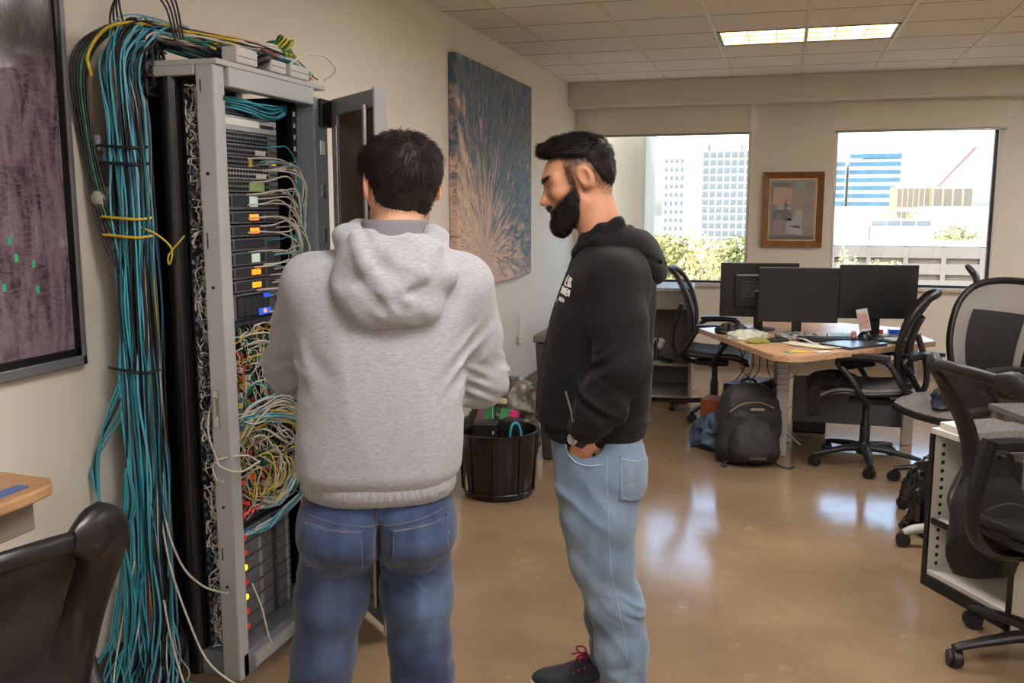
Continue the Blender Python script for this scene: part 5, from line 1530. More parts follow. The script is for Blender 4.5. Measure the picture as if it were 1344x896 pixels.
for (dx, dy, dz, sx, sy, sz, rz_, m, lab, nm) in ((-.07, -.02, .05, .15, .08, .38, .3, M_blk, 'black box with a white oval label standing in the basket', 'box'), (.07, .0, .05, .11, .10, .40, -.2, M_plast, 'black boot shaped case leaning in the basket', 'case'), (-.12, .07, .05, .10, .06, .34, .6, mat('box_clear', (150, 150, 148), .3), 'pale clear box at the back of the basket', 'box'), (-.10, -.10, .05, .10, .08, .27, .1, mat('item_cream', (204, 186, 146), .6, var=.2, scale=30), 'cream crumpled item near the front of the basket', 'packing')):
    slab(nm, lab, 'box', -1.455 + dx, 4.70 + dy, dz - .03, sx, sy, sz, rz_, m, .012)
tag(obj('label_sticker', MB().lathe([(.022, 0), (.022, .002)], 20, (-1.49, 4.655, .345), Matrix.Rotation(R(90 + 0), 3, 'X') @ Matrix.Scale(.7, 3, (0, 1, 0))), M_label), 'white oval sticker on the black box in the basket', 'sticker')
tag(obj('cable_coil', MB().tube(spline([(-1.36, 4.60, .30), (-1.355, 4.585, .38), (-1.34, 4.60, .42), (-1.315, 4.62, .40), (-1.30, 4.62, .30)], 16), .007, 6), CC['turquoise'], smooth=60), 'turquoise lead arching over the basket rim', 'cable')
# plastic sack full of colourful packaging behind the basket
t = thing('sack', 'dark shiny sack with green and pink packaging behind the basket', 'bag', (-1.60, 5.28, 0))
def sackf(P):
    X, Y, Z = P
    d = loft(P, [(.0, 0, 0, .16, .15), (.10, 0, 0, .19, .17), (.28, 0, 0, .18, .16), (.42, .02, 0, .15, .13), (.50, .03, 0, .10, .09), (.525, .03, 0, .05, .05)], 2.2)
    return d - .055 * (ridge(X * 9, Y * 9, Z * 8 + X * 5, 2) - .5) - .02 * (ridge(X * 22, Y * 22, Z * 18, 1) - .5)
sculpt('sack_body', sackf, axis((-.24, .24, .009)), axis((-.22, .22, .009)), axis((-.01, .56, .009)), mat('sack_shiny', (38, 36, 34), .3, col2=(112, 104, 90), scale=12), t)
for (dx, dz, sx, sz, c, nm) in ((-.10, .36, .05, .13, (120, 60, 84), 'pink_packet'), (-.04, .38, .05, .14, (44, 120, 76), 'green_packet'), (.05, .30, .05, .13, (60, 140, 90), 'green_packet'), (.10, .31, .04, .10, (196, 40, 116), 'pink_packet'), (-.13, .30, .04, .09, (150, 96, 110), 'pink_packet'), (.0, .42, .10, .03, (190, 176, 150), 'foil_packet')):
    obj(nm, MB().cbox((dx, -.165, dz), (sx * 1.25, .05, sz * 1.2), Matrix.Rotation(R(-18), 3, 'X') @ Matrix.Rotation(dx * 2.5, 3, 'Y')), mat('packet_%d_%d_%d' % c, c, .3, var=.3, scale=25), t, bevel=.008)
obj('sack_knot', MB().tube(spline([(.03, 0, .50), (.05, -.05, .53), (.02, -.08, .50), (-.04, -.06, .51)], 12), .02, 8), MATS['sack_shiny'], t, smooth=60)
t = thing('waste_bin', 'tall dark grey bin standing behind the person in black', 'bin', (-1.26, 5.55, 0))
obj('body', MB().add([(-.13, -.15, 0), (.13, -.15, 0), (.13, .15, 0), (-.13, .15, 0), (-.17, -.19, .74), (.17, -.19, .74), (.17, .19, .74), (-.17, .19, .74)], [(0, 3, 2, 1), (4, 5, 6, 7), (0, 1, 5, 4), (1, 2, 6, 5), (2, 3, 7, 6), (3, 0, 4, 7)]), mat('bin_grey', (58, 56, 50), .5, var=.1, scale=8), t, bevel=.015)
obj('lid', MB().box((-.18, -.20, .74), (.18, .20, .79)), mat('bin_lid', (92, 86, 76), .5), t, bevel=.012)
obj('pedal', MB().box((-.04, -.17, .01), (.04, -.145, .03)), M_blk, t, bevel=.004)
t = thing('wall_cord', 'white cord end hanging on the wall above the sack', 'cord', (XL + .001, 7.32, .48))
obj('cord', MB().tube(spline([(.02, 0, .20), (.015, .005, .12), (.02, -.005, .05), (.03, 0, .0)], 14), .008, 6), CC['white'], t, smooth=60)
obj('plug', MB().box((.005, -.03, -.05), (.04, .03, .02)), CC['white'], t, bevel=.01)
tag(obj('tote', MB().prism([(-.10, .30), (.04, .36), (.10, .52), (.085, .54), (.03, .42), (-.10, .40)], -.03, .03, 1), mat('tote_brown', (46, 38, 32), .6), None, (-1.62, 4.60, .02), bevel=.012), 'dark brown handle of a bag poking out left of the basket', 'bag')

# ------------------------------------------------------------------ left desk
t = thing('standing_desk', 'wood topped desk raised high at the left wall', 'desk', (-1.83, 1.0, 0))
DT = .95
obj('desk_top', MB().prism([(-.26, -1.0), (.27, -.98), (.295, .55), (.285, .62), (.25, .655), (-.26, .69)], DT - .028, DT), mat('desk_oak', (186, 146, 104), .45, col2=(162, 122, 84), scale=5, stretch=(6, 1, 1)), t, bevel=.006)
obj('apron', MB().box((-.24, -.9, DT - .105), (.25, .60, DT - .028)), mat('apron_grey', (132, 120, 106), .5), t, bevel=.004)
obj('leg', MB().box((-.02, .50, .04), (.05, .57, DT - .105)), mat('desk_leg_grey', (150, 144, 134), .5), t, bevel=.005)
obj('leg', MB().box((-.02, -.85, .04), (.05, -.78, DT - .105)), MATS['desk_leg_grey'], t, bevel=.005)
obj('foot', MB().box((-.24, .49, 0), (.26, .58, .04)), MATS['desk_leg_grey'], t, bevel=.008)
obj('foot', MB().box((-.24, -.86, 0), (.26, -.77, .04)), MATS['desk_leg_grey'], t, bevel=.008)
tag(obj('ruler', MB().cbox((0, 0, .002), (.032, .62, .004), rotz3(R(2))), mat('ruler_blue', (74, 96, 150), .4), None, (-1.575, 1.27, DT), bevel=.001), 'blue strip lying along the edge of the high desk', 'ruler')
t = thing('dock_station', 'black device hung under the high desk at left', 'device', (-1.60, 1.40, DT - .235))
obj('body', MB().box((-.10, -.07, 0), (.05, .07, .07)), M_bez, t, bevel=.006)
obj('hanger', MB().box((-.06, -.05, .07), (.0, .05, .132)), MATS['desk_leg_grey'], t)
obj('trim', MB().box((.048, -.06, .055), (.053, .06, .066)), M_chrome, t)
# ------------------------------------------------------------------ people
M_skin = tintmat('skin', .5, bump=.0004, bscale=500, sss=.12, var=.05, vscale=90)
M_hair = mat('dark_brown_hair', (38, 27, 22), .55, var=.35, scale=60, spec=.3)
M_hair2 = mat('black_hair', (30, 23, 20), .55, var=.35, scale=60, spec=.3)
M_denim_d = tintmat('dark_denim', .8, bump=.0006, bscale=420, sheen=.2, var=.16, vscale=120, stretch=(3, 3, .6))
M_denim_l = tintmat('light_denim', .8, bump=.0006, bscale=420, sheen=.2, var=.12, vscale=120, stretch=(3, 3, .6))
M_heather = mat('heather_grey_fleece', (162, 165, 170), .9, col2=(146, 148, 153), scale=120, stretch=(.6, .6, 3), bump=.0008, bscale=420, sheen=.25)
M_rib = mat('heather_grey_rib', (160, 163, 168), .9, col2=(144, 146, 151), scale=110, stretch=(3, 3, .3), bump=.0012, bscale=260, sheen=.2)
M_black = mat('black_fleece', (17, 17, 19), .9, col2=(13, 13, 15), scale=140, bump=.0008, bscale=380, sheen=.05, spec=.3)
M_tee = mat('charcoal_tee', (118, 116, 120), .9, var=.12, scale=160)
M_eye = mat('eyeball', (226, 220, 214), .15)
M_iris = mat('iris_dark', (30, 20, 16), .1)
M_thread = mat('tan_thread', (112, 96, 92), .8)
M_bthread = mat('pale_blue_thread', (150, 165, 180), .8)
M_pink = mat('magenta_lace', (176, 30, 92), .6)
M_rubber_w = mat('shoe_rubber_cream', (228, 220, 204), .6, var=.06, scale=40)
M_shoe = mat('shoe_black_print', (28, 30, 36), .75, col2=(48, 50, 58), scale=70)

def head_field(Pc):
    """head in its own axes: f forward, s side, z up; origin between the ears"""
    f, s, z = Pc
    A = np.abs(s)
    Q = (f, A, z)
    d = ell(Pc, (.010, 0, .026), (.098, .0755, .074))
    d = smin(d, ell(Pc, (-.012, 0, .018), (.076, .074, .078)), .03)
    d = smin(d, ell(Pc, (.048, 0, -.03), (.064, .060, .082)), .03)
    d = smin(d, cone(Q, (.012, .050, -.068), (.086, .014, -.106), .020, .019), .03)
    d = smin(d, ell(Pc, (.090, 0, -.108), (.020, .024, .020)), .02)
    d = smin(d, ell(Q, (.070, .043, -.020), (.030, .022, .022)), .02)
    d = smin(d, cone(Q, (.098, .012, .024), (.080, .052, .022), .013, .013), .02)
    d = smin(d, ell(Pc, (.090, 0, -.070), (.026, .033, .032)), .02)
    d = smax(d, -ell(Q, (.117, .034, .003), (.018, .019, .012)), .014)
    d = smin(d, cone(Pc, (.101, 0, .008), (.125, 0, -.034), .0075, .0105), .008)
    d = smin(d, ell(Pc, (.127, 0, -.038), (.0125, .0105, .0095)), .006)
    d = smin(d, ell(Q, (.114, .0125, -.042), (.012, .0075, .0085)), .008)
    d = smin(d, ell(Pc, (.108, 0, -.066), (.013, .023, .0065)), .006)
    d = smin(d, ell(Pc, (.104, 0, -.082), (.013, .021, .0075)), .006)
    d = smax(d, -ell(Pc, (.121, 0, -.0742), (.013, .022, .0024)), .004)
    # eyelids over the eyeball
    lid = ell(Q, (.0868, .033, .0035), (.0135, .0165, .0130))
    d = smin(d, smax(lid, -ell(Q, (.104, .034, .0015), (.014, .0125, .0045)), .002), .004)
    d = smax(d, -ell(Q, (.1045, .034, .0015), (.010, .0120, .0042)), .002)
    # ears
    ear = ell(Q, (-.006, .086, 0), (.022, .0095, .035), ((.94, .26, .22), (-.26, .965, .0), (-.22, -.05, .97)))
    ear = smax(ear, -ell(Q, (.000, .096, .002), (.0125, .0125, .021)), .006)
    ear = smin(ear, ell(Q, (.000, .077, -.027), (.009, .006, .009)), .008)
    return smin(d, ear, .010)

def head_axes(yaw, pitch):
    """columns f,s,z in the person's frame; yaw turns f from +u towards +v"""
    f = np.array([math.cos(yaw) * math.cos(pitch), math.sin(yaw) * math.cos(pitch), -math.sin(pitch)])
    s = np.array([-math.sin(yaw), math.cos(yaw), 0.0])
    return f, s, np.cross(f, s)
def to_head(P, o, ax):
    X, Y, Z = P[0] - o[0], P[1] - o[1], P[2] - o[2]
    return tuple(a[0] * X + a[1] * Y + a[2] * Z for a in ax)
def from_head(p, o, ax):
    return np.asarray(o) + p[0] * ax[0] + p[1] * ax[1] + p[2] * ax[2]

def hand_field(P, wrist, d, palm_n, scale=1.0, curl=.5, side=1):
    """palm and five bent fingers; d = pointing direction, palm_n = palm normal"""
    d = np.array(d, float); d /= np.linalg.norm(d)
    n = np.array(palm_n, float); n -= d * (n @ d); n /= np.linalg.norm(n)
    s = np.cross(d, n) * side
    w = np.array(wrist, float)
    L = lambda a, b, c: tuple(w + (d * a + s * b + n * c) * scale)
    f = cone(P, L(-.03, 0, 0), L(.03, 0, 0), .024, .026)
    for b in (-.026, -.009, .009, .026):
        f = smin(f, cone(P, L(.015, b * .6, 0), L(.085, b, 0), .014, .0115), .012)
    for b, ln in ((-.030, .062), (-.010, .074), (.010, .080), (.030, .070)):
        c1, c2 = math.cos(curl), math.sin(curl)
        k1 = L(.088, b, 0); k2 = L(.088 + ln * .5 * c1, b * 1.05, ln * .5 * c2)
        k3 = L(.088 + ln * .5 * c1 + ln * .5 * math.cos(2 * curl), b * 1.05, ln * .5 * c2 + ln * .5 * math.sin(2 * curl))
        f = smin(f, smin(cone(P, k1, k2, .0098, .009), cone(P, k2, k3, .009, .0072), .004), .006)
    f = smin(f, chain(P, [(L(.02, .026, .004), .013), (L(.055, .052, .014), .011), (L(.085, .058, .024), .0085)], .006), .010)
    return f

def jean_color(base, light, fades, seed):
    def fn(V):
        b, l = np.array(lin(base)), np.array(lin(light))
        w = np.zeros(len(V))
        for c, r, a in fades:
            w += a * np.exp(-(((V - np.array(c)) / np.array(r)) ** 2).sum(1))
        n = vn(V[:, 0] * 40, V[:, 1] * 40, V[:, 2] * 9, seed)
        n2 = vn(V[:, 0] * 14, V[:, 1] * 14, V[:, 2] * 60, seed + 1)
        n3 = vn(V[:, 0] * 9, V[:, 1] * 9, V[:, 2] * 16, seed + 2)
        w = np.clip(w * (.1 + .9 * n3) * (.6 + .8 * n) + .16 * (n - .5) + .10 * (n2 - .5) + .12 * (n3 - .5), -.2, 1)
        return np.clip(b + (l - b) * w[:, None], .003, 1)
    return fn

def patch(name, V, F, inside, off, m, parent, color=None, thick=True):
    """cloth panel lifted off a garment where inside(centres) holds"""
    cen = V[F].mean(1)
    keep = inside(cen)
    f = F[keep]
    if len(f) == 0:
        return None
    A, B, C = V[f[:, 0]], V[f[:, 1]], V[f[:, 2]]
    nr = np.cross(B - A, C - A)
    used, inv = np.unique(f, return_inverse=True)
    f2 = inv.reshape(f.shape)
    vn_ = np.zeros((len(used), 3))
    for q in range(4):
        np.add.at(vn_, f2[:, q], nr)
    vn_ /= np.maximum(np.linalg.norm(vn_, axis=1)[:, None], 1e-12)
    top = V[used] + vn_ * off
    bot = V[used] - vn_ * .002
    n = len(used)
    ed = {}
    for q in f2:
        for a, b in zip(q, np.roll(q, -1)):
            ed[(a, b)] = 1
    wall = [(a, b, b + n, a + n)[::-1] for (a, b) in ed if (b, a) not in ed]
    me = np_mesh(name, np.concatenate([top, bot]), f2, color(np.concatenate([top, bot])) if color else None)
    me2 = bpy.data.meshes.new(name)
    me2.from_pydata(np.concatenate([top, bot]).tolist(), [], f2.tolist() + wall)
    me2.polygons.foreach_set('use_smooth', np.ones(len(me2.polygons), bool))
    if color:
        at = me2.color_attributes.new('tint', 'FLOAT_COLOR', 'POINT')
        cc = color(np.concatenate([top, bot]))
        at.data.foreach_set('color', np.concatenate([cc, np.ones((len(cc), 1))], 1).astype(np.float32).ravel())
    bpy.data.meshes.remove(me)
    return obj(name, me2, m, parent)

def seam(name, fn, uz, m, parent, r=.0016, v0=-.5, dirv=(0, 1, 0), lift=.001):
    """stitch line laid on a garment along (u, z) points as seen from the -v side"""
    pts = []
    for (u, z) in spline([(a, 0, b) for a, b in uz], max(6, len(uz) * 6)) and [(p.x, p.z) for p in spline([(a, 0, b) for a, b in uz], max(6, len(uz) * 6))]:
        p = hit(fn, (u - dirv[0] * .5, v0 * 1.0, z - dirv[2] * .5), dirv, 1.1, 500)
        if p is not None:
            pts.append(tuple(p - np.array(dirv) * lift))
    if len(pts) > 2:
        return obj(name, MB().tube(pts, r, 5), m, parent, smooth=80)

def shoe(name, parent, heel, toe, z0=0.0, w=.047, M_up=None, M_sole=None, lace=None, h=.085):
    """low sneaker from heel to toe (u,v) on the floor"""
    hx, hy = heel; tx, ty = toe
    L = math.hypot(tx - hx, ty - hy)
    ang = math.atan2(ty - hy, tx - hx)
    o = bpy.data.objects.new(name, None)
    def up_field(P):
        d = ell(P, (L * .70, 0, .030), (L * .30, w * .98, .036))
        d = smin(d, ell(P, (L * .26, 0, .038), (L * .27, w * .80, .044)), .04)
        d = smin(d, cone(P, (L * .24, 0, .03), (L * .17, 0, h + .03), w * .86, w * .74), .03)
        d = smin(d, cone(P, (L * .66, 0, .040), (L * .30, 0, h), .026, .034), .03)
        d = smax(d, -(P[2] - .018), .004)
        return smax(d, P[2] - (h + .028) + .22 * np.clip(P[0] - L * .1, 0, 1), .008)
    def sole_field(P):
        c = w * (.86 + .14 * np.cos((P[0] / L - .68) * 5.0))
        x = P[0]
        d = ell((P[0], P[1], 0 * P[2]), (L * .5, 0, 0), (L * .515, w * 1.06, 1)) 
        d = np.maximum(d, -ell((P[0], P[1], 0 * P[2]), (L * .5, 0, 0), (L * .0, 1, 1))) if False else d
        return smax(d, np.abs(P[2] - .015) - .0145, .006)
    ups = sculpt(name, up_field, axis((-.02, L + .02, .005)), axis((-.07, .07, .005)), axis((.008, .16, .005)), M_up, parent, loc=(hx, hy, z0), rot=(0, 0, ang))
    sculpt('sole', sole_field, axis((-.03, L + .03, .005)), axis((-.07, .07, .005)), axis((-.004, .036, .004)), M_sole, ups)
    # rubber toe cap line and laces
    if lace:
        mb = MB()
        for i, x in enumerate((.60, .54, .48, .42)):
            zz = .070 + (.60 - x) * .14
            mb.tube(spline([(L * x, -.034, zz - .014), (L * (x - .01), -.012, zz + .006), (L * (x - .02), .012, zz + .006), (L * x, .034, zz - .014)], 12), .0035, 6)
        for sgn in (-1, 1):
            mb.tube(spline([(L * .38, 0, .112), (L * .42, sgn * .02, .132), (L * .50, sgn * .035, .122), (L * .46, sgn * .02, .110), (L * .38, 0, .112)], 16), .0032, 6)
            mb.tube(spline([(L * .38, 0, .112), (L * .46, sgn * .012, .116), (L * .55, sgn * .03, .100)], 10), .0028, 6)
        obj('laces', mb, lace, ups, smooth=80)
    bpy.data.objects.remove(o)
    return ups

# ================================================================== person in the grey hoodie (seen from behind)
def grey_person():
    OX, OY = -0.92, 2.0
    rz = math.atan2(.417, .909)
    ho = (.062, .045, 1.607)
    hax = head_axes(R(90 + 14), R(4))
    neckb = (.042, .02, 1.46)
    def body(P):
        d = head_field(to_head(P, ho, hax))
        nk = cone(P, tuple(from_head((-.018, 0, -.03), ho, hax)), neckb, .055, .062)
        d = smin(d, nk, .035)
        t = loft(P, [(.80, -.01, .0, .13, .085), (1.0, 0, .0, .13, .09), (1.25, .015, .01, .15, .10), (1.38, .03, .02, .14, .09), (1.45, .04, .02, .075, .06), (1.49, .042, .02, .05, .05)])
        d = smin(d, t, .03)
        for sh, el, wr, sg in (((-.15, .03, 1.37), (-.215, .165, 1.165), (-.085, .40, 1.13), -1), ((.205, .03, 1.37), (.252, .12, 1.125), (.135, .36, 1.075), 1)):
            d = smin(d, chain(P, [(sh, .048), (el, .036), (wr, .026)], .02), .02)
            dr = np.subtract(wr, el)
            d = smin(d, hand_field(P, wr, dr + np.array([-.02 * sg, 0, -.06]), (0, 0, -1), .95, .55, -sg), .015)
        for hp, kn, an in (((-.1, 0, .80), (-.153, .01, .45), (-.19, .03, .09)), ((.08, 0, .80), (.09, .01, .45), (.11, .03, .09))):
            d = smin(d, chain(P, [(hp, .062), (kn, .042), (an, .034)], .02), .03)
        return d
    def skin(V):
        b = np.array(lin((226, 172, 140)))
        c = np.tile(b, (len(V), 1))
        f, s, z = to_head(V.T, ho, hax)
        ear = np.clip((np.abs(s) - .074) / .008, 0, 1)
        c = c * (1 - ear[:, None] * np.array([.02, .16, .2]))
        hl = np.clip(1 - np.abs(z + .072 + .25 * f) / .03, 0, 1) * (f < .02)
        c = c * (1 - .45 * hl[:, None])
        return c
    ax = axis((-.36, -.06, .010), (-.06, .19, .004), (.19, .37, .010))
    ay = axis((-.17, -.07, .008), (-.07, .19, .004), (.19, .60, .007))
    az = axis((.05, .95, .02), (.95, 1.40, .008), (1.40, 1.76, .004))
    p = sculpt('person', body, ax, ay, az, M_skin, None, skin, loc=(OX, OY, 0), rot=(0, 0, rz))
    tag(p, 'person in a light grey hoodie and dark blue jeans seen from behind at the rack', 'person')
    # hair: short, dark, fuller on top
    def hairf(P):
        Q = to_head(P, ho, hax)
        f, s, z = Q
        d = ell(Q, (.010, 0, .026), (.098, .0755, .074))
        d = smin(d, ell(Q, (-.012, 0, .018), (.076, .074, .078)), .03)
        d = smin(d, ell(Q, (-.02, 0, -.03), (.06, .062, .06)), .03)
        th = np.clip(.0015 + .019 * np.clip((z + .035) / .10, 0, 1.05) ** 1.2, .001, .03)
        d = d - th - .004 * (vn(f * 70, s * 70, z * 40, 1) - .5)
        cut = -(z + .082 + .10 * np.abs(s) / .07 * .12 - .20 * np.clip(f + .03, 0, 1) * 3.0)
        cut = np.maximum(-(z + .078 - .9 * np.clip(f + .035, 0, .09) * 1.6), 0 * z - 1)
        d = smax(d, cut, .012)
        d = smax(d, -ell((f, np.abs(s), z), (.006, .092, -.014), (.038, .028, .052)), .01)
        d = smax(d, (f - .088 - .3 * (z - .06)), .01)
        return d
    Vh, Fh = nets(hairf, axis((-.06, .19, .004)), axis((-.08, .19, .004)), axis((1.48, 1.76, .004)))
    hr = obj('hair', np_mesh('hair', Vh, Fh), M_hair, p)
    hc = np.array(from_head((-.035, 0, .09), ho, hax))
    def flow(r):
        d = r - hc
        d = d + np.array([0, 0, -.01])
        sw = np.cross(d, np.array([0, 0, 1.0]))
        return d + sw * .35
    def leng(r):
        z = r[:, 2] - ho[2]
        return np.where(z > .07, .026, np.where(z > .0, .016, .008))
    o = obj('hair_strands', strands(Vh, Fh, lambda c: (c[:, 2] > 1.51) * 1.0, flow, leng, .0007, 7000, 3, .45, .25), M_hair, hr)
    # t-shirt collar
    sculpt('t_shirt', lambda P: np.maximum(loft(P, [(1.40, .035, .02, .13, .10), (1.46, .042, .022, .094, .092), (1.50, .044, .026, .084, .084), (1.53, .046, .032, .078, .080)]), -cone(P, (.042, .02, 1.40), (.05, .036, 1.60), .072, .066)),
           axis((-.12, .20, .006)), axis((-.13, .16, .006)), axis((1.39, 1.545, .005)), M_tee, p)
    # hoodie
    SL = [((-.148, .03, 1.375), (-.212, .16, 1.165), (-.085, .385, 1.135)), ((.203, .03, 1.372), (.250, .118, 1.125), (.137, .345, 1.078))]
    def hoodie(P):
        X, Y, Z = P
        d = loft(P, [(.905, -.004, .0, .176, .128), (.93, -.003, .0, .193, .142), (.97, 0, .0, .197, .146), (1.05, .006, .0, .196, .148), (1.15, .010, 0, .192, .145), (1.25, .014, .005, .198, .142), (1.33, .020, .012, .205, .134), (1.39, .027, .018, .190, .118), (1.44, .034, .022, .150, .098), (1.485, .040, .024, .098, .082), (1.51, .042, .026, .082, .075)], 2.4)
        wrinkle = 0
        for sh, el, wr in SL:
            a = chain(P, [(sh, .079), (tuple((np.array(sh) + el) / 2), .073), (el, .068), (tuple((np.array(el) * .4 + np.array(wr) * .6)), .058), (wr, .046)], .03)
            # bunched folds around the elbow
            e = np.exp(-(((X - el[0]) / .10) ** 2 + ((Y - el[1] + .03) / .13) ** 2 + ((Z - el[2] - .01) / .085) ** 2))
            a = a - e * .026 * (ridge(X * 7, Y * 7, Z * 30 + X * 16 * np.sign(sh[0]), 2) - .45)
            d = smin(d, a, .045)
        fold = .016 * (ridge(X * 9, Y * 5, Z * 2.4 + X * 3, 1) - .5) * np.clip((1.36 - Z) / .2, 0, 1)
        fold = fold + .007 * (vn(X * 5, Y * 5, Z * 8, 3) - .5)
        # drag lines running from the armpits
        for sx, el in ((-1, -.175), (1, .205)):
            e = np.exp(-(((X - el) / .07) ** 2 + ((Z - 1.19) / .11) ** 2))
            fold = fold + e * .015 * (ridge(X * 10, Y * 6, Z * 22 - sx * X * 20, 3) - .5)
        d = d - fold
        return np.maximum(d, -cone(P, (.042, .03, 1.44), (.05, .045, 1.66), .064, .070))
    AX, AY, AZ = axis((-.33, .37, .0065)), axis((-.20, .44, .0065)), axis((.855, 1.545, .0065))
    Vg, Fg = nets(hoodie, AX, AY, AZ)
    hd = obj('hoodie', np_mesh('hoodie', Vg, Fg), M_heather, p)
    # ribbed waistband
    def band(P):
        ang = np.arctan2(P[1], P[0] + .004)
        o = loft(P, [(.868, -.005, 0, .170, .124), (.878, -.005, 0, .178, .132), (.925, -.004, 0, .184, .137), (.94, -.004, 0, .178, .130)], 2.4) - .0012 * np.sin(ang * 130)
        return np.maximum(o, -loft(P, [(.85, -.005, 0, .152, .107), (.96, -.005, 0, .152, .107)]))
    sculpt('waistband', band, axis((-.20, .19, .005)), axis((-.15, .15, .006)), axis((.858, .95, .006)), M_rib, hd)
    # cuffs
    for sh, el, wr in SL:
        dr = np.subtract(wr, el); dr = dr / np.linalg.norm(dr)
        a = np.array(wr) - dr * .01
        obj('cuff', MB().tube([a, a + dr * .02, a + dr * .05, a + dr * .06], [.040, .046, .040, .034], 20), M_rib, hd, smooth=60)
    # hood lying on the back
    def hood(P):
        X, Y, Z = P
        # pouch: a wide U of cloth, thick at its lower rim
        cx = .036
        d = ell(P, (cx, -.100, 1.405), (.135, .062, .115))
        d = smin(d, ell(P, (cx + .002, -.118, 1.345), (.105, .050, .052)), .05)
        # rolls that climb around the neck
        d = smin(d, chain(P, [((cx - .092, -.075, 1.415), .034), ((cx - .090, -.020, 1.485), .034), ((cx - .074, .055, 1.492), .030), ((cx - .04, .10, 1.44), .026)], .03), .035)
        d = smin(d, chain(P, [((cx + .104, -.070, 1.410), .034), ((cx + .094, -.015, 1.475), .034), ((cx + .076, .055, 1.482), .030), ((cx + .04, .10, 1.44), .026)], .03), .035)
        # the mouth of the hood hangs open behind the neck
        d = smax(d, -ell(P, (cx + .006, -.045, 1.545), (.082, .108, .092)), .012)
        # sagging pleats converge low on the left of the middle
        for pts, r in ((((cx - .078, -.112, 1.492), (cx - .060, -.150, 1.430), (cx - .012, -.166, 1.376), (cx + .03, -.168, 1.356)), .017),
                       (((cx - .035, -.095, 1.478), (cx - .030, -.138, 1.420), (cx - .004, -.160, 1.392)), .015),
                       (((cx + .098, -.110, 1.462), (cx + .060, -.152, 1.410), (cx + .015, -.168, 1.378)), .017),
                       (((cx + .050, -.100, 1.468), (cx + .038, -.140, 1.432), (cx + .004, -.158, 1.402)), .009),
                       (((cx - .105, -.110, 1.440), (cx - .085, -.142, 1.375), (cx - .03, -.160, 1.325)), .009)):
            d = smin(d, chain(P, [(q, r) for q in pts], .01), .012)
        d = d - .010 * (vn(X * 16, Y * 16, Z * 20, 2) - .5) - .012 * (ridge(X * 12 + Z * 9, Y * 9, Z * 12 - X * 8, 0) - .5)
        return np.maximum(d, -cone(P, (.042, .03, 1.42), (.05, .045, 1.66), .064, .068))
    sculpt('hood', hood, axis((-.14, .22, .005)), axis((-.21, .16, .005)), axis((1.26, 1.54, .005)), M_heather, hd)
    # jeans
    LG = [((-.098, .005, .79), (-.128, .005, .60), (-.150, .012, .46), (-.165, .020, .36), (-.185, .03, .07)), ((.076, .005, .79), (.083, .005, .60), (.088, .012, .46), (.096, .020, .36), (.112, .03, .07))]
    LR = (.100, .078, .068, .062, .058)
    def jeans(P):
        X, Y, Z = P
        d = loft(P, [(.715, -.012, 0, .150, .09), (.75, -.012, -.005, .184, .122), (.80, -.012, -.004, .189, .128), (.86, -.01, 0, .178, .118), (.905, -.008, 0, .168, .110)], 2.5)
        d = smin(d, ell(P, (-.098, -.058, .785), (.088, .075, .078)), .04)
        d = smin(d, ell(P, (.078, -.058, .785), (.088, .075, .078)), .04)
        d = smax(d, -ell(P, (-.008, -.16, .74), (.012, .10, .10)), .03)
        legs = None
        for lg in LG:
            q = chain(P, list(zip(lg, LR)), .05)
            kn = lg[3]
            e = np.exp(-(((Z - .375) / .075) ** 2))
            q = q - e * .013 * (ridge(X * 8 + Y * 6, Y * 7, Z * 30 + X * 7, 1) - .45)
            e2 = np.exp(-(((Z - .12) / .07) ** 2))
            q = q - e2 * .012 * (ridge(X * 7, Y * 7, Z * 34, 2) - .4)
            legs = q if legs is None else np.minimum(legs, q)
        d = smin(d, legs, .025)
        d = d - .007 * (ridge(X * 7 + Z * 3, Y * 7, Z * 14 - X * 7, 3) - .5) * np.clip((.76 - Z) / .1, 0, 1)
        e3 = np.exp(-(((Z - .675) / .04) ** 2))
        d = d - e3 * .008 * (ridge(X * 6, Y * 8, Z * 30 + np.abs(X) * 22, 0) - .5)
        return np.maximum(d, .055 - Z)
    jc = jean_color((33, 53, 88), (106, 134, 172), [((.10, -.08, .59), (.055, .08, .075), .85), ((-.13, -.08, .62), (.045, .08, .12), .35), ((-.15, -.06, .50), (.05, .07, .08), .25), ((.075, -.13, .77), (.06, .06, .04), .22), ((-.095, -.13, .75), (.06, .06, .04), .18)], 1)
    Vj, Fj = nets(jeans, axis((-.27, .25, .006)), axis((-.17, .16, .006)), axis((.045, .92, .006)))
    jn = obj('jeans', np_mesh('jeans', Vj, Fj, jc(Vj)), M_denim_d, p)
    def pocket(cu, w, zt, zm, zb, tilt):
        def ins(c):
            u = (c[:, 0] - cu); zz = c[:, 2] - tilt * u
            k = np.clip(1 - np.abs(u) / w, 0, 1)
            return (np.abs(u) < w) & (zz < zt) & (zz > zm - (zm - zb) * k) & (c[:, 1] < -.03)
        return ins
    for cu, tl in ((-.112, -.10), (.088, .12)):
        patch('back_pocket', Vj, Fj, pocket(cu, .066, .828, .715, .690, tl), .0035, M_denim_d, jn, jc)
        w = .062
        P0 = [(cu - w, .824 - tl * w), (cu + w, .824 + tl * w)]
        seam('pocket_hem', jeans, P0, M_thread, jn, .0014, lift=.0035)
        seam('stitching', jeans, [(cu - w, .81 - tl * w), (cu - w * .98, .72 - tl * w), (cu, .694), (cu + w * .98, .72 + tl * w), (cu + w, .81 + tl * w)], M_thread, jn, .0008, lift=.004)
        seam('stitching', jeans, [(cu - w * .9, .752 - tl * w), (cu, .727), (cu + w * .9, .758 + tl * w)], M_thread, jn, .0008, lift=.004)
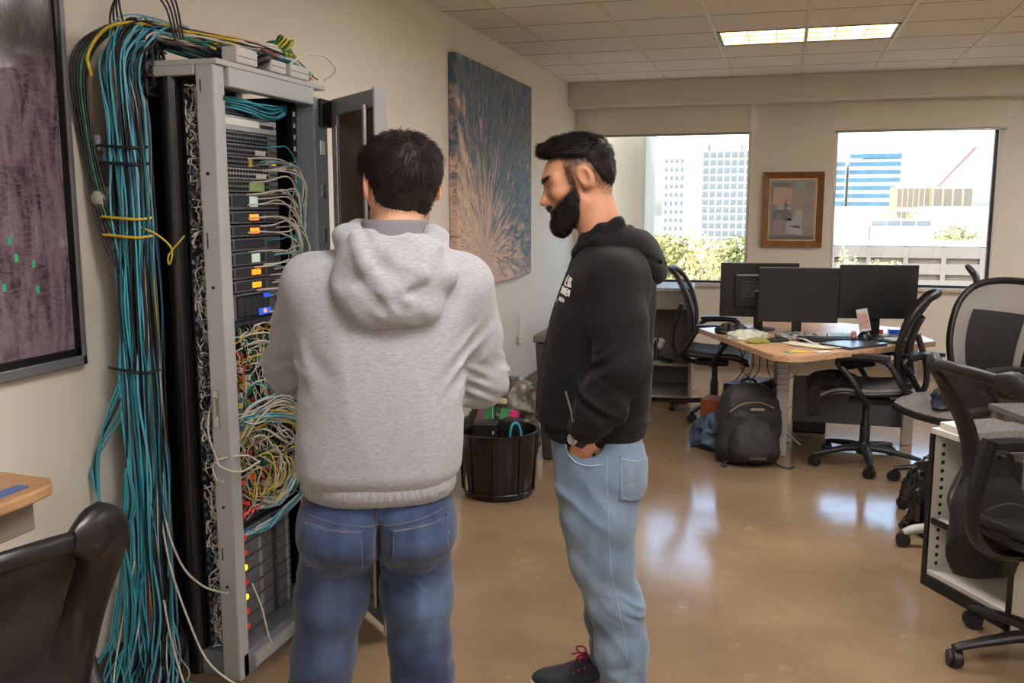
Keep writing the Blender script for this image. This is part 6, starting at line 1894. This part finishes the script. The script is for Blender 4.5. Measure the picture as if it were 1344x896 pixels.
    seam('seat_seam', jeans, [(-.012, .86), (-.010, .80), (-.007, .74)], M_thread, jn, .0009)
    seam('yoke_seam', jeans, [(-.17, .850), (-.09, .836), (-.012, .826), (.07, .836), (.15, .852)], M_thread, jn, .0009)
    # shoes
    shoe('shoe', p, (-.19, -.03), (-.215, .25), 0, .047, M_shoe, M_rubber_w, mat('lace_black', (20, 20, 22), .7))
    shoe('shoe', p, (.11, -.03), (.135, .25), 0, .047, M_shoe, M_rubber_w, mat('lace_black', (20, 20, 22), .7))
    return p
grey_person()
# ================================================================== person in the black hoodie (profile, facing the rack)
def dark_person():
    OX, OY = -0.478, 2.678
    rz = math.atan2(.176, .984)
    ho = (-.092, 0, 1.641)
    hax = head_axes(R(180 + 5), R(15.5))
    WR = (-.072, -.172, .935)
    EL = (.036, -.218, 1.125)
    SH = (.002, -.158, 1.365)
    def body(P):
        d = head_field(to_head(P, ho, hax))
        d = smin(d, chain(P, [(tuple(from_head((-.022, 0, -.02), ho, hax)), .052), ((-.050, 0, 1.53), .056), ((-.028, 0, 1.43), .066)], .03), .025)
        t = loft(P, [(.85, -.035, 0, .085, .13), (1.05, -.03, 0, .085, .13), (1.25, -.02, 0, .095, .15), (1.38, -.015, 0, .08, .14), (1.45, -.02, 0, .055, .075), (1.49, -.025, 0, .045, .05)])
        d = smin(d, t, .03)
        d = smin(d, chain(P, [(SH, .045), (EL, .036), (WR, .0285)], .02), .02)
        d = smin(d, chain(P, [((.005, .168, 1.375), .045), ((.05, .20, 1.125), .036), ((-.075, .15, .93), .028)], .02), .02)
        # hands pushed into the front pockets
        d = smin(d, hand_field(P, (-.074, -.168, .922), (-.030, .022, -.17), (0, 1, .2), .92, .22, 1), .012)
        d = smin(d, hand_field(P, (-.076, .146, .922), (-.030, -.02, -.17), (0, -1, .2), .92, .22, -1), .012)
        for hp, kn, an in (((-.02, -.09, .80), (-.02, -.10, .46), (.055, -.10, .09)), ((-.03, .09, .80), (-.035, .11, .46), (-.0, .12, .09))):
            d = smin(d, chain(P, [(hp, .055), (kn, .042), (an, .034)], .02), .03)
        return d
    def skin(V):
        b = np.array(lin((200, 144, 112)))
        c = np.tile(b, (len(V), 1))
        f, s, z = to_head(V.T, ho, hax)
        A = np.abs(s)
        g = lambda q: np.clip(q, 0, 1)[:, None]
        lips = g(1.3 - np.sqrt(((f - .112) / .016) ** 2 + (A / .024) ** 2 + ((z + .074) / .016) ** 2))
        c = c * (1 - lips) + np.array(lin((176, 96, 84))) * lips
        # close-shaved sides and nape
        fade = g((z + .075 - .62 * np.clip(f + .055, -.05, .2) * (f < .05)) / .08) * g((.055 - f) / .02) * g((.09 - z) / .02)
        earm = g((A - .0805) / .003)
        fade = fade * (1 - earm)
        c = c * (1 - .72 * fade) + np.array(lin((56, 44, 38))) * .72 * fade
        # brows
        br = g(1.6 - np.sqrt(((z - .0235 - .12 * (A - .03)) / .0042) ** 2 + ((A - .034) / .022) ** 2)) * g((f - .07) / .01)
        c = c * (1 - .9 * br) + np.array(lin((26, 18, 15))) * .9 * br
        # shadow of shaved hair under the cheekbone into the beard edge
        bd = beard_w(f, A, z)
        c = c * (1 - .85 * bd) + np.array(lin((30, 22, 19))) * .85 * bd
        return c
    def beard_w(f, A, z):
        g = lambda q: np.clip(q, 0, 1)
        line = -.006 - .63 * (f - .0266)         # upper edge of the beard falls towards the mouth
        back = np.interp(z, [-.16, -.13, -.097, -.05, .03], [.068, .052, .034, .024, .020])
        w = g((line - z) / .014 + .3) * g((f - back) / .008) * g((z + .160) / .01)
        side = g((.017 - np.abs(f - .034)) / .012) * g((.050 - z) / .020) * .8 * g((z + .06) / .02)   # sideburn
        mo = g(1.5 - np.sqrt(((f - .112) / .014) ** 2 + (A / .030) ** 2 + ((z + .0585) / .0065) ** 2))
        mouth = g(1.25 - np.sqrt(((f - .112) / .020) ** 2 + (A / .022) ** 2 + ((z + .0765) / .0115) ** 2))
        return (np.clip(np.maximum(np.maximum(w, side), mo) - mouth * 1.2, 0, 1))[:, None]
    ax = axis((-.27, .02, .0036), (.02, .16, .009))
    ay = axis((-.30, -.10, .006), (-.10, .10, .0036), (.10, .28, .009))
    az = axis((.05, .74, .02), (.74, .98, .005), (.98, 1.44, .015), (1.44, 1.755, .0036))
    V, F = nets(body, ax, ay, az)
    p = obj('person', np_mesh('person', V, F, skin(V)), M_skin, None, (OX, OY, 0), (0, 0, rz))
    tag(p, 'bearded person in a black zip hoodie and light blue jeans, hand in pocket', 'person')
    # eyes
    for sg in (-1, 1):
        c = from_head((.0885, sg * .033, .0035), ho, hax)
        e = obj('eye', MB().lathe([(.0128 * math.sin(a * math.pi / 12), -.0128 * math.cos(a * math.pi / 12)) for a in range(1, 12)], 18, tuple(c)), M_eye, p, smooth=80)
        ci = from_head((.0885 + .0100, sg * .033 - sg * .001, .0030), ho, hax)
        obj('iris', MB().lathe([(.0052 * math.sin(a * math.pi / 8), -.0052 * math.cos(a * math.pi / 8)) for a in range(1, 8)], 14, tuple(ci)), M_iris, e, smooth=80)
        # brow hairs
    # hair on top, swept forward
    def hairf(P):
        Q = to_head(P, ho, hax)
        f, s, z = Q
        d = ell(Q, (.010, 0, .026), (.098, .0755, .074))
        d = smin(d, ell(Q, (-.012, 0, .018), (.076, .074, .078)), .03)
        top = np.clip((z - .035) / .045, 0, 1)
        d = d - (.0045 + .013 * top)
        d = smin(d, chain(Q, [((-.02, 0, .088), .022), ((.045, 0, .100), .020), ((.086, 0, .110), .012)], .02), .03)
        d = smin(d, chain((f, np.abs(s), z), [((-.02, .035, .078), .020), ((.05, .032, .088), .018), ((.082, .026, .098), .011)], .02), .02)
        d = d - .007 * (ridge(f * 12, s * 60, z * 30, 2) - .5) - .004 * (vn(f * 50, s * 90, z * 60, 1) - .5)
        d = smax(d, -(z - (.062 + .30 * np.clip(f, -.02, .2) - 2.2 * np.clip(-f - .018, 0, .06))), .012)
        return smax(d, f - .104, .006)
    Vh, Fh = nets(hairf, axis((-.25, .02, .004)), axis((-.10, .10, .004)), axis((1.56, 1.79, .004)))
    hr = obj('hair', np_mesh('hair', Vh, Fh), M_hair2, p)
    fwd = hax[0]; upz = hax[2]
    def flow(r):
        f, s, z = to_head(r.T, ho, hax)
        top = np.clip((z - .06) / .03, 0, 1)[:, None]
        out = r - np.array(from_head((-.02, 0, .02), ho, hax))
        return top * (fwd[None] * 1.0 + upz[None] * .15) + (1 - top) * (out * 2 + fwd[None] * .2 - upz[None] * .8)
    def leng(r):
        f, s, z = to_head(r.T, ho, hax)
        return np.where(z > .075, .026, np.where(z > .05, .020, .008))
    obj('hair_strands', strands(Vh, Fh, lambda c: np.ones(len(c)), flow, leng, .0007, 6000, 4, .35, .20), M_hair2, hr)
    # stubble on the faded sides
    def reg_fade(c):
        f, s, z = to_head(c.T, ho, hax)
        m = (z > -.07 + .62 * np.clip(f + .055, -.05, .2)) & (f < .05) & (z < .075) & (np.abs(s) < .082) & ~((np.abs(f) < .03) & (z < .038))
        return np.clip((z + .08) / .12, .05, 1) * m
    obj('faded_sides', strands(V, F, reg_fade, lambda r: np.tile(-upz - fwd * .5, (len(r), 1)), .0065, .00045, 4500, 6, .35, .2), M_hair2, hr)
    # beard
    def bfield(P):
        Q = to_head(P, ho, hax)
        f, s, z = Q
        A = np.abs(s)
        hd = head_field(Q)
        line = -.014 - .63 * (f - .0266)
        th = .007 * np.clip((line - z) / .04, 0, 1) + .010 * np.clip((-z - .09) / .04, 0, 1)
        d = hd - th - .003 * (vn(f * 120, s * 120, z * 70, 1) - .5)
        d = smin(d, ell(Q, (.088, 0, -.116), (.029, .035, .024)), .015)
        d = smax(d, z - line, .008)
        d = smax(d, -(f - (.026 + .9 * np.clip(-z - .10, 0, .1) + .25 * np.clip(-z - .05, 0, .05))), .010)
        d = smax(d, -ell(Q, (.124, 0, -.0765), (.036, .030, .0175)), .006)
        mo = ell(Q, (.108, 0, -.0560), (.0145, .031, .0066))
        return smin(d, mo, .004)
    Vb, Fb = nets(bfield, axis((-.26, -.06, .0034)), axis((-.09, .09, .0036)), axis((1.455, 1.65, .0034)))
    br = obj('beard', np_mesh('beard', Vb, Fb), M_hair2, p)
    obj('beard_strands', strands(Vb, Fb, lambda c: np.ones(len(c)), lambda r: np.tile(-upz + fwd * .35, (len(r), 1)), .010, .0005, 5000, 8, .4, .3), M_hair2, br)
    def reg_side(c):
        f, s, z = to_head(c.T, ho, hax)
        w = beard_w(f, np.abs(s), z)[:, 0]
        return w * (np.abs(s) < .076) + 1e-9
    obj('whiskers', strands(V, F, reg_side, lambda r: np.tile(-upz + fwd * .3, (len(r), 1)), .0085, .00045, 4500, 9, .35, .25), M_hair2, br)
    def reg_brow(c):
        f, s, z = to_head(c.T, ho, hax)
        A = np.abs(s)
        return ((np.abs(z - .0235 - .12 * (A - .03)) < .0045) & (A > .010) & (A < .056) & (f > .06)) * 1.0 + 1e-9
    obj('eyebrows', strands(V, F, reg_brow, lambda r: np.tile(-fwd + upz * .1, (len(r), 1)), .007, .0004, 600, 10, .2, .2), M_hair2, p)
    # hoodie
    def hoodie(P):
        X, Y, Z = P
        d = loft(P, [(.905, -.046, 0, .138, .160), (.93, -.050, 0, .158, .178), (.97, -.052, 0, .160, .180), (1.06, -.046, 0, .158, .178), (1.18, -.032, 0, .150, .178), (1.30, -.015, 0, .140, .182), (1.37, -.008, 0, .124, .172), (1.42, -.008, 0, .106, .140), (1.46, -.012, 0, .085, .100), (1.50, -.018, 0, .074, .080)], 2.3)
        for sg in (-1, 1):
            sh = (SH[0], SH[1] * (1 if sg < 0 else -1), SH[2])
            el = EL if sg < 0 else (.05, .20, 1.125)
            wr = (-.066, -.176, .948) if sg < 0 else (-.066, .152, .945)
            mid = tuple((np.array(sh) + el) / 2)
            fm = tuple(np.array(el) * .45 + np.array(wr) * .55)
            a = chain(P, [(sh, .076), (mid, .070), (el, .065), (fm, .060), (wr, .050)], .03)
            ax_ = (np.array(wr) - el) / np.linalg.norm(np.array(wr) - el)
            t = (X - el[0]) * ax_[0] + (Y - el[1]) * ax_[1] + (Z - el[2]) * ax_[2]
            e = np.exp(-((t - .13) / .075) ** 2) * np.exp(-(((Y - el[1]) / .12) ** 2))
            a = a - e * .026 * (ridge(t * 34, X * 6 + Y * 6, Z * 5, 2) - .45)
            e = np.exp(-(((X - el[0] + .02) / .09) ** 2 + ((Y - el[1]) / .10) ** 2 + ((Z - el[2]) / .08) ** 2))
            a = a - e * .024 * (ridge(X * 8, Y * 6, Z * 24 - X * 18, 1) - .5)
            d = smin(d, a, .022 + .05 * np.clip((Z - 1.28) / .1, 0, 1))
        fold = .018 * (ridge(X * 5 + Y * 3, Y * 8, Z * 5 - X * 6, 1) - .5) + .006 * (vn(X * 6, Y * 6, Z * 10, 3) - .5)
        e = np.exp(-((Z - .95) / .05) ** 2)
        fold = fold + e * .012 * (ridge(X * 8, Y * 8, Z * 26, 0) - .5)
        d = d - fold
        return np.maximum(d, -cone(P, (-.035, 0, 1.40), (-.085, 0, 1.60), .060, .066))
    Vk, Fk = nets(hoodie, axis((-.24, .17, .006)), axis((-.33, .31, .0065)), axis((.895, 1.52, .006)))
    hd = obj('hoodie', np_mesh('hoodie', Vk, Fk), M_black, p)
    def band(P):
        ang = np.arctan2(P[1], P[0] + .046)
        o = loft(P, [(.878, -.046, 0, .134, .156), (.886, -.046, 0, .144, .164), (.925, -.048, 0, .150, .170), (.94, -.048, 0, .14, .16)]) - .001 * np.sin(ang * 120)
        return np.maximum(o, -loft(P, [(.86, -.046, 0, .122, .145), (.95, -.046, 0, .122, .145)]))
    sculpt('waistband', band, axis((-.22, .12, .005)), axis((-.19, .19, .006)), axis((.868, .95, .006)), M_black, hd)
    dr = np.subtract(WR, EL); dr = dr / np.linalg.norm(dr)
    a = np.array(WR) - dr * .022
    obj('cuff', MB().tube([a, a + dr * .012, a + dr * .036, a + dr * .044], [.040, .047, .042, .036], 20), M_black, hd, smooth=60)
    # hood resting behind the neck, with the collar climbing its sides
    def hood(P):
        X, Y, Z = P
        Q = (X, np.abs(Y), Z)
        d = ell(P, (.025, 0, 1.462), (.060, .104, .052))
        d = smin(d, ell(P, (.080, 0, 1.422), (.058, .116, .056)), .06)
        d = smin(d, ell(P, (.122, 0, 1.372), (.036, .100, .036)), .05)
        d = smin(d, chain(Q, [((.02, .095, 1.450), .020), ((-.040, .088, 1.462), .016), ((-.085, .058, 1.448), .013), ((-.112, .020, 1.420), .011)], .02), .03)
        d = smin(d, chain(Q, [((.030, 0, 1.510), .016), ((.012, .050, 1.512), .016), ((-.035, .072, 1.496), .014), ((-.082, .050, 1.470), .012), ((-.110, .014, 1.432), .010)], .02), .012)
        # crease between the lining and the shell, seen from the side
        d = smax(d, -chain(Q, [((.150, .02, 1.395), .004), ((.120, .100, 1.405), .005), ((.06, .125, 1.44), .004)], .01), .008)
        d = smax(d, -ell(P, (.045, 0, 1.495), (.045, .055, .040), ((.80, 0, -.60), (0, 1, 0), (.60, 0, .80))), .012)
        d = d - .003 * (ridge(X * 9 + Z * 8, Y * 10, Z * 14 - X * 12, 2) - .5)
        return np.maximum(d, -cone(P, (-.035, 0, 1.40), (-.085, 0, 1.60), .058, .064))
    sculpt('hood', hood, axis((-.15, .20, .005)), axis((-.16, .16, .005)), axis((1.30, 1.55, .005)), M_black, hd)
    # front zip, drawn up to the chest
    zp = []
    for z in np.linspace(.90, 1.40, 26):
        q = hit(hoodie, (-.45, -.045 + .0, z), (1, .0, 0), .6)
        if q is not None:
            zp.append(tuple(q - np.array([.001, 0, 0])))
    if len(zp) > 3:
        obj('zip', MB().tube(zp, .004, 6), mat('zip_black', (18, 18, 19), .4), hd)
        obj('zip_pull', MB().cbox((zp[-6][0] - .004, zp[-6][1] - .004, zp[-6][2] - .014), (.003, .008, .026)), M_steel, hd)
    pz = [hit(hoodie, (u, -.5, z), (0, 1, 0), .6) for u, z in ((-.128, 1.045), (-.120, 1.02), (-.112, .995), (-.103, .97))]
    pz = [tuple(q - np.array([0, .002, 0])) for q in pz if q is not None]
    if len(pz) > 1:
        obj('pocket_zip', MB().tube(pz, .003, 6), M_steel, hd)
    # chest print: three short lines of white lettering, rubbed and hard to read
    M_print = mat('white_print', (222, 220, 214), .8, var=.25, scale=90)
    rg = random.Random(3)
    mb = MB()
    dv = np.array([.30, .95, 0]); dv = dv / np.linalg.norm(dv)
    def stroke(a, b, w):
        A = hit(hoodie, (a[0] - dv[0] * .5, -.18 - dv[1] * .5 + .18 - .0, a[1]), dv, 1.0, 500)
        B = hit(hoodie, (b[0] - dv[0] * .5, -.18 - dv[1] * .5 + .18 - .0, b[1]), dv, 1.0, 500)
        if A is not None and B is not None:
            mb.tube([tuple(A - dv * .001), tuple(B - dv * .001)], w, 5)
    x0 = -.125
    def word(txt, x, z, cw, ch, w):
        G = {'T': (((0, 1), (1, 1)), ((.5, 1), (.5, 0))), 'E': (((0, 0), (0, 1)), ((0, 1), (1, 1)), ((0, .5), (.8, .5)), ((0, 0), (1, 0))), 'A': (((0, 0), (.5, 1)), ((.5, 1), (1, 0)), ((.25, .45), (.75, .45))),
             'R': (((0, 0), (0, 1)), ((0, 1), (.9, .85)), ((.9, .85), (.1, .5)), ((.3, .5), (1, 0))), 'I': (((.5, 0), (.5, 1)),), 'H': (((0, 0), (0, 1)), ((1, 0), (1, 1)), ((0, .5), (1, .5))), 'N': (((0, 0), (0, 1)), ((0, 1), (1, 0)), ((1, 0), (1, 1)))}
        for i, ch_ in enumerate(txt):
            for (a, b) in G[ch_]:
                stroke((x + i * cw + a[0] * cw * .72, z + a[1] * ch - .12 * (i * cw)), (x + i * cw + b[0] * cw * .72, z + b[1] * ch - .12 * (i * cw)), w)
    word('TEAR', x0 + .004, 1.338, .0115, .026, .0020)
    word('HINEH', x0 - .002, 1.314, .0098, .018, .0024)
    word('IHEHI', x0 - .004, 1.294, .0066, .010, .0014)
    if mb.v:
        obj('chest_print', mb, M_print, hd)
    # jeans
    NL = [((-.030, -.085, .82), .108), ((-.030, -.092, .66), .101), ((-.018, -.098, .53), .085), ((.020, -.100, .39), .071), ((.043, -.100, .26), .067), ((.056, -.100, .06), .066)]
    FL = [((-.050, .085, .82), .104), ((-.052, .095, .66), .098), ((-.045, .105, .53), .082), ((-.022, .112, .40), .070), ((.002, .116, .26), .062), ((.008, .12, .09), .056)]
    def jeans(P):
        X, Y, Z = P
        d = loft(P, [(.70, -.03, 0, .105, .14), (.76, -.035, 0, .128, .165), (.83, -.04, 0, .135, .168), (.90, -.045, 0, .130, .158), (.935, -.045, 0, .122, .15)], 2.4)
        d = smin(d, ell(P, (.035, -.07, .79), (.075, .080, .095)), .04)
        d = smin(d, ell(P, (.030, .07, .79), (.075, .080, .095)), .04)
        # pocket bulges over the hands
        d = smin(d, chain(P, [((-.088, -.150, .850), .030), ((-.115, -.138, .745), .036)], .02), .05)
        d = smin(d, chain(P, [((-.09, .13, .850), .030), ((-.115, .12, .745), .036)], .02), .05)
        legs = None
        for lg in (NL, FL):
            q = chain(P, lg, .05)
            e = np.exp(-(((Z - .40) / .055) ** 2)) * np.clip(.5 + (X - lg[3][0][0]) * 9, .15, 1.2)
            q = q - e * .014 * (ridge(X * 8, Y * 7, Z * 32 + X * 22, 1) - .45)
            e2 = np.exp(-(((Z - .16) / .10) ** 2))
            q = q - e2 * .010 * (ridge(X * 7, Y * 7, Z * 30 - X * 12, 2) - .4)
            legs = q if legs is None else np.minimum(legs, q)
        d = smin(d, legs, .03)
        d = d - .008 * (ridge(X * 8 + Z * 4, Y * 7, Z * 16 + X * 12, 3) - .5) * np.clip((.86 - Z) / .1, 0, 1)
        # pocket mouth
        mouth = ell(P, (-.072, -.150, .905), (.058, .060, .058))
        d = smax(d, -mouth, .008)
        return np.maximum(d, .045 - Z + .05 * (Y > .02))
    jc = jean_color((101, 122, 145), (170, 185, 198), [((-.11, -.13, .62), (.06, .10, .13), .75), ((-.07, -.15, .45), (.05, .10, .10), .6), ((.06, -.13, .80), (.05, .06, .07), .35), ((.0, -.16, .25), (.06, .08, .12), .35), ((-.12, .1, .6), (.06, .1, .14), .6)], 2)
    Vj, Fj = nets(jeans, axis((-.19, .15, .0058)), axis((-.22, .22, .006)), axis((.035, .945, .0058)))
    jn = obj('jeans', np_mesh('jeans', Vj, Fj, jc(Vj)), M_denim_l, p)
    patch('back_pocket', Vj, Fj, lambda c: (c[:, 0] > .028) & (c[:, 0] < .106) & (c[:, 2] < .862 - .35 * (c[:, 0] - .03)) & (c[:, 2] > .735 - .25 * (c[:, 0] - .03)) & (c[:, 1] < -.045), .0035, M_denim_l, jn, jc)
    seam('pocket_hem', jeans, [(.030, .858), (.06, .846), (.09, .838)], M_bthread, jn, .0016, lift=.004)
    seam('pocket_stitching', jeans, [(.030, .855), (.034, .80), (.040, .745), (.075, .730)], M_bthread, jn, .0010, lift=.004)
    seam('pocket_stitching', jeans, [(.036, .782), (.065, .792), (.092, .812)], mat('brown_thread', (120, 80, 60), .8), jn, .0010, lift=.004)
    seam('side_seam', jeans, [(-.010, .86), (-.004, .74), (.002, .62), (.012, .50), (.040, .38), (.060, .26), (.072, .12)], M_bthread, jn, .0012)
    seam('pocket_edge', jeans, [(-.136, .912), (-.122, .872), (-.096, .846), (-.06, .838), (-.018, .842)], M_bthread, jn, .0022, lift=.001)
    # watch and wristband
    ang = np.array(WR) + dr * .020
    T = Vector(dr); nrm = T.orthogonal().normalized(); bi = T.cross(nrm)
    def ring(c, r, w, th, n=24):
        return MB().lathe([(r, -w), (r + th, -w * .7), (r + th, w * .7), (r, w)], n, tuple(c), Matrix((nrm, bi, T)).transposed())
    w_ = obj('watch', ring(ang + dr * .012, .0300, .011, .003), mat('watch_strap_black', (22, 22, 24), .5), p, smooth=50)
    out = Vector((-.55, -.80, .15)); out = (out - T * out.dot(T)).normalized()
    cf = Vector(tuple(ang + dr * .010)) + out * .0315
    side = T.cross(out)
    obj('watch_case', MB().lathe([(.012, -.004), (.0175, -.003), (.018, .003), (.0155, .006), (.001, .0062)], 24, tuple(cf), Matrix((side, T, out)).transposed()), mat('watch_steel', (206, 206, 204), .22, metal=.9), w_, smooth=40)
    obj('watch_dial', MB().lathe([(.001, .0058), (.0135, .0058), (.0135, .0068), (.001, .0068)], 20, tuple(cf), Matrix((side, T, out)).transposed()), mat('watch_dial_silver', (190, 186, 176), .35, col2=(120, 116, 108), scale=700), w_)
    obj('wristband', ring(ang - dr * .006, .0312, .005, .002), mat('magenta_band', (214, 24, 128), .5), p, smooth=50)
    # shoes
    sh = shoe('shoe', p, (.050, .125), (-.245, .105), 0, .048, M_shoe, M_rubber_w, M_pink, .092)
    shoe('shoe', p, (.115, -.10), (-.175, -.125), 0, .048, M_shoe, M_rubber_w, M_pink, .092)
    return p
dark_person()
